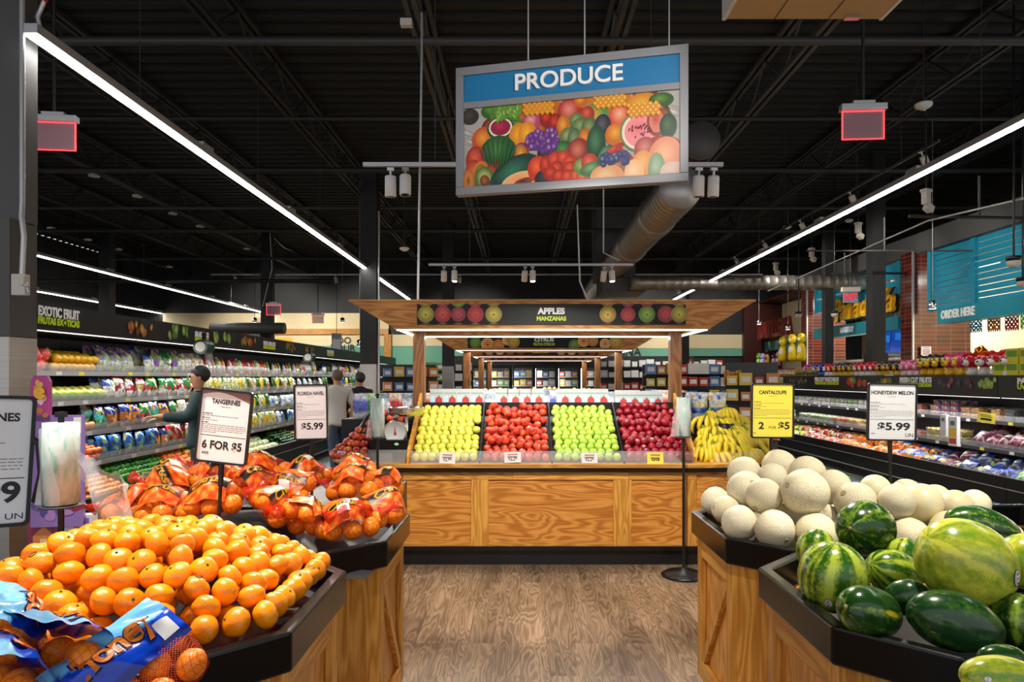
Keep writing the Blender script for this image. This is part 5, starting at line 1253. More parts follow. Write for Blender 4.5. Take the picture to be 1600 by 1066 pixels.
# ---- apples
def apple_maker(name, mat, label, group, seed, tall=.92):
    def f():
        o = lump_ball(.0375, 14, 10, tall, seed, .02, .2).build(name, M[mat])
        tag(o, label, 'apple', group)
        MB().tube([(0, 0, .024), (.003, 0, .04)], .0016, 5).build('stem', M['scar'], o); return o
    return f
rnd = random.Random(77)
CN = ['yellow', 'orange red', 'light green', 'dark red']
SPEC = [('yellow_apple', 'apple_yellow', 'yellow apple in the sloped bin behind the first price card', 'yellow apples'), ('orange_red_apple', 'apple_gala', 'orange red apple in the sloped bin beside the yellow apples', 'orange red apples'), ('green_apple', 'apple_green', 'light green apple in the sloped bin beside the dark red apples', 'green apples'), ('dark_red_apple', 'apple_red', 'dark red apple in the sloped bin beside the bananas', 'dark red apples')]
SL = math.hypot(YK-YF, ZK-ZF); un = Vector((0, -(ZK-ZF)/SL, (YK-YF)/SL)); ua = Vector((0, (YK-YF)/SL, (ZK-ZF)/SL))
for bi, (nm, mt, lb, gp) in enumerate(SPEC):
    st = [Stock(apple_maker(nm, mt, lb, gp, 50+bi*4+k, .93 if bi != 3 else 1.0)) for k in range(2)]
    xa, xb = DIV[bi]+.022, DIV[bi+1]-.022; nx = 8; sp = (xb-xa)/nx; cnt = 0
    ny = 12
    for j in range(ny):
        tt = (j+.5)/ny*SL*.985; lift = .038 if bi != 9 else .04
        off = (sp*.25 if j % 2 else -.0*sp)
        step = .028*(j % 3) if bi in (0, 2) else 0
        for i in range(nx):
            if i == nx-1 and j % 2 and rnd.random() < .5: continue
            x = xa+sp*(i+.5)+(off if i < nx-1 else 0)+rnd.uniform(-.004, .004)
            if bi == 3 and j == ny-1 and i < 1: continue
            up = .004*rnd.random()+((.016 if bi in (1, 3) else .004)*math.sin(j*1.9+i*.9) if j > 1 else 0)
            p = Vector((x, YF, ZF-.02))+ua*tt+un*(lift+up+.012)
            st[(i+j) % 2].put(p, (rnd.gauss(R(35), .35), rnd.gauss(0, .4), rnd.uniform(0, 6.3)), rnd.uniform(.94, 1.04), '%s apple, %s row up from the price card, %s from the scale side' % (CN[bi], ORD[j+1], ORD[i+1])); cnt += 1
        if j % 2 == 1 and j > 2:      # a loose upper row resting on the grooves
            for i in range(nx-1):
                if rnd.random() < (.35 if bi in (1, 3) else .0):
                    x = xa+sp*(i+1)+rnd.uniform(-.01, .01); p = Vector((x, YF, ZF-.02))+ua*(tt-.02)+un*(lift+.06)
                    st[i % 2].put(p, (rnd.gauss(R(35), .5), rnd.gauss(0, .5), rnd.uniform(0, 6.3)), rnd.uniform(.95, 1.05), '%s apple perched on top of the %s row up, %s from the scale side' % (CN[bi], ORD[j+1], ORD[i+1]))
# price cards on the guard
def card(label, px, py, w, h, d, price, m='paper', roll=0):
    c = PX(px, py, d); t = thing('price_card', label, 'price card', c, rot=(R(-8), roll, 0)); W_, H_ = w*d/F, h*d/F
    MB().lohi((-W_/2, -.002, -H_/2), (W_/2, .002, H_/2)).build('card', M[m], t)
    MB().text(price, H_*.36, Matrix.Translation((0, -.003, -H_*.3)), ext=.001, w=W_*.52, bold=.02).lohi((-W_*.32, -.003, H_*.08), (W_*.3, -.002, H_*.12)).lohi((-W_*.32, -.003, H_*-.0), (W_*.25, -.002, H_*.04)).build('card_lettering', M['ink'], t)
    MB().lohi((-W_*.3, -.003, H_*.22), (W_*.3, -.002, H_*.34)).build('card_heading', plain('heading', S('#c8643c'), .5), t)
card('white price card on the yellow apples', 699, 716, 25, 17, 5.78, '$2.99', roll=R(2)); card('white price card on the orange red apples', 801, 715, 26, 16, 5.78, '$2.29', roll=R(-2)); card('white price card on the green apples', 921, 716, 25, 16, 5.78, '$2.29'); card('yellow price card on the dark red apples', 1024, 717, 25, 20, 5.78, '99', 'yellow_paper')
# boxes standing behind the apples
M['carton'] = plain('carton_white', (.42, .43, .42), .5)
def apple_box():
    t = thing('product_box', 'box', 'box', (0, 0, 0))
    MB().lohi((-.065, 0, 0), (.065, .05, .2)).build('carton', M['carton'], t)
    b = MB(); b.disc((.02, -.001, .085), .034, .04, 14, col=S('#c81c18'), rim=S('#a01010')).disc((.02, -.0012, .13), .008, .012, 6, col=S('#4c8c2c')).lohi((-.065, -.0006, 0), (.065, 0, .035), col=S('#6cb83c')).lohi((-.06, -.0006, .15), (.06, 0, .165), col=S('#7898a0')).lohi((-.06, -.0006, .07), (-.02, 0, .13), col=S('#a8c8d8'))
    b.build('box_print', M['attr'], t); return t
AB = Stock(apple_box)
for gi, (pa, pb, nm) in enumerate(((672, 756, 'yellow'), (775, 848, 'orange red'), (870, 950, 'green'), (962, 1034, 'dark red'))):
    for k in range(4):
        px = pa+(pb-pa)*(k+.5)/4; P = PX(px, 0, YK+.06)
        AB.put((P.x, YK+.045, ZK-.01+.02*(gi == 3)*-1), (R(-6), 0, 0), 1.0, 'white carton with a red apple print, %s of four behind the %s apples' % (ORD[k+1], nm))
o = MB().lohi((-.92, YK+.025, .870), (1.44, YK+.18, ZK-.012)).build('riser_shelf', M['black']); tag(o, 'black riser carrying the white cartons behind the apples', 'riser')
# scale on its black stand
t = thing('dial_scale', 'white dial produce scale with a chrome pan', 'scale', (-1.145, 6.0, 1.06))
sc = PX(618, 674, 6.0)-Vector(t.location)
MY = Matrix.Translation(sc) @ Matrix.Rotation(R(100), 4, 'X')
MB().lathe([(0, -.04), (.085, -.04), (.1, -.02), (.1, .02), (.088, .03), (.084, .022), (0, .022)], 30, M=MY).build('dial', M['white'], t)
MB().lathe([(.09, .021), (.094, .032), (.101, .03), (.103, .01)], 30, M=MY).build('dial_rim', M['chrome'], t)
nb = MB(); nb.add([(-.005, 0, .024), (.005, 0, .024), (.001, .06, .024), (-.001, .06, .024)], [(0, 1, 2, 3)], M=MY).add([(-.012, -.03, .024), (.012, -.03, .024), (.006, 0, .024), (-.006, 0, .024)], [(0, 1, 2, 3)], M=MY); nb.build('needle', M['redgloss'], t)
MB().lathe([(.02, .1), (.13, .105), (.15, .16), (.155, .18), (.16, .182), (.152, .17)], 28, M=Matrix.Translation((sc.x+.09, sc.y+.03, sc.z+.03)), sx=1.05).build('pan', M['chrome'], t)
MB().box((sc.x, .06, .03), (.16, .14, .06)).tube([(sc.x, .06, .05), (sc.x+.02, .05, sc.z+.02)], .03).tube([(sc.x+.09, .04, sc.z), (sc.x+.09, .04, sc.z+.14)], .015).build('scale_body', M['white'], t, bevel=.01)
t = thing('scale_stand', 'glossy black box stand under the dial scale', 'stand', (-1.13, 5.98, .8695))
MB().lohi((-.17, -.08, 0), (.16, .25, .19)).build('stand_box', M['rubber'], t, bevel=.004)
MB().lohi((-.175, -.13, 0), (.165, -.125, .11)).build('stand_guard', M['clear'], t)
MB().disc((.06, -.0815, .155), .02, .012, 10, col=S('#b8e0a8')).build('label', M['attr'], t)
# mixed apples on the rounded end
mk = [Stock(apple_maker('mixed_apple', 'apple_mix' if k else 'apple_gala', 'mixed red and yellow apple piled on the rounded island end', 'mixed apples on the rounded end', 90+k, .9)) for k in range(3)]
pts = []
ex, ey = -1.37, 6.32
for L in range(8):
    zz = .905+L*.052; k = 1-L*.095
    for j in range(24):
        a = R(150)+j/24*R(190); 
        for rr in (.40,):
            x = ex+rr*k*math.cos(a)*.85+.04*L*.5; y = ey+rr*k*math.sin(a)*1.05+.02*L
            if x > -1.32 and y < 6.2: continue
            pts.append((x+rnd.uniform(-.008, .008), y+rnd.uniform(-.008, .008), zz))
def lowz(P, rad): P[:, 2] = np.maximum(P[:, 2], .905); P[:, 0] = np.where(P[:, 1] < 6.25, np.minimum(P[:, 0], -1.34), P[:, 0]); return P
# thin out what is too close, then settle
sel = []
for p in pts:
    if all((Vector(p)-Vector(q)).length > .066 for q in sel): sel.append(p)
for i, p in enumerate(relax(sel, [.0365]*len(sel), lowz, 30)):
    mk[i % 3].put(p, (rnd.gauss(.5, .5), rnd.gauss(0, .5), rnd.uniform(0, 6.3)), rnd.uniform(.95, 1.08))
o = MB().lathe([(.36, 0), (.30, .12), (.2, .26), (.11, .38), (.02, .45), (0, .45)], 20, sx=.88, sy=1.05).build('apple_riser', M['black'], loc=(ex+.04, ey+.03, .8695)); tag(o, 'black stepped riser under the mixed apples', 'riser')
for k in range(1): card('white price card on the mixed apples', 533, 713, 13, 16, 5.98, '$1', roll=R(4))
def arc_guard(label, cx, cy, r, a0, a1, z0, z1):
    N = 14; vs = []
    for k in range(N+1):
        a = R(a0+(a1-a0)*k/N); vs += [(r*math.cos(a), r*math.sin(a), 0), (r*math.cos(a), r*math.sin(a), z1-z0)]
    o = MB().add(vs, [(2*k, 2*k+2, 2*k+3, 2*k+1) for k in range(N)], 0, True).build('corner_guard', M['clear'], loc=(cx, cy, z0)); tag(o, label, 'guard')
arc_guard('clear curved guard before the mixed apples', IX-HW+RC, IY0+RC, RC-.06, 180, 262, .8695, .96)
arc_guard('clear curved guard before the bananas', IX+HW-RC, IY0+RC, RC-.06, 278, 360, .8695, .96)
# bananas on the other end
def banana_bunch(n, seed):
    def f():
        q = random.Random(seed); t = thing('banana_bunch', 'b', 'bananas', (0, 0, 0), group=None)
        for k in range(n):
            u = (k-(n-1)/2)/max(n-1, 1)*2; b = MB(); pts, rs, cs = [], [], []
            for s in range(9):
                v = s/8; a = R(10+95*v); rad = .085
                x = u*.03+u*.055*math.sin(PI*v*.75); y = -rad*math.sin(a)*1.0; z = rad*(math.cos(a)-1)*1.15-.012*abs(u)
                pts.append((x, y, z)); rs.append([.007, .010, .016, .0185, .0185, .018, .0155, .010, .004][s])
                cs.append(S('#8ca03c') if s == 0 else (S('#e0c424') if s < 7 else (S('#c8a828') if s < 8 else S('#3c2c14'))))
            b.tube(pts, rs, 7); n0 = 9*7
            b.c = [cs[min(i//7, 8)] for i in range(n0)]+[cs[0]]*7+[cs[8]]*7
            b.build('banana', M['banana'], t)
        MB().tube([(0, .0, .018), (0, -.008, .0), (0, -.02, -.003)], [.008, .013, .018], 8, col=S('#7c8c34')).build('stem_crown', M['banana'], t)
        return t
    return f
bb = [Stock(banana_bunch(n, s)) for n, s in ((5, 1), (6, 2), (4, 3))]
BN = [(1108, 655, 6.5, .3), (1135, 650, 6.6, -.4), (1120, 668, 6.4, .2), (1148, 662, 6.6, 1.2), (1098, 682, 6.25, 0), (1118, 680, 6.2, .3), (1140, 678, 6.3, -.2), (1160, 676, 6.5, .8), (1100, 698, 6.1, .2), (1126, 692, 6.05, -.1), (1150, 692, 6.15, .4), (1172, 690, 6.35, .9), (1096, 712, 5.98, -.5), (1113, 706, 5.98, .2), (1134, 704, 5.98, -.2), (1155, 705, 6.08, .5), (1176, 702, 6.25, 1.0), (1188, 698, 6.45, 1.3), (1165, 715, 6.05, .7), (1140, 716, 5.95, .1), (1184, 712, 6.3, 1.2), (1118, 718, 5.92, 0), (1130, 668, 6.42, .4), (1104, 662, 6.35, -.3), (1143, 684, 6.2, .1), (1163, 684, 6.3, .6), (1108, 690, 6.1, -.4), (1180, 690, 6.5, 1.1), (1190, 706, 6.4, 1.4), (1150, 718, 5.98, .4)]
TIER = lambda b_: 'top tier' if b_[1] < 670 else ('middle tier' if b_[1] < 690 else ('lower tier' if b_[1] < 708 else 'bottom row'))
for i, (px, py, d, yaw) in enumerate(BN):
    tier = TIER((px, py))
    bb[i % 3].put(PX(px, py-14, d+.1), (R(rnd.uniform(-12, 12)), R(rnd.uniform(-15, 15)), yaw+rnd.uniform(-.5, .5)), rnd.uniform(1.15, 1.35), 'bunch of ripe bananas on the rounded island end, %s, %s from the red apples' % (tier, ORD[1+sorted(b_[0] for b_ in BN if TIER(b_) == tier).index(px)]))
t = thing('banana_riser', 'black stepped stand under the bananas', 'riser', (1.92, 6.45, .8695))
for k, (rx, ry, z0, z1) in enumerate(((.22, .32, 0, .10), (.15, .22, .10, .20), (.09, .14, .20, .30))): MB().lathe([(1, z0), (1, z1), (0, z1)], 24, sx=rx, sy=ry).build('step', M['black'], t)
# ---- more islands behind, each with its canopy
def back_island(y0, title, sub, cols, label, nm, fr, xc):
    t = thing('display_island', 'oak display island '+label, 'display island', (xc, y0, 0)); org = t.location
    MB().prism(rrect(xc, y0, 1.9, 2.2, .6), .1, .85).build('body_panel', M['ply_x'], t, org=org)
    MB().prism(rrect(xc, y0+.06, 1.84, 2.08, .55), 0, .1).build('plinth', M['black'], t, org=org)
    MB().prism(rrect(xc, y0-.01, 1.91, 2.22, .6), .85, .88).build('deck', M['oak_x'], t, org=org)
    vs = [(xc-1.3, y0+.15, .88), (xc+1.3, y0+.15, .88), (xc+1.3, y0+1.0, 1.25), (xc-1.3, y0+1.0, 1.25), (xc+1.3, y0+1.0, .88), (xc-1.3, y0+1.0, .88)]
    MB().add(vs, [(0, 1, 2, 3), (2, 4, 5, 3), (0, 3, 5), (1, 4, 2)]).build('bin_slope', M['black'], t, org=org)
    c = thing('display_canopy', 'oak canopy '+label, 'canopy', (xc, y0+.6, .88)); org = c.location
    for x in (xc-1.22, xc+1.22): MB().lohi((x-.055, y0+.55, .88), (x+.055, y0+.66, ZT_-.1)).build('post', M['post'], c, org=org)
    vs = [(xc-CW_B, y0, ZB_), (xc+CW_B, y0, ZB_), (xc+CW_T, y0, ZT_), (xc-CW_T, y0, ZT_)]; vs += [(a, b2+.03, d) for a, b2, d in vs]
    MB().add(vs, [(0, 1, 2, 3), (7, 6, 5, 4), (0, 4, 5, 1), (1, 5, 6, 2), (2, 6, 7, 3), (3, 7, 4, 0)]).build('fascia_board', M['ply_x'], c, org=org)
    MB().lohi((xc-CW_B, y0+.03, ZB_-.01), (xc+CW_B, y0+1.08, ZB_)).build('soffit_board', M['oak_x'], c, org=org)
    MB().lohi((xc-CW_T, y0-.01, ZT_), (xc+CW_T, y0+1.1, ZT_+.018)).build('top_board', M['oak_x'], c, org=org)
    for q in ((xc-CW_B+.02, y0+.06, xc+CW_B-.02, y0+.075), (xc-CW_B+.02, y0+.1, xc-CW_B+.06, y0+1.0), (xc+CW_B-.06, y0+.1, xc+CW_B-.02, y0+1.0)):
        MB().lohi((q[0], q[1], ZB_-.02), (q[2], q[3], ZB_-.011)).build('light_strip', M['led_dim'], c, org=org)
    area(xc, y0+.5, ZB_-.03, 2.4, .5, 30)
    banner(c, org, xc-1.16, xc+1.16, ZB_+.02, ZT_-.015, y0-.001, title, sub, 0, fr, .3)
    return t
q = random.Random(9)
def cit(): return [(x, q.uniform(.2, .7), q.uniform(.42, .55), *c) for x, c in zip((.05, .13, .2, .26, .3, .70, .76, .82, .9, .97), [('#8cb030', '#4c7818'), ('#d8503c', '#e8b050'), ('#e8a040', '#c87818'), ('#e07848', '#e8b868'), ('#e8c030', '#b88c14')]*2)]
back_island(10.4, 'CITRUS', 'FRUTAS CITRICAS', 0, 'of citrus fruit behind the apples', 'c', cit(), .36)
back_island(13.7, 'ONIONS', 'CEBOLLAS EN BOLSA', 0, 'of bagged onions, third in the row', 'o', [(x, .4, .45, *c) for x, c in zip((.06, .15, .24, .33, .68, .77, .86, .95), [('#d8c8b0', '#a89070'), ('#e8e0d0', '#b8a890'), ('#c87850', '#8c4c28'), ('#b85030', '#702818')]*2)], .4)
back_island(17.0, 'POTATOES', 'PAPAS DE FLORIDA', 0, 'of potatoes, furthest in the row', 'p', [(x, .4, .4, '#c8a878', '#8c6c40') for x in (.06, .15, .24, .33, .68, .77, .86, .95)], .43)
# goods seen between the posts on those islands
def crop(name, label, group, y0, xc, colors, r, rows, x0, x1, sq=.9):
    def mk(i):
        def f():
            o = lump_ball(r, 10, 7, sq, 60+i, .03, .1); o.c = [S(colors[i])]*len(o.c); o = o.build(name, M['attr']); tag(o, label, name.split('_')[-1], group); return o
        return f
    sts = [Stock(mk(i)) for i in range(len(colors))]
    for j in range(rows):
        for i in range(int((x1-x0)/(2.1*r))):
            v = (j+.5)/rows; sts[rnd.randrange(len(colors))].put((x0+2.1*r*(i+.5)+rnd.uniform(-.01, .01), y0+.55+v*.45, .88+.37*(.4+v*.45)/.85+r+.03+rnd.uniform(0, .05)), (rnd.random(), rnd.random(), rnd.random()*6), rnd.uniform(.9, 1.1))
crop('orange', 'orange on the citrus island behind the apples', 'oranges on the citrus island', 10.4, .36, ['#f08c1c'], .045, 5, -.9, .1)
crop('lime', 'green lime on the citrus island behind the apples', 'limes on the citrus island', 10.4, .36, ['#5c9c2c', '#7cb03c'], .035, 5, .15, .6)
crop('onion', 'pale onion on the third island', 'onions on the third island', 13.7, .4, ['#e0d0b0', '#d0b888', '#c8a878'], .05, 4, -.9, 1.7)
def pouch(colors):
    def f():
        b = MB().grid(lambda u, v: ((u-.5)*.26, -.05*math.sin(PI*u)*math.sin(PI*v), v*.3), 6, 6, cfn=lambda u, v: S(colors[0]) if .3 < v < .75 else S(colors[1]))
        b.grid(lambda u, v: ((u-.5)*.26, .05*math.sin(PI*u)*math.sin(PI*v), v*.3), 6, 6, col=S(colors[1]), flip=True)
        o = b.build('produce_pouch', M['attr_bag']); tag(o, 'p', 'bag', 'g'); return o
    return f
pp = [Stock(pouch(c)) for c in (('#5c6cc0', '#d8d8e8'), ('#3c8c4c', '#c0d8a8'), ('#c83030', '#e8c8b0'), ('#e8e8f0', '#90a0a8'))]
for k in range(24):
    x = -.95+k*.115; pp[rnd.randrange(4)].put((x, 7.15+.12*(k % 2), 1.16), (0, 0, rnd.uniform(-.3, .3)), rnd.uniform(.85, 1.05), 'small bagged produce behind the white cartons, %s from the dial scale' % ORD[k+1])
o = MB().lohi((-1.0, 6.98, .8695), (1.9, 7.5, 1.155)).build('back_tray', M['black']); tag(o, 'black tray on the far side of the apple island', 'tray')
for k in range(10):
    pp[rnd.randrange(4)].put((-1.55+.12*(k % 5), 6.75+.25*(k//5), 1.2+.0), (0, 0, rnd.uniform(-.3, .3)), .8, 'small bagged pack behind the chrome pan, %s row, %s along' % (('near', 'far')[k//5], ORD[k % 5+1]))
o = MB().lohi((-1.75, 6.68, .8695), (-1.0, 7.3, 1.19)).build('back_tray', M['black']); tag(o, 'black tray behind the dial scale', 'tray')
# ------------------------------------------------------------------ open coolers along both sides
def cooler(side, label, xl, xs, zs, zled, zf0, zf1, xf, xback, y0, y1, kick, n):
    """one 2.4 m cooler unit; side -1: on the negative x side facing +x"""
    s = side; t = thing('open_cooler', label, 'cooler', (s*xl, (y0+y1)/2, 0)); org = t.location
    ya, yb = y0+.004, y1-.004
    MB().lohi((s*(xl+.12), ya, 0), (s*xback, yb, .12)).build('plinth', M['black_matte'], t, org=org)
    MB().lohi((s*xl, ya, .12), (s*(xback), yb, zled-.13)).build('base', M['case_black'], t, org=org)
    MB().lohi((s*(xl-.012), ya, zled-.13), (s*(xl+.03), yb, zled)).build('front_rail', M['case_black'], t, org=org)
    MB().lohi((s*(xl-.014), ya, zled-.14), (s*(xl+.0), yb, zled-.128)).lohi((s*(xl-.012), ya, .12), (s*xl, yb, .14)).build('chrome_trim', M['alu'], t, org=org)
    MB().lohi((s*(xback-.04), ya, zled-.13), (s*xback, yb, zf0)).build('rear_panel', M['charcoal'], t, org=org)
    MB().lohi((s*xf, ya, zf0), (s*xback, yb, zf0+.05)).lohi((s*xf, ya, zf0+.05), (s*(xf+.06), yb, zf1)).build('canopy', M['case_black'], t, org=org)
    MB().lohi((s*(xf+.03), ya+.02, zf0-.008), (s*(xf+.045), yb-.02, zf0-.001)).build('light_strip', M['led_dim'], t, org=org)
    MB().lohi((s*(xl+.03), ya, zled-.13), (s*(xback-.04), yb, zled-.12)).build('well_deck', M['black'], t, org=org)
    for k, (z, x) in enumerate(zip(zs, xs)):
        sh = MB().lohi((s*x, ya, z-.03), (s*(xback-.04), yb, z)).build('shelf', M['case_black'], t, org=org)
        MB().lohi((s*(x-.006), ya, z-.035), (s*x, yb, z+.008)).build('price_rail', M['alu'] if side < 0 else M['charcoal'], sh, org=org)
        MB().lohi((s*(x+.002), ya, z), (s*(x+.006), yb, z+.075)).build('front_fence', M['clear'], sh, org=org)
        q = random.Random(k*31+int(y0*10))
        for i in range(5 if y0 < 13 else 3):
            yy = ya+.15+i*.45+q.uniform(-.12, .12); col = S('#e8e050') if q.random() < .4 else S('#e8e8e8')
            MB().lohi((s*(x-.009), yy, z-.032), (s*(x-.006), yy+.075, z+.004), col=col).build('price_tag', M['attr'], sh, org=org)
    return t
LZ = (1.65, 1.376, 1.08, .79); LX = (4.17, 4.15, 4.12, 4.08)
ly = 4.6
for k in range(7):
    cooler(-1, 'tall open produce cooler, %s unit from the steel column' % ORD[k+1], 3.92, LX, LZ, .5, 1.99, 2.21, 3.9, 4.75, ly+2.4*k, ly+2.4*k+2.4, 0, k)
    # long LED tubes under the shelves
for z, x, p in ((1.97, 4.0, 60), (1.61, 4.22, 22), (1.34, 4.2, 22), (1.04, 4.18, 22), (.75, 4.15, 24)):
    area(-x, ly+8.4, z, .03, 16.6, p, (0, R(-25), 0), (1, .99, .97))
RZ = (1.065, .73); RX = (5.80, 5.72)
ry = 5.4
for k in range(5):
    cooler(1, 'low open cooler with toys along its top, %s unit from the camera' % ORD[k+1], 5.55, RX, RZ, .46, 1.37, 1.625, 5.45, 6.4, ry+2.4*k, ry+2.4*k+2.4, 0, k)
for z, x, p in ((1.34, 5.62, 55), (1.03, 5.86, 24), (.7, 5.78, 26)):
    area(x, ry+6, z, .03, 11.8, p, (0, R(25), 0), (1, .99, .97))
ML = Matrix.Rotation(R(90), 4, 'Z')      # faces +x
def case_text(s, sub, side, y, x, z, h, w, lim=True, both=True):
    MM = ML if side < 0 else MR
    for st, zz, hh, m in ((s, z+h*.9, h, 'lettering'), (sub, z, h*.72, 'limegreen')):
        if st:
            o = MB().text(st, hh, Matrix.Translation((side*x, y, zz)) @ MM, ext=.004, w=w, bold=.05).build('cooler_lettering', M[m]); o['kind'] = 'structure'
case_text('S / EXOTIC FRUIT', 'S Y FRUTAS EXÓTICAS', -1, 5.72, 3.895, 2.04, .075, .62)
case_text('SALAD BAGS', 'ENSALADAS EN BOLSA', -1, 8.35, 3.895, 2.04, .06, .36)
case_text('FRESH SALADS', 'ENSALADAS FRESCAS', -1, 10.6, 3.895, 2.04, .06, .5); case_text('VEGETABLES', 'VEGETALES', -1, 14.0, 3.895, 2.04, .06, .5)
case_text('FRESH CUT FRUITS', 'FRUTAS FRESCAS CORTADAS', 1, 9.42, 5.445, 1.475, .066, .76)
case_text('PRE-CUT VEGETABLES', 'VEGETALES CORTADOS', 1, 12.15, 5.445, 1.475, .066, .95)
case_text('SALAD KITS', 'KITS', 1, 14.5, 5.445, 1.475, .066, .7); case_text('JUICES', 'JUGOS', 1, 16.6, 5.445, 1.475, .066, .6)
case_text('PACKED GRAPES', 'UVAS EMPACADAS', 1, 7.08, 5.445, 1.475, .062, .8)
# fruit prints on the fascias
def fascia_print(name, side, y, x, z, L, h, cols, n, seed, shape=1.0, bg=None):
    q = random.Random(seed); b = MB(); MM = Matrix.Translation((side*x, y, z)) @ (ML if side < 0 else MR)
    if bg: b.lohi((-L/2, -.0006, -h/2), (L/2, 0, h/2), col=S(bg))
    for i in range(n):
        c1, c2 = q.choice(cols); r = h*q.uniform(.2, .34)
        b.disc((q.uniform(-L/2+r, L/2-r), -.001-i*.0002, q.uniform(-h/2+r, h/2-r)), r*shape, r, 14, col=S(c1), rim=S(c2), rot=q.uniform(-.6, .6))
    b.v = [tuple(MM @ Vector(v)) for v in b.v]
    o = b.build('fascia_print', M['picture']); o['kind'] = 'structure'
fascia_print('f', -1, 6.9, 3.896, 2.095, .7, .17, [('#e0b040', '#8c5c14'), ('#d87830', '#5c2c10'), ('#8c4c20', '#2c140a')], 9, 1, .7)
for yy, sd in ((7.75, 2), (8.95, 3), (9.8, 4), (11.6, 5), (12.6, 6)): fascia_print('f', -1, yy, 3.896, 2.11, .62, .2, [('#7ca848', '#2c5418'), ('#a8c868', '#4c7828'), ('#c8c878', '#6c7c30')] if sd < 4 else [('#c85038', '#5c1810'), ('#e0a040', '#7c4c14'), ('#7c9c3c', '#2c4814')], 12, sd, .7)
fascia_print('f', 1, 8.55, 5.446, 1.535, .75, .15, [('#9c3848', '#4c1420'), ('#b85868', '#5c1c2c'), ('#2c2c50', '#101020')], 14, 11); fascia_print('f', 1, 7.98, 5.446, 1.535, .36, .15, [('#b8d060', '#688c24'), ('#a0c050', '#547c20')], 12, 12)
fascia_print('f', 1, 10.25, 5.446, 1.535, .5, .15, [('#d8402c', '#801c10'), ('#e8b838', '#987010'), ('#5c9c38', '#2c5c18')], 12, 13); fascia_print('f', 1, 11.1, 5.446, 1.52, .7, .2, [('#d84028', '#8c1810'), ('#e8c840', '#a07c14'), ('#78a83c', '#3c6418')], 12, 14, 1.3)
for yy in (13.4, 15.4, 17.0): fascia_print('f', 1, yy, 5.446, 1.535, .9, .15, [('#d85030', '#8c2010'), ('#e8e8e8', '#a8a8a8'), ('#6cb048', '#306018')], 16, int(yy*10), .5)
# the dark end panel of the low cooler and its shelf of jars
o = MB().prism([(5.3, 0), (6.4, 0), (6.4, 1.37), (5.75, 1.37), (5.45, .55), (5.3, .5)], 17.4, 17.44, M=Matrix(((1, 0, 0, 0), (0, 0, 1, 0), (0, 1, 0, 0), (0, 0, 0, 1)))).build('cooler_end_panel', M['black']); tag(o, 'sloped black end panel of the low cooler', 'panel')
for y, x in ((7.55, 3.62), (11.6, 3.62), (17, 3.62)):    # round bag dispensers hung from the tall cooler canopy
    P = Vector((-3.75, y+.55, 1.96)); t = thing('bag_dispenser', 'green round bag dispenser hung under the tall cooler canopy, %s from the steel column' % ORD[1+(y > 8)+(y > 12)], 'dispenser', P)
    MB().tube([(0, -.1, 0), (0, .1, 0)], .085, 20).build('dispenser_drum', plain('drum', S('#0f3d33'), .35), t)
    MB().tube([(0, -.103, 0), (0, -.1, 0)], .06, 16).build('bag_roll', M['offwhite'], t)
    MB().box((0, 0, .1), (.03, .05, .14)).build('bracket', M['black'], t)
    MB().grid(lambda u, v: (.03+.04*u+.03*v, -.06+.12*u, -.08-.14*v), 4, 4).build('loose_bag', M['film'], t)
# ------------------------------------------------------------------ goods in the coolers
def bag_maker(name, bands, w=.2, h=.26, d=.07, mat='attr_bag', seed=1):
    """pillow pack: bands are (height fraction up to which, colour)"""
    def f():
        q = random.Random(seed); b = MB()
        bl = [(q.random(), q.random(), q.uniform(.05, .16), q.choice([c for _, c in bands]*2+['#e0e0dc', '#2c3424', '#b8c098', '#d8a040', '#7c9c58'])) for _ in range(15)]
        def cf(u, v):
            for bu, bv, r, k in bl:
                if (u-bu)**2+(v-bv)**2 < r*r: return S(k)
            for lim, c in bands:
                if v <= lim: return S(c)
            return S(bands[-1][1])
        def P(u, v, sg):
            k = (max(0, math.sin(PI*u))**.6)*(max(0, math.sin(PI*min(1, v*1.05)))**.55)*(1.15-.5*v)
            return ((u-.5)*w*(1-.12*math.sin(PI*v)), sg*d*k+.012*math.sin(9*u+seed)*math.sin(7*v), v*h)
        b.grid(lambda u, v: P(u, v, -1), 13, 15, cfn=cf); b.grid(lambda u, v: P(u, v, 1), 6, 8, cfn=cf, flip=True)
        o = b.build(name, M[mat]); tag(o, 'x', 'bag', 'g'); return o
    return f
def bottle_maker(name, body, cap, r=.033, h=.21, label=None):
    def f():
        b = MB(); b.lathe([(r*.9, 0), (r, .01), (r, h*.62), (r*.85, h*.72), (r*.42, h*.85), (r*.42, h*.9)], 12, col=S(body))
        if label: b.lathe([(r*1.02, h*.2), (r*1.02, h*.52)], 12, col=S(label))
        o = b.build(name, M['attr_gloss']); tag(o, 'x', 'bottle', 'g')
        MB().lathe([(r*.5, h*.9), (r*.5, h), (0, h)], 10, col=S(cap)).build('cap', M['attr'], o); return o
    return f
def tray_maker(name, cols, w=.17, d=.12, h=.07, seed=2, lid=True, bump=.018):
    """clear tray of cut fruit or berries"""
    def f():
        q = random.Random(seed); t = MB()
        for i in range(5):
            for j in range(4):
                t.ball(((i-2)*w*.19, (j-1.5)*d*.23, h*.55+q.uniform(-.006, .012)), bump*q.uniform(.9, 1.25), 6, 4, col=S(q.choice(cols)))
        o = t.box((0, 0, h*.3), (w*.88, d*.86, h*.55), col=S(cols[0], .7)).build(name, M['attr_food']); tag(o, 'x', 'tray', 'g')
        MB().box((0, 0, h*.5), (w*.92, d*.92, h), taper=(1.1, 1.1)).build('clear_lid', M['clear'], o); return o
    return f
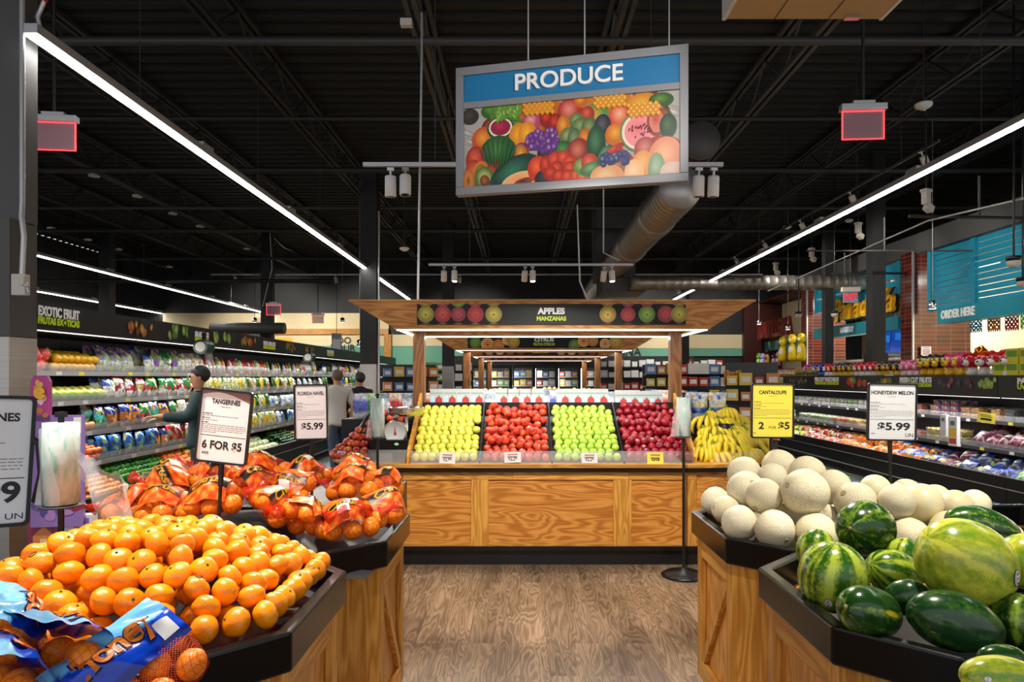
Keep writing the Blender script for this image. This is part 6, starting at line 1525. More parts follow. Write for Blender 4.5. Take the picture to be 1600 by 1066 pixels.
def cup_maker(name, body, lid):
    def f():
        b = MB().lathe([(.035, 0), (.05, .1)], 12, col=S(body)); o = b.build(name, M['attr_food']); tag(o, 'x', 'cup', 'g')
        MB().lathe([(.053, .1), (.053, .112), (0, .114)], 12, col=S(lid)).build('lid', M['attr'], o); return o
    return f
def veg_maker(name, cols, kind, r=.04, seed=1):
    def f():
        q = random.Random(seed); b = MB()
        if kind == 'pepper':
            bb = lump_ball(r, 14, 9, 1.1, seed, .09, .35); b = bb; b.c = [S(cols[0])]*len(b.v); b.tube([(0, 0, r*.75), (.004, 0, r*1.25)], .006, 6, col=S('#4c7c28'))
        elif kind == 'long':
            b.tube([(-r*3, 0, 0), (-r*2.6, 0, .004), (0, 0, .012), (r*2.6, 0, .004), (r*3, 0, 0)], [.004, r*.75, r, r*.75, .004], 9, col=S(cols[0]))
        elif kind == 'spiky':
            b = lump_ball(r, 12, 9, 1.15, seed, .06, .05); b.c = [S(cols[0])]*len(b.v)
            for i in range(16):
                a, z = q.uniform(0, 6.28), q.uniform(-.6, .9)*r; rr = math.sqrt(max(0, r*r-z*z)); p = Vector((rr*math.cos(a), rr*math.sin(a), z*1.1)); b.tube([p*.95, p*1.25+Vector((0, 0, .012))], [.008, .001], 4, col=S(cols[1]))
        elif kind == 'leafy':
            b = lump_ball(r, 12, 9, .9, seed, .12, .05); b.c = [S(q.choice(cols)) for _ in b.v]
        else:
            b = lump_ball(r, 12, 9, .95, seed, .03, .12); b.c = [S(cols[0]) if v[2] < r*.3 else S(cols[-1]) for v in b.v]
        o = b.build(name, M['attr_gloss' if kind != 'leafy' else 'attr_food']); tag(o, 'x', 'produce', 'g'); return o
    return f
q = random.Random(42)
K = {}
SEEN = {}      # (what, where) -> things put there, to be told apart at the end
def stock(key, maker, cat, label):
    K[key] = ([Stock(m) for m in (maker if isinstance(maker, list) else [maker])], cat, label)
bags = [('salad_purple', 'salad_bag', [(.3, '#a8b478'), (.5, '#d8dcd0'), (.72, '#7c9c48'), (.9, '#6a3c8c'), (1, '#8c5cb0')], 'salad bag with purple print'), ('salad_red', 'salad_bag', [(.35, '#dfe4d8'), (.7, '#c82840'), (.85, '#e8e4e8'), (1, '#b02038')], 'salad bag with red print'), ('salad_green', 'salad_bag', [(.3, '#e4e8dc'), (.5, '#d43838'), (.75, '#2c8c48'), (1, '#1c7c3c')], 'salad bag with green and red print'), ('salad_blue', 'salad_bag', [(.35, '#c8d0a8'), (.6, '#e8e8e0'), (.8, '#3c5cb0'), (1, '#2c4890')], 'salad bag with blue print'),
        ('carrot_blue', 'carrot_bag', [(.5, '#e0903c'), (.62, '#c87828'), (1, '#2c3c80')], 'orange bag with a dark blue top'), ('greens_blue', 'greens_bag', [(.3, '#6c8c54'), (1, '#1c5ca8')], 'blue bag of greens'), ('salad_teal', 'salad_bag', [(.4, '#4c8c4c'), (.7, '#48b8b0'), (1, '#7858b0')], 'teal and purple salad bag'), ('pouch_white', 'nut_pouch', [(.3, '#b8a488'), (.7, '#e8e4dc'), (1, '#d8d0c4')], 'white pouch'), ('slaw_red', 'slaw_bag', [(.25, '#8c9c78'), (.75, '#c01c28'), (1, '#d83038')], 'tall red vegetable bag'), ('herb_white', 'herb_bag', [(.4, '#c8d0c0'), (.7, '#e8ecec'), (1, '#b8c8d0')], 'clear bag with white label'),
        ('blue_white', 'lettuce_bag', [(.35, '#d8e0d0'), (.65, '#4c78c0'), (1, '#e0e8f0')], 'blue and white lettuce bag')]
for i, (k, nm, bands, lb) in enumerate(bags): stock(k, [bag_maker(nm, bands, q.uniform(.19, .21), q.uniform(.24, .28), seed=i+3+20*j) for j in range(3)], 'bag', lb)
stock('romaine', bag_maker('romaine_pack', [(.3, '#8cac48'), (.75, '#e4e0a0'), (1, '#ece8c0')], .12, .27, .05, seed=30), 'pack', 'pale romaine heart pack'); stock('dark_greens', bag_maker('greens_pack', [(.5, '#2c5c20'), (1, '#4c8030')], .13, .26, .05, seed=31), 'pack', 'dark green leaf pack'); stock('carrots', bag_maker('carrot_pack', [(.7, '#e8702c'), (1, '#d8d8d0')], .12, .25, .05, seed=32), 'pack', 'orange carrot pack'); stock('celery', bag_maker('celery_pack', [(.6, '#d8d8a0'), (1, '#78a040')], .11, .27, .05, seed=33), 'pack', 'pale celery pack'); stock('yellow_pack', bag_maker('squash_pack', [(.7, '#e0b828'), (1, '#c8c8a0')], .11, .26, .05, seed=34), 'pack', 'yellow vegetable pack')
stock('mushroom', tray_maker('mushroom_tray', ['#e8e0d0', '#d0c4b0', '#a89078'], .18, .14, .08, 3), 'tray', 'tray of mushrooms'); stock('redtray', tray_maker('tomato_tray', ['#d83020', '#c82818'], .18, .13, .09, 4), 'tray', 'tray of red tomatoes')
for k, c, cp in (('juice_red', '#b83030', '#d02020'), ('juice_white', '#e0dcd0', '#2c4ca8'), ('juice_orange', '#e88c28', '#3c8c3c'), ('juice_green', '#8cac3c', '#e8e8e8'), ('juice_pink', '#d87868', '#c82c2c')): stock(k, bottle_maker('juice_bottle', c, cp, label='#e8e8e0'), 'bottle', {'juice_red': 'red juice bottle', 'juice_white': 'white bottle with blue cap', 'juice_orange': 'orange juice bottle', 'juice_green': 'green dressing bottle', 'juice_pink': 'pink juice bottle'}[k])
for k, nm, c, kd, r, lb in (('dragon', 'dragon_fruit', ['#e85058', '#d8c040'], 'spiky', .055, 'pink spiky dragon fruit'), ('ymango', 'yellow_mango', ['#e8a818', '#f0c030'], 'fruit', .045, 'yellow mango'), ('gmango', 'green_mango', ['#88a838', '#c0b848'], 'fruit', .06, 'green mango'), ('kiwi', 'brown_kiwi', ['#7c5424', '#8c6430'], 'fruit', .033, 'brown kiwi'), ('onion', 'brown_onion', ['#c87838', '#d89048'], 'fruit', .045, 'brown onion'), ('tomato', 'red_tomato', ['#e85828', '#e88838'], 'fruit', .035, 'orange tomato'), ('gpepper', 'green_pepper', ['#2f7c1c'], 'pepper', .046, 'green bell pepper'), ('dpepper', 'dark_green_pepper', ['#1c5c14'], 'pepper', .044, 'dark green bell pepper'),
                          ('opepper', 'orange_pepper', ['#f0781c'], 'pepper', .045, 'orange bell pepper'), ('ypepper', 'yellow_pepper', ['#f4b41c'], 'pepper', .046, 'yellow bell pepper'), ('peach', 'peach', ['#c84c30', '#e8a850'], 'fruit', .036, 'red and yellow peach'), ('tomatillo', 'green_chili', ['#5c9828'], 'long', .016, 'green chili pepper'), ('cucumber', 'cucumber', ['#1c4818'], 'long', .024, 'dark green cucumber'), ('cauli', 'cauliflower', ['#e8e8c8', '#d8e0a8', '#c0d090'], 'leafy', .075, 'pale cauliflower'), ('greenveg', 'leafy_green', ['#2c6c1c', '#4c8c30', '#1c4c14'], 'leafy', .06, 'leafy green bunch'), ('squash', 'yellow_squash', ['#e8c030'], 'long', .03, 'yellow squash'), ('potato', 'tan_potato', ['#b88c58', '#c89c68'], 'fruit', .045, 'tan root vegetable'), ('redveg', 'red_radish', ['#c82838', '#d84048'], 'fruit', .03, 'red radish')):
    stock(k, veg_maker(nm, c, kd, r, len(k)+3), 'produce', lb)
def place(key, loc, face, where, tilt=0, sc=1.0, jit=.12, grp=None):
    sl, cat, lb = K[key]; st = q.choice(sl)
    lab = '%s, %s' % (lb, where)
    o = st.put(loc, (tilt, 0, face+q.uniform(-jit, jit)), sc, lab, grp or lab)
    o['category'] = cat
    SEEN.setdefault((lb, where, grp), []).append(o); return o
SHELFN = ['top shelf', 'second shelf', 'third shelf', 'fourth shelf', 'bottom well']
SEC = lambda y, y0: '%s' % ORD[max(1, int((y-y0)//2.4)+1)]
def run(side, shelf, y0, y1, keys, spacing, rows=1, dx=.13, sc=1.0, pick='seq', zoff=0, tilt=-.12, skip=.06, bases=None):
    """stand packs along a shelf"""
    xs, zs, face, oy = (LX, LZ, R(90), ly) if side < 0 else (RX, RZ, R(-90), ry)
    if shelf < len(zs): x, z = xs[shelf], zs[shelf]
    else: x, z = (3.97, .385) if side < 0 else (5.62, .345)
    y = y0; i = 0
    while y < y1:
        k = keys[i % len(keys)] if pick == 'seq' else q.choice(keys)
        for r in range(rows):
            if q.random() < skip: continue
            place(k, (side*(x+.085+dx*r+q.uniform(-.008, .008)), y+q.uniform(-.012, .012), z+.004+zoff+.03*r), face, '%s of %s %s' % (SHELFN[shelf if shelf < len(zs) else 4], SEC(y, oy), 'tall cooler' if side < 0 else 'low cooler'), tilt, sc*q.uniform(.93, 1.06), grp=None)
        y += spacing*q.uniform(.95, 1.08); i += 1
def pile(side, shelf, y0, y1, keys, r, depth=.34, layers=2, back=0, rise=.25):
    xs, zs, face, oy = (LX, LZ, R(90), ly) if side < 0 else (RX, RZ, R(-90), ry)
    if shelf < len(zs): x, z = xs[shelf], zs[shelf]
    else: x, z = (3.97, .385) if side < 0 else (5.62, .345)
    P, kk = [], []
    for L in range(layers):
        yy = y0+r+(L % 2)*r
        while yy < y1-r:
            for j in range(int(depth/(2*r))):
                P.append((side*(x+.03+r+j*2*r), yy+q.uniform(-.004, .004), z+r+.003+L*1.7*r+j*rise*r*2)); kk.append(q.choice(keys))
            yy += 2.02*r
    P = relax(P, [r*.98]*len(P), None, 10)
    for p, k in zip(P, kk):
        place(k, p, q.uniform(0, 6), '%s of %s %s' % (SHELFN[shelf if shelf < len(zs) else 4], SEC(p[1], oy), 'tall cooler' if side < 0 else 'low cooler'), q.uniform(-.5, .5), 1, 3, grp=None)
# ---- the tall cooler
def D(px, X): return X*F/abs(px-VX)
pile(-1, 0, 5.75, 6.15, ['dragon'], .055, .26, 2); pile(-1, 0, 6.16, 6.85, ['ymango'], .045, .3, 2)
run(-1, 0, 6.98, 8.5, ['salad_purple', 'salad_purple', 'salad_purple', 'salad_purple', 'salad_blue', 'salad_purple', 'salad_green'], .205, 2)
run(-1, 0, 8.55, 9.1, ['pouch_white'], .17, 1)
run(-1, 0, 9.15, 11.3, ['juice_red', 'juice_red', 'juice_white', 'juice_red', 'juice_pink', 'juice_green', 'juice_white', 'juice_orange'], .085, 1, sc=1.05)
run(-1, 0, 11.4, 13.2, ['juice_orange', 'juice_green', 'mushroom', 'juice_white'], .13, 1)
run(-1, 0, 13.3, 20.5, ['dark_greens', 'salad_red', 'yellow_pack', 'herb_white', 'mushroom', 'salad_blue'], .2, 1, pick='r')
pile(-1, 1, 6.02, 6.95, ['gmango'], .055, .24, 1); pile(-1, 1, 5.75, 6.0, ['kiwi'], .033, .2, 1)
run(-1, 1, 7.02, 8.05, ['salad_blue', 'salad_red', 'salad_red', 'salad_red', 'salad_green'], .2, 2, sc=.9)
run(-1, 1, 8.1, 9.1, ['salad_green', 'salad_green', 'salad_red', 'salad_green'], .2, 2, sc=.88)
run(-1, 1, 9.1, 10.6, ['romaine', 'romaine', 'romaine', 'yellow_pack', 'romaine', 'celery'], .135, 2); run(-1, 1, 10.6, 12.6, ['dark_greens', 'carrots', 'celery', 'dark_greens', 'yellow_pack'], .14, 1)
run(-1, 1, 12.6, 14.6, ['mushroom', 'herb_white'], .17, 2, sc=.8); run(-1, 1, 14.7, 20.5, ['redtray', 'yellow_pack', 'greens_blue', 'dark_greens', 'ymango'], .19, 1, pick='r')
pile(-1, 2, 6.35, 6.75, ['onion'], .045, .26, 1)
run(-1, 2, 6.85, 8.3, ['salad_teal', 'carrot_blue', 'carrot_blue', 'carrot_blue', 'salad_green'], .2, 2, sc=.88); run(-1, 2, 8.3, 9.2, ['salad_green', 'herb_white'], .2, 2, sc=.85)
run(-1, 2, 9.2, 11.4, ['celery', 'yellow_pack', 'dark_greens'], .15, 1); run(-1, 2, 11.4, 13.6, ['blue_white', 'blue_white', 'herb_white'], .17, 2, sc=.75); run(-1, 2, 13.6, 20.5, ['dark_greens', 'greenveg', 'herb_white'], .19, 1, pick='r')
pile(-1, 3, 6.5, 6.75, ['tomato'], .035, .26, 2)
run(-1, 3, 6.82, 7.75, ['greens_blue'], .22, 2, sc=.8); run(-1, 3, 7.8, 8.1, ['carrot_blue'], .2, 1, sc=.85); run(-1, 3, 8.15, 9.4, ['slaw_red', 'slaw_red', 'slaw_red', 'salad_red'], .17, 2, sc=.95)
run(-1, 3, 9.4, 11.6, ['yellow_pack', 'celery', 'yellow_pack'], .15, 1); run(-1, 3, 11.6, 13.6, ['greens_blue', 'blue_white'], .18, 1, sc=.8); run(-1, 3, 13.6, 20.5, ['redtray', 'potato', 'dark_greens'], .2, 1, pick='r')
pile(-1, 4, 6.45, 7.0, ['peach'], .036, .4, 2, rise=.4); pile(-1, 4, 7.0, 8.15, ['gpepper', 'gpepper', 'dpepper'], .045, .5, 2, rise=.45); pile(-1, 4, 8.15, 8.7, ['opepper'], .045, .5, 2, rise=.45); pile(-1, 4, 8.7, 9.4, ['ypepper', 'ypepper', 'opepper'], .046, .5, 2, rise=.45)
pile(-1, 4, 10.0, 11.5, ['cauli'], .075, .45, 1, rise=.35); pile(-1, 4, 11.6, 12.6, ['cucumber'], .04, .5, 2, rise=.4); pile(-1, 4, 12.6, 14.2, ['ypepper', 'opepper', 'squash'], .046, .4, 1, rise=.4); pile(-1, 4, 14.2, 18, ['greenveg', 'redveg', 'opepper'], .06, .36, 1, rise=.3)
pile(-1, 4, 7.25, 8.1, ['tomatillo'], .03, .06, 1)
def shelf_card(label, px, py, w, h, d, roll=0, m='yellow_paper'):
    c = PX(px, py, d); t = thing('price_card', label, 'price card', c, rot=(0, roll, R(62) if px < 800 else R(-60)))
    W_, H_ = w*d/F, h*d/F; MB().lohi((-W_/2, -.002, -H_/2), (W_/2, .002, H_/2)).build('card', plain('pale_card', S('#dcdc98'), .6) if m == 'pale' else M[m], t)
    MB().lohi((-W_*.3, -.003, -H_*.25), (W_*.3, -.002, -H_*.05)).lohi((-W_*.35, -.003, H_*.1), (W_*.35, -.002, H_*.15)).lohi((-W_*.35, -.003, H_*.25), (W_*.25, -.002, H_*.3)).build('card_lettering', M['ink'], t)
for a in (('pale price card hanging before the green peppers', 231, 746, 20, 17, 7.0, R(8), 'pale'), ('pale price card hanging before the orange peppers', 273, 734, 18, 17, 7.7, R(5), 'pale'), ('pale price card hanging before the yellow peppers', 297, 728, 16, 16, 8.0, R(5), 'pale'),
          ('yellow price card hanging on the top shelf of the low cooler', 1541, 653, 26, 16, 8.15, R(6)), ('white price card on the low cooler fascia at the picture edge', 1583, 590, 30, 16, 7.72, R(8), 'paper'), ('white price card on the fascia near the sandwich print', 1389, 591, 14, 11, 10.2, 0, 'paper')): shelf_card(*a)
# ---- the low cooler
trays = [('clam_white', ['#e8e4d8', '#d8d0c0', '#b8b090']), ('clam_mango', ['#f0a020', '#e89018', '#f4b840']), ('clam_berry', ['#d83848', '#5c3cb0', '#e8e8e8']), ('clam_dark', ['#1c1c28', '#2c2c3c', '#3c3c4c']), ('clam_orange', ['#d86828', '#c85020', '#e89048']), ('clam_green', ['#88b048', '#a8c868', '#d8e0c0']), ('clam_pear', ['#d0b838', '#c8a830', '#b89028'])]
tl = {'clam_white': 'clear tray of white sliced food', 'clam_mango': 'clear tray of cut mango', 'clam_berry': 'clear tray of mixed berries', 'clam_dark': 'clear box of blackberries', 'clam_orange': 'clear box of orange tomatoes', 'clam_green': 'clear tray of green salad', 'clam_pear': 'clear pack of yellow pears'}
for i, (k, c) in enumerate(trays): stock(k, tray_maker('fruit_tray', c, seed=i+50), 'tray', tl[k])
stock('cup_fruit', cup_maker('fruit_cup', '#e8b8a0', '#e0e0e0'), 'cup', 'cup of cut fruit'); stock('cup_white', cup_maker('dip_cup', '#e0d8c8', '#d8d0c8'), 'cup', 'white cup with lid')
def side_bag(name, bands, w, h, d, seed): return bag_maker(name, bands, w, h, d, 'attr_bag', seed)
for k, nm, bands, lb in (('g_red', 'grape_bag', [(.4, '#5c2838'), (.7, '#7c3c50'), (1, '#a88890')], 'clear bag of dark red grapes'), ('g_green', 'grape_bag', [(.5, '#5ca838'), (.75, '#48c040'), (1, '#3cb048')], 'green printed bag of green grapes'), ('o_bag', 'orange_bag_pack', [(.6, '#f07818'), (.8, '#e85c10'), (1, '#f0a050')], 'orange net bag of oranges'), ('bo_bag', 'mandarin_bag', [(.45, '#f08020'), (.7, '#2c4cb0'), (1, '#4878d8')], 'blue and orange bag of mandarins'), ('b_bag', 'plum_bag', [(.4, '#40405c'), (.6, '#2848a8'), (1, '#1c3ca0')], 'blue printed bag of dark grapes'), ('apple_bag', 'apple_bag', [(.6, '#c83028'), (1, '#d8b0a0')], 'clear bag of red apples'), ('lime_bag', 'lime_bag', [(.6, '#c8c838'), (1, '#98b838')], 'yellow green fruit bag')):
    stock(k, [bag_maker(nm, bands, .24, .26, .09, seed=len(k)*7+j) for j in range(3)], 'bag', lb)
def flat(keys, shelf, y0, y1, sp, rows, layers=1, dx=.16, h=.075, sc=1.0, skip=.05):
    x, z = (RX[shelf], RZ[shelf]); y = y0
    while y < y1:
        for r in range(rows):
            for L in range(layers):
                if q.random() < skip: continue
                place(q.choice(keys), (x+.1+dx*r, y, z+.004+L*h*sc), R(-90), '%s of %s low cooler' % (SHELFN[shelf], SEC(y, ry)), 0, sc, .06)
        y += sp
def lay(keys, z, x, y0, y1, sp, rows, sc=1.0, where='bottom well', dx=.2):
    y = y0
    while y < y1:
        for r in range(rows):
            place(q.choice(keys), (x+.12+dx*r, y+q.uniform(-.02, .02), z+.02+.1*r), R(-90), '%s of %s low cooler' % (where, SEC(y, ry)), R(-55)+q.uniform(-.2, .2), sc*q.uniform(.9, 1.05), .5)
        y += sp*q.uniform(.9, 1.1)
flat(['clam_dark'], 0, 7.4, 8.35, .19, 3, 2); flat(['clam_mango'], 0, 8.4, 9.15, .19, 3, 2); flat(['clam_berry'], 0, 9.2, 9.6, .19, 2, 3); flat(['clam_orange', 'clam_mango'], 0, 9.65, 10.3, .19, 2, 2); flat(['clam_white', 'clam_green'], 0, 10.4, 12.4, .19, 2, 2); flat(['clam_white', 'clam_green', 'clam_berry'], 0, 12.4, 14.5, .19, 2, 2)
for y in np.arange(10.4, 11.2, .12): place('cup_fruit', (6.0, y, RZ[0]+.16), 0, 'stacked on the trays of the low cooler')
for y in (11.3, 11.42): place('cup_white', (6.0, y, RZ[0]+.16), 0, 'stacked on the white trays of the low cooler', 0, 1.5)
for i in range(26): place(['juice_orange', 'juice_orange', 'juice_white', 'juice_red'][i % 4], (5.9+.08*(i % 2), 15.2+.085*(i//2)*2, RZ[0]+.004), R(-90), 'far end of the low cooler, top shelf', 0, 1.1)
flat(['clam_pear'], 1, 9.2, 9.75, .19, 2, 2, sc=1.15); flat(['clam_orange'], 1, 10.2, 12.2, .19, 3, 1, sc=1.05); flat(['clam_orange', 'clam_pear'], 1, 11.4, 12.6, .19, 2, 2); flat(['clam_green', 'clam_white'], 1, 12.7, 14.2, .19, 2, 2)
for i in range(22): place(['juice_green', 'salad_blue', 'juice_orange'][i % 3], (5.86, 14.6+.14*i, RZ[1]+.004), R(-90), 'far end of the low cooler, lower shelf', 0, .8)
lay(['g_red'], RZ[1], 5.72, 7.95, 8.8, .2, 2, 1.0, 'second shelf'); lay(['g_green'], RZ[1], 5.72, 7.2, 7.95, .22, 2, 1.05, 'second shelf')
lay(['g_green'], .345, 5.5, 7.1, 7.9, .2, 2, 1.15, dx=.24); lay(['b_bag'], .345, 5.5, 7.95, 9.0, .19, 2, dx=.22); lay(['g_red', 'g_red', 'b_bag'], .345, 5.5, 9.0, 9.7, .2, 2); lay(['bo_bag'], .345, 5.5, 9.7, 10.4, .2, 2); lay(['o_bag'], .345, 5.5, 10.4, 12.2, .2, 2); lay(['apple_bag'], .345, 5.5, 12.2, 13.6, .22, 2); lay(['lime_bag', 'apple_bag'], .345, 5.5, 13.6, 15.2, .22, 2)
# tall leaning cartons
def tall_carton(label, px, py, w, h, d, front, m2):
    c = PX(px, py, d); t = thing('tall_carton', label, 'carton', (c.x, c.y, c.z-h*d/F/2), rz=R(-70)); W_, H_ = w*d/F*1.2, h*d/F
    MB().lohi((-W_/2, -.03, 0), (W_/2, .03, H_)).build('carton', M['paper'], t)
    b = MB(); b.lohi((-W_*.4, -.032, H_*.3), (W_*.4, -.03, H_*.62), col=S(front)).lohi((-W_*.4, -.032, H_*.08), (W_*.4, -.03, H_*.26), col=S(m2)).lohi((-W_*.25, -.032, H_*.7), (W_*.25, -.03, H_*.85), col=S('#506878')).build('carton_print', M['attr'], t)
tall_carton('tall white carton with yellow print leaning in the low cooler', 1491, 674, 12, 46, 8.7, '#e8c030', '#d04030'); tall_carton('plain white tall carton beside the printed one', 1476, 665, 8, 34, 8.9, '#e8e8e8', '#d8d8d8')
# tell the packs of one kind on one shelf apart by counting from the camera
for (lb, where, grp), os_ in SEEN.items():
    if grp or os_[0].name.split('.')[0] in ('green_pepper', 'dark_green_pepper', 'orange_pepper', 'yellow_pepper', 'cucumber', 'peach', 'red_radish', 'green_chili'): continue
    if len(os_) < 2 or len(os_) > 30: continue
    front = sorted(os_, key=lambda o: (round(o.location.y/.06), abs(o.location.x), o.location.z))
    for i, o in enumerate(front):
        lab = '%s, %s from the camera, %s' % (lb, ORD[i+1], where)
        if len(lab.split()) <= 15: o['label'] = lab
# toys along the top of the low cooler
def toy(name, head, muzzle, ear, body, kind):
    def f():
        t = thing(name, 't', 'toy', (0, 0, 0)); b = MB()
        b.ball((0, 0, .165), .088, 16, 11, col=S(head), sc=(1.12, .95, .95))
        for s in (-1, 1):
            if kind == 'owl': b.tube([(s*.055, 0, .22), (s*.09, 0, .265)], [.035, .004], 8, col=S(ear))
            else: b.ball((s*.075, .0, .235), .034, 8, 6, col=S(ear))
        b.build('head', M['attr_gloss'], t)
        b = MB().ball((0, -.07, .14), .05, 12, 8, col=S(muzzle), sc=(1.1, .7, .8))
        if kind == 'owl':
            for s in (-1, 1): b.ball((s*.04, -.068, .18), .034, 10, 7, col=S('#e8c828'), sc=(1, .5, 1))
        b.build('muzzle', M['attr_gloss'], t)
        e = MB()
        for s in (-1, 1): e.ball((s*.036, -.085, .19), .012, 8, 6, col=S('#f4f4f4')).ball((s*.036, -.094, .19), .007, 6, 5, col=S('#100c0c'))
        e.ball((0, -.104, .15), .011, 8, 6, col=S('#201010')).build('eyes', M['attr_gloss'], t)
        MB().lathe([(.055, 0), (.065, .03), (.045, .09)], 12, col=S(body)).build('body', M['attr_gloss'], t)
        return t
    return f
TY = {'red': Stock(toy('red_toy_bear', '#c81018', '#e8e4e0', '#c81018', '#e0e0e0', 'b')), 'brown': Stock(toy('brown_toy_bear', '#4c2410', '#e0b030', '#4c2410', '#e0b848', 'b')), 'pink': Stock(toy('pink_toy_pig', '#e87098', '#f4b0c4', '#e06088', '#f0d0d8', 'b')), 'bee': Stock(toy('yellow_black_toy', '#2c2010', '#f0c020', '#2c2010', '#e8b020', 'owl')), 'owl': Stock(toy('pink_toy_owl', '#e0407c', '#f0b838', '#d83070', '#e8b838', 'owl')), 'blue': Stock(toy('blue_toy_bear', '#1c2ca0', '#d8c0b0', '#1c2ca0', '#3060c0', 'b')), 'magenta': Stock(toy('magenta_toy_bear', '#b01488', '#e0c0b0', '#b01488', '#d870b0', 'b'))}
TT = [(1261, 'magenta'), (1275, 'blue'), (1263+20, 'blue'), (1293, 'red'), (1300, 'red'), (1308, 'brown'), (1316, 'brown'), (1324, 'brown'), (1332, 'brown'), (1331+9, 'red'), (1349, 'red'), (1358, 'red'), (1367, 'red'), (1373, 'brown'), (1382, 'brown'), (1391, 'brown'), (1400, 'brown'), (1408, 'pink'), (1421, 'pink'), (1435, 'pink'), (1443, 'bee'), (1455, 'bee'), (1467, 'bee'), (1483, 'owl'), (1500, 'owl'), (1515, 'red'), (1531, 'red'), (1549, 'red'), (1567, 'red')]
ct = {}; ly_last = 99
for px, k in TT:
    if px > 1475 and ly_last < 90: ly_last -= .05
    y = D(px, 5.62); y = min(y, ly_last-.168); ly_last = y; ct[k] = ct.get(k, 0)+1
    TY[k].put((5.62, y, 1.625), (0, 0, R(-90)+q.uniform(-.3, .3)), .86 if y > 9.6 else 1.12, {'red': 'red round headed toy bear', 'brown': 'brown round headed toy bear', 'pink': 'pink toy pig', 'bee': 'yellow and black striped toy', 'owl': 'pink toy owl', 'blue': 'blue toy bear', 'magenta': 'magenta toy bear'}[k]+' on the low cooler top, %s such from the far end' % ORD[ct[k]])
def greenbox():
    t = thing('sweet_box', 't', 'box', (0, 0, 0)); MB().box((0, 0, .075), (.2, .12, .15), col=S('#c8c020')).build('carton', M['attr'], t); MB().box((0, -.0605, .09), (.16, .002, .07), col=S('#5c8c28')).build('box_print', M['attr'], t); return t
GBX = Stock(greenbox)
for k, (yy, zz) in enumerate(((7.7, 0), (7.48, 0), (7.7, .152), (7.48, .152), (7.9, 0))): GBX.put((5.6, yy, 1.625+zz), (0, 0, R(-90)), 1, 'yellow green sweet box on the low cooler, %s' % ['lower, beside the red toys side', 'lower, by the picture edge', 'upper, beside the red toys side', 'upper, by the picture edge', 'single one touching the red toys'][k])
stock('jar', bottle_maker('spice_jar', '#c89048', '#3c3080', .03, .14, '#d8c8a8'), 'jar', 'violet lidded jar')
for i in range(44):
    place('jar', (5.56+.09*(i % 2), 13.9+.16*(i//2), 1.625), 0, 'standing in two rows on the low cooler far end', 0, 1.15, 0, 'jars on the far top of the low cooler')
stock('sauce', bottle_maker('sauce_jar', '#a87838', '#c8a838', .04, .17, '#506c30'), 'jar', 'sauce jar with gold lid')
for i in range(10): place('sauce', (5.6, 12.9+.1*i, 1.625), 0, 'between the toys and the violet lidded jars', 0, 1, 0, 'sauce jars by the toys')
# foil star balloons
def star(label, P, c, r, rz):
    t = thing('foil_balloon', label, 'balloon', P, rot=(R(8), R(10), rz)); b = MB(); vs = [(0, -r*.35, 0), (0, r*.35, 0)]
    for k in range(10): a = PI/2+2*PI*k/10; rr = r if k % 2 == 0 else r*.55; vs.append((rr*math.cos(a), 0, rr*math.sin(a)))
    b.add(vs, [f for k in range(10) for f in ((0, 2+(k+1) % 10, 2+k), (1, 2+k, 2+(k+1) % 10))]); m = NT('foil'+label[:3]); m.base(c).set(.12, .9); b.build('foil_star', m.m, t, subd=1)
    MB().tube([(0, 0, -r*.5), (.02, 0, -r-.12)], .003, 5).build('stick', M['alu'], t)
star('orange foil star balloon above the red toys', PX(1533, 551, 8.3), S('#e07818'), .16, R(-70)); star('small light blue foil star balloon beside the orange one', PX(1514, 557, 8.6), S('#6cb8e0'), .1, R(-70))
# ------------------------------------------------------------------ counters, end wall and shelving at the back
def papel(label, px, py, c, seed):
    d = 8.35*F/(px-VX); P = PX(px, py, d); q = random.Random(seed); w, h, n, m = .27, .3, 18, 20; b = MB()
    holes = set()
    for i in range(n//2):
        for j in range(3, m-2):
            if (math.sin(i*1.3+seed)*math.cos(j*1.1+seed*.7) > .55) and 1 <= i: holes.add((i, j)); holes.add((n-1-i, j))
    for i in range(n):
        for j in range(m):
            if (i, j) in holes: continue
            if j < 2 and (i % 3 == 0): continue
            x0, z0 = -w/2+w*i/n, -h/2+h*j/m; b.lohi((x0, -.001, z0), (x0+w/n, .001, z0+h/m))
    o = b.build('paper_banner', plain('paper_'+label[:4], S(c), .6), loc=P, rot=(0, 0, R(-80))); tag(o, label, 'banner')
papel('light blue cut paper banner over the order counter', 1525, 507, '#4c9cd0', 1); papel('orange cut paper banner over the order counter', 1553, 505, '#e8741c', 2); papel('crimson cut paper banner over the order counter', 1581, 503, '#d01c44', 3); papel('lime green cut paper banner at the picture edge', 1606, 500, '#7cc828', 4)
o = MB().tube([(8.3, 14.0, 2.66), (8.35, 12, 2.6), (8.35, 10, 2.62)], .003, 5).build('banner_string', M['white']); tag(o, 'thin string carrying the cut paper banners', 'string')
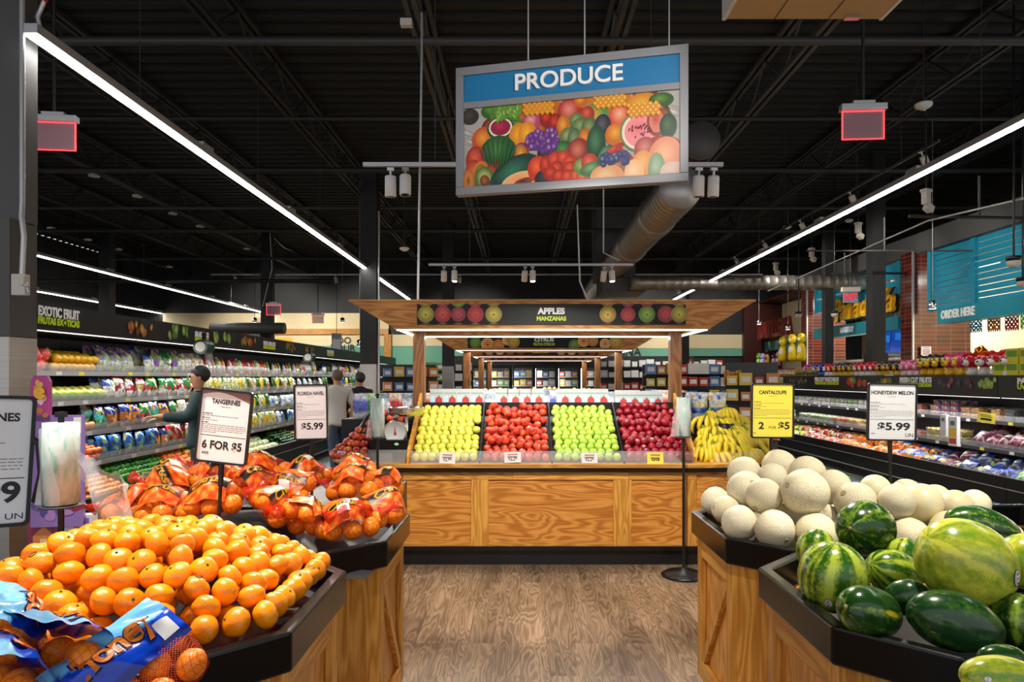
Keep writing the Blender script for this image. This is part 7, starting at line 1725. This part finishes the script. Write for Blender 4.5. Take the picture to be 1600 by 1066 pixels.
# menu screens and white notice
for k, (px, py, w, h, rz) in enumerate(((1392, 535, 22, 40, -52), (1413, 531, 20, 38, -58))):
    d = 8.6*F/(px-VX); t = thing('menu_screen', 'dark blue menu screen above the bakery counter, %s' % ('nearer the black column' if k == 0 else 'nearer the tile pillar'), 'screen', PX(px, py, d), rot=(R(-10), 0, R(rz)))
    MB().box((0, 0, 0), (.62, .04, .6)).build('screen_housing', M['black'], t); MB().lohi((-.29, -.024, -.28), (.29, -.021, .28)).build('screen_glass', M['screen'], t)
    MB().lohi((-.2, -.026, .0), (-.02, -.024, .16)).lohi((.04, -.026, -.2), (.2, -.024, .12)).build('screen_print', emis('screen_print%d' % k, S('#2c70c8'), .5), t)
    MB().tube([(0, .03, .1), (0, .1, 1.5)], .015, 6).build('bracket', M['black'], t)
t = thing('wall_notice', 'white printed notice on the red tile pillar', 'notice', PX(1447, 552, 13.74)); MB().box((0, 0, 0), (.2, .012, .27)).build('notice_card', M['paper'], t)
b = MB()
for z, w, c in ((.1, .12, '#a02028'), (.06, .15, '#404040'), (.03, .15, '#404040'), (0, .14, '#a02028'), (-.03, .15, '#404040'), (-.07, .1, '#404040')): b.lohi((-w/2, -.008, z), (w/2, -.006, z+.014), col=S(c))
b.build('notice_lettering', M['attr'], t)
t = thing('exit_sign', 'exit sign with red letters before the bakery counter', 'exit sign', PX(1329, 465, 15.5))
MB().box((0, 0, .18), (.4, .1, .1)).build('sign_housing', M['offwhite'], t); MB().lohi((-.17, -.01, -.12), (.17, .01, .13)).build('sign_panel', plain('exitblue', S('#7fa8c8'), .4), t)
MB().text('EXIT', .15, Matrix.Translation((0, -.012, -.06)), bold=.03, w=.3).build('sign_lettering', emis('exitred', S('#d0202c'), 1.0), t); MB().tube([(0, 0, .22), (0, 0, 2.2)], .012, 6).build('hanger_rod', M['black'], t)
# counters
def counter(label, y0, y1, x, h, m='white'):
    t = thing('service_counter', label, 'counter', (x, (y0+y1)/2, 0)); org = t.location
    MB().lohi((x, y0, 0), (x+.7, y1, h-.05)).build('counter_body', M['creamtile'] if m == 'cream' else M['white'], t, org=org); MB().lohi((x-.05, y0, h-.05), (x+.75, y1, h)).build('counter_top', M['offwhite'], t, org=org)
counter('white counter in the bakery opening', 14.6, 18.5, 8.5, 2.05); counter('pale counter below the paper banners', 5.5, 13.4, 8.5, 1.2, 'cream')
o = MB().box((0, 0, 0), (.35, .3, .8)).build('dark_machine', M['charcoal'], loc=(9.3, 16.5, 2.5)); tag(o, 'dark coffee machine at the back of the bakery', 'machine'); o.location.z = 2.46
# the red shop name and the painted figures at the end
MB().text('TORTILLERIA', .5, Matrix.Translation((WX-.1, 21.2, 2.88)) @ MR, bold=.03, ext=.08, w=2.9).build('counter_lettering', plain('maroon2', S('#6c1c18'), .35))['kind'] = 'structure'
wall('trim_9', (WX+.0, 19.4, 1.75), (WX+.1, 23.2, 1.85), M['oak_y'])
wall('trim_9', (WX+.3, 19.4, 2.5), (WX+.4, 23.2, 2.8), M['green_wall'])
def bottle_figure(label, px, py, w, h, X, c1, c2, c3):
    d = X*F/(px-VX); P = PX(px, py+h/2, d); t = thing('plush_toy', label, 'toy', P, rz=R(-60)); W_, H_ = w*d/F, h*d/F
    MB().lathe([(W_*.3, 0), (W_*.42, H_*.12), (W_*.38, H_*.4), (W_*.26, H_*.55), (0, H_*.58)], 14, col=S(c1)).build('body', M['attr'], t)
    MB().ball((0, 0, H_*.74), W_*.42, 14, 10, col=S(c2), sc=(1, .9, 1.1)).build('head', M['attr'], t)
    MB().ball((0, -W_*.28, H_*.35), W_*.26, 10, 8, col=S(c3), sc=(1, .5, 1.5)).ball((0, -W_*.33, H_*.7), W_*.14, 8, 6, col=S(c3)).build('front_patch', M['attr'], t)
    e = MB()
    for s in (-1, 1): e.ball((s*W_*.15, -W_*.36, H_*.82), W_*.05, 6, 5, col=S('#101010'))
    e.build('eyes', M['attr'], t)
for k, a in enumerate([(1223, 544, 16, 42), (1238, 541, 17, 46), (1252, 540, 17, 48)]): bottle_figure('tall yellow plush toy with white belly, %s from the tile pillar' % ORD[3-k], *a, 7.65, '#f0d010', '#f4d818', '#f0ece0')
for px, py, w, h, c1, c2, c3, nm in ((1174, 556, 8, 30, '#e8b890', '#5c2c20', '#c83028', 'brown'), (1186, 562, 11, 22, '#6cc038', '#5cb030', '#a8e080', 'lime green'), (1192, 562, 11, 20, '#a080d8', '#b090e0', '#d8c8f0', 'lilac'), (1199, 556, 9, 30, '#d0b828', '#241c1c', '#b02020', 'dark headed'), (1209, 561, 9, 22, '#d8a0b0', '#3c2828', '#e8c8d0', 'dusty pink'), (1216, 560, 10, 24, '#b87078', '#e0a8a8', '#f0d8d8', 'rose')): bottle_figure('small %s plush toy on the far end ledge' % nm, px, py, w, h, 7.95, c1, c2, c3)
# glass door freezers along the back wall
q = random.Random(4)
cols = ['#d8d8e0', '#a8c0d8', '#c84030', '#e0c040', '#e8e8e8', '#5c88c0', '#88b868', '#d88840', '#c8b8a0']
CNM = ['pale grey', 'light blue', 'red', 'yellow', 'white', 'blue', 'green', 'orange', 'tan']
def packm(c):
    def f():
        o = MB().lohi((-.1, -.05, 0), (.1, .05, .2), col=S(c)).lohi((-.07, -.052, .05), (.07, -.05, .14), col=S('#e8e8e8')).build('grocery_pack', M['attr']); tag(o, 'p', 'pack', 'g'); return o
    return f
PK = [Stock(packm(c)) for c in cols]
def freezer(i, x):
    t = thing('glass_door_freezer', 'lit glass door freezer on the back wall, %s along from the tall cooler side' % ORD[i+1], 'freezer', (x, 23.4, 0)); org = t.location
    MB().lohi((x, 23.0, 0), (x+.76, 23.85, .25)).lohi((x, 23.8, .25), (x+.76, 23.85, 2.0)).lohi((x, 23.0, 2.0), (x+.76, 23.85, 2.32)).lohi((x, 23.0, .25), (x+.03, 23.8, 2.0)).lohi((x+.73, 23.0, .25), (x+.76, 23.8, 2.0)).build('cabinet', M['black_matte'], t, org=org)
    dr = MB().ring([(x+.04, .27), (x+.72, .27), (x+.72, 1.98), (x+.04, 1.98)], [(x+.08, .33), (x+.68, .33), (x+.68, 1.92), (x+.08, 1.92)], -22.99, -22.95, M=Matrix(((1, 0, 0, 0), (0, 0, -1, 0), (0, 1, 0, 0), (0, 0, 0, 1)))).build('door', M['black'], t, org=org)
    MB().lohi((x+.08, 22.965, .33), (x+.68, 22.97, 1.92)).build('door_glass', M['glass'], dr, org=org)
    MB().lohi((x+.66, 22.92, .8), (x+.68, 22.95, 1.5)).build('door_handle', M['alu'], dr, org=org)
    MB().lohi((x+.04, 23.05, .35), (x+.06, 23.09, 1.9)).build('light_strip', M['tube'], t, org=org)
    for z in (.65, 1.0, 1.32, 1.62):
        MB().lohi((x+.03, 23.15, z-.02), (x+.73, 23.8, z)).build('shelf', M['white'], t, org=org)
        if z > .9:
            for k in range(3):
                c_ = q.randrange(len(PK)); PK[c_].put((x+.16+.22*k, 23.28, z), (0, 0, 0), q.uniform(.85, 1.15), '%s pack, %s on the %s shelf, %s glass door freezer of the back wall' % (CNM[c_], ORD[k+1], {1.0: 'lower', 1.32: 'middle', 1.62: 'upper'}[z], ORD[i+1]))
for i in range(11): freezer(i, -2.6+.77*i)
# dairy shelving at the far end
def gondola(label, x, y, L, zs, rz, keys, depth=.45, h=1.9, n=None, gl='g'):
    t = thing('shelf_rack', label, 'shelving', (x, y, 0), rz=rz)
    MB().lohi((-L/2, 0, 0), (L/2, .04, h)).build('rear_panel', M['charcoal'], t); MB().lohi((-L/2, -depth, 0), (L/2, 0, .12)).build('base', M['black'], t)
    for z in zs: MB().lohi((-L/2, -depth, z-.025), (L/2, 0, z)).build('shelf', M['black'], t)
    mt = Matrix.Translation((x, y, 0)) @ Matrix.Rotation(rz, 4, 'Z')
    for zi, z in enumerate(zs):
        m = int(L/.24)
        for k in range(m): 
            p = mt @ Vector((-L/2+.12+k*L/m, -depth+.08, z)); c_ = q.choice(keys); c_.put(p, (0, 0, rz), q.uniform(.8, 1.25), '%s pack, %s on %s shelf up, %s' % (CNM[PK.index(c_)], ORD[k+1], ORD[zi+1], label))
gondola('grocery rack beyond the bananas', 4.0, 16.2, 2.2, (.35, .75, 1.1, 1.4, 1.68), R(0), [PK[2], PK[3], PK[7], PK[5], PK[4]], gl='bright')
gondola('snack rack beside the low cooler end', 4.6, 13.6, 1.0, (.4, .8, 1.15, 1.45), R(-15), [PK[7], PK[3], PK[2]], gl='golden')
gondola('dark grocery rack behind the slim column', -2.2, 20.5, 1.6, (.4, .8, 1.15, 1.5, 1.8), R(0), [PK[8], PK[4], PK[6]], gl='jar'.replace('jar', 'tan'))
gondola('pale dairy rack at the far end', 4.6, 22.6, 4.0, (.8, 1.2, 1.6, 1.95), R(0), [PK[4], PK[0], PK[2], PK[4]], gl='white')
gondola('rack of boxed groceries beyond the citrus canopy', -2.6, 15.8, 1.3, (.5, .95, 1.3, 1.62), R(20), [PK[7], PK[3], PK[5]], gl='orange')
o = MB().grid(lambda u, v: (4.5+.35*(u-.5), 15.4, 1.45+.28*v+.02*math.sin(9*u)), 8, 4, cfn=lambda u, v: S('#b07828') if int(u*8) % 2 else S('#c89040')).build('bread_pack', M['attr_bag']); o.location = (-.3, -1.9, -.0); tag(o, 'golden bread pack standing high beside the banana end', 'pack')
# blue and white sugar sacks behind the red apples
sk = MB(); P = PX(1082, 652, 7.3)
def sack():
    o = bag_maker('printed_sack', [(.3, '#c8d0d8'), (.5, '#3c68b8'), (.7, '#e8d8a0'), (1, '#e0e4e8')], .22, .32, .09, seed=77)(); tag(o, 's', 'sack', 'g'); return o
SK = Stock(sack)
for k in range(3): SK.put((1.72+.2*k, 7.35, 1.12), (0, 0, R(8*k-8)), 1, 'white and blue printed sack behind the banana end, %s' % ORD[k+1])
o = MB().lohi((1.55, 7.15, .868), (2.25, 7.6, 1.11)).build('sack_stand', M['black']); tag(o, 'black stand under the printed sacks behind the bananas', 'stand')
# hanging department signs in the distance
for lab, px, py, d, w, h in (('small white hanging sign above the tall cooler end', 526, 536, 18, 15, 30), ('small blue hanging sign over the far cooler', 398, 523, 20, 20, 12)):
    t = thing('hanging_sign', lab, 'sign', PX(px, py, d)); MB().box((0, 0, 0), (w*d/F, .05, h*d/F)).build('sign_frame', M['signgrey'], t); MB().lohi((-w*d/F*.42, -.03, -h*d/F*.44), (w*d/F*.42, -.026, h*d/F*.2)).build('sign_face', M['white'], t); MB().tube([(0, 0, h*d/F/2), (0, 0, DECK-t.location.z)], .008, 5).build('hanger_rod', M['black'], t)
o = MB().box((0, 0, 0), (.66, .04, .2)).build('yellow_board', M['signyellow'], loc=PX(441, 533, 23.5)); tag(o, 'yellow and black banner on the far cream wall', 'banner')
# ------------------------------------------------------------------ purple cardboard sweets display by the near column
t = thing('cardboard_display', 'tall purple cardboard sweets display beside the near column', 'display stand', (-2.3, 3.45, 0), rz=R(8))
PUR = S('#7c4c94'); PK2 = S('#c83c98'); 
M['card_purple'] = plain('card_purple', S('#8c6cae'), .5); M['card_pink'] = plain('card_pink', S('#b83a8e'), .45); M['card_dark'] = plain('card_dark', S('#4a2a5c'), .5)
MB().lohi((-.15, -.02, .85), (.095, 0, 1.41)).build('side_panel', M['card_purple'], t)
MB().prism([(-.15, 1.38), (-.06, 1.38), (-.06, 1.58), (-.075, 1.61), (-.135, 1.61), (-.15, 1.58)], 0, .02, M=Matrix.Rotation(R(90), 4, 'X')).build('header_card', M['card_pink'], t)
MB().lohi((-.2, -.02, 0), (.13, .3, .62)).build('carton_base', M['card_dark'], t); MB().lohi((-.2, -.021, .62), (.13, .3, .7)).build('tray', M['card_pink'], t)
b = MB(); rr = random.Random(8)
for k in range(14):
    b.disc((rr.uniform(-.13, -.08), -.0205-.0003*k, rr.uniform(1.4, 1.58)), rr.uniform(.008, .018), rr.uniform(.008, .02), 12, col=S(rr.choice(['#e8b040', '#5c2c70', '#d8a080', '#f0c0d8', '#4c1c58', '#c86830'])))
for k in range(10): b.disc((rr.uniform(-.12, .06), -.0215-.0003*k, rr.uniform(.88, 1.0)), rr.uniform(.015, .04), rr.uniform(.015, .035), 12, col=S(rr.choice(['#4c3c8c', '#6c4c9c', '#2c4878', '#a878b8'])))
b.build('display_print', M['attr_gloss'], t); MB().text('e', .07, Matrix.Translation((-.105, -.03, 1.5)), bold=.06).build('display_lettering', M['signyellow'], t)
MB().tube([(-.17+.0, -.03, 1.32), (-.10, -.035, 1.27), (-.09, -.035, 1.12), (-.13, -.03, .98)], [.012, .018, .018, .012], 8).build('hang_strap', M['black'], t)
MB().lohi((.05, -.022, 1.32), (.085, -.0205, 1.4)).build('barcode_label', M['paper'], t)
def sweets(c1, c2):
    def f():
        u = thing('sweets_box', 'x', 'box', (0, 0, 0)); MB().lohi((-.075, 0, 0), (.075, .06, .2), col=S(c1)).build('carton', M['attr'], u)
        bb = MB().prism([(-.05, .03), (.05, .03), (.05, .1), (0, .15), (-.05, .1)], 0, .002, col=S('#d8843c'), M=Matrix.Rotation(R(90), 4, 'X')).lohi((-.06, -.003, .155), (.06, -.001, .185), col=S(c2)).box((0, -.004, .06), (.03, .002, .05), col=S('#e8d0a0')); bb.build('box_print', M['attr'], u); return u
    return f
SW = [Stock(sweets('#8c2c4c', '#e8c040')), Stock(sweets('#d8d0d8', '#8c5cb0'))]
for k in range(2): SW[k].put((-2.4+.15*k, 3.44+.02*k, .702), (0, 0, R(8)), 1, ['maroon gingerbread house box on the cardboard display', 'white and purple sweets box on the cardboard display'][k])
# ------------------------------------------------------------------ people
def skin_mesh(name, nodes, edges, mat, parent, root=0, subd=2):
    me = bpy.data.meshes.new(name); me.from_pydata([n[:3] for n in nodes], edges, []); me.materials.append(mat)
    o = bpy.data.objects.new(name, me); COL.objects.link(o); o.parent = parent
    sk = o.modifiers.new('skin', 'SKIN'); sk.use_smooth_shade = True
    sv = me.skin_vertices[0].data
    for i, n in enumerate(nodes): sv[i].radius = (n[3], n[4] if len(n) > 4 else n[3]); sv[i].use_root = (i == root)
    sb = o.modifiers.new('subd', 'SUBSURF'); sb.levels = subd; sb.render_levels = subd
    return o
def person(label, loc, rz, h, hair, skin, shirt, pants, pose):
    t = thing('person', label, 'person', loc, rz=rz); k = h/1.75
    N = lambda *a: tuple(v*k for v in a)
    armL, armR = pose['armL'], pose['armR']; legL, legR = pose['legL'], pose['legR']
    nodes = [N(0, 0, .95, .15, .11), N(0, .0, 1.12, .135, .10), N(0, -.0, 1.3, .16, .11), N(0, .01, 1.43, .12, .09), N(0, .0, 1.5, .055), N(0, -.01, 1.56, .06), N(0, -.015, 1.64, .082, .098), N(0, -.01, 1.70, .07, .085)]
    edges = [(i, i+1) for i in range(7)]
    def chain(start, pts):
        a = start
        for p in pts: nodes.append(N(*p)); edges.append((a, len(nodes)-1)); a = len(nodes)-1
    chain(3, armL); la = len(nodes)-1; chain(3, armR); ra = len(nodes)-1; chain(0, legL); chain(0, legR)
    for end, s in ((la, -1), (ra, 1)):      # hands: palm, four fingers, thumb
        e = Vector(nodes[end][:3]); p = Vector(nodes[end-1][:3]); d = (e-p).normalized(); sd = d.cross(Vector((0, 0, 1))); sd = sd.normalized() if sd.length > .1 else Vector((1, 0, 0))
        pc = e+d*.05*k; nodes.append((*pc, .032*k, .02*k)); pi_ = len(nodes)-1; edges.append((end, pi_))
        for j, L in enumerate((.07, .08, .075, .06)):
            b0 = pc+d*.035*k+sd*(j-1.5)*.019*k; nodes.append((*b0, .009*k)); i0 = len(nodes)-1; edges.append((pi_, i0)); f1 = b0+d*L*.6*k+Vector((0, -.006, -.01))*k; nodes.append((*f1, .008*k)); edges.append((i0, i0+1)); f2 = f1+d*L*.35*k+Vector((0, -.004, -.02))*k; nodes.append((*f2, .007*k)); edges.append((i0+1, i0+2))
        th = pc+sd*.035*k*(-s); nodes.append((*th, .010*k)); edges.append((pi_, len(nodes)-1)); th2 = th+d*.035*k; nodes.append((*th2, .009*k)); edges.append((len(nodes)-2, len(nodes)-1))
    body = skin_mesh('body', nodes, edges, skin, t)
    # shirt over torso and arms
    sl = pose.get('sleeve', 2); sn = [N(0, 0, .80, .185, .15), N(0, 0, .92, .178, .14), N(0, 0, 1.12, .155, .122), N(0, 0, 1.3, .178, .13), N(0, .01, 1.43, .16, .11), N(0, .0, 1.5, .085), N(0, .0, 1.535, .07)]; se = [(0, 1), (1, 2), (2, 3), (3, 4), (4, 5), (5, 6)]
    for arm in (armL, armR):
        a = 4
        for p in arm[:sl+1]: sn.append(tuple(v*k for v in (p[0], p[1], p[2], p[3]+.024))); se.append((a, len(sn)-1)); a = len(sn)-1
    skin_mesh('shirt', sn, se, shirt, t)
    pn = [N(0, 0, .99, .16, .122), N(0, 0, .9, .165, .125)]; pe = [(0, 1)]
    for leg in (legL, legR):
        a = 1
        for p in leg[:3]: pn.append(tuple(v*k for v in (p[0], p[1], p[2], p[3]+.016))); pe.append((a, len(pn)-1)); a = len(pn)-1
    skin_mesh('trousers', pn, pe, pants, t)
    for leg in (legL, legR):
        e = leg[2]; MB().ball((0, -.06*k, .045*k), .05*k, 12, 8, sc=(.95, 2.5, .9)).box((0, -.05*k, .012*k), (.095*k, .27*k, .024*k)).build('shoe', M['black'], t).location = (e[0]*k, e[1]*k, 0)
    # hair and face
    hb = MB().ball((0, .012*k, 1.685*k), .106*k, 18, 12, sc=(.88, 1.02, .98)); keep = [i for i, v in enumerate(hb.v)]
    hb.v = [(x, (y if not (y < -.05*k and z < 1.70*k) else -.05*k+.0*k), max(z, (1.585+.1*min(1, max(0, (.06*k-y)/(.12*k))))*k)) for x, y, z in hb.v]; hb.build('hair', hair, t)
    fb = MB().tube([(0, -.1*k, 1.665*k), (0, -.122*k, 1.625*k), (0, -.1*k, 1.615*k)], [.008*k, .014*k, .008*k], 8)
    for s in (-1, 1): fb.ball((s*.083*k, .0, 1.64*k), .024*k, 8, 6, sc=(.35, .7, 1.1))
    fb.build('nose_and_ears', skin, t)
    eb = MB()
    for s in (-1, 1): eb.ball((s*.03*k, -.098*k, 1.66*k), .011*k, 8, 6)
    eb.tube([(-.022*k, -.103*k, 1.585*k), (0, -.108*k, 1.583*k), (.022*k, -.103*k, 1.585*k)], .005*k, 6).build('eyes_and_mouth', M['ink'], t)
    return t
skinm = plain('skin', S('#c48a68'), .5); hairm = plain('hair', (.012, .010, .009), .5)
stand = dict(legL=[(-.09, 0, .86, .085), (-.1, -.0, .48, .06), (-.1, .01, .08, .042)], legR=[(.09, 0, .86, .085), (.1, -.02, .48, .06), (.1, -.0, .08, .042)])
reach = dict(stand, armL=[(-.18, 0, 1.42, .058), (-.26, -.1, 1.2, .046), (-.24, -.36, 1.18, .034)], armR=[(.18, 0, 1.42, .058), (.25, -.12, 1.2, .046), (.2, -.38, 1.22, .034)], sleeve=2)
person('person with short black hair in a dark green jacket reaching into the tall cooler', (-3.55, 7.55, 0), R(-62), 1.70, hairm, skinm, plain('jacket', S('#0f3030'), .65), plain('dark_trousers', S('#15161a'), .7), reach)
walk = dict(legL=[(-.09, -.02, .86, .085), (-.1, -.14, .48, .06), (-.1, -.22, .08, .042)], legR=[(.09, 0, .86, .085), (.1, .06, .48, .06), (.1, .2, .09, .042)], armL=[(-.19, 0, 1.42, .055), (-.25, .06, 1.16, .045), (-.24, -.03, .92, .032)], armR=[(.19, 0, 1.42, .055), (.25, -.06, 1.16, .045), (.22, -.2, .98, .032)], sleeve=1)
person('person in a pale grey shirt and jeans walking along the tall cooler', (-3.0, 11.2, 0), R(-150), 1.70, plain('grey_hair', S('#5c4c40'), .6), skinm, plain('pale_shirt', S('#b8b4b0'), .7), plain('jeans', S('#28344c'), .7), walk)
person('person in black clothes walking beside the one in the pale shirt', (-2.75, 11.7, 0), R(-140), 1.66, hairm, skinm, plain('black_top', S('#101012'), .7), plain('black_trousers', S('#0e0e10'), .7), dict(walk, sleeve=2))
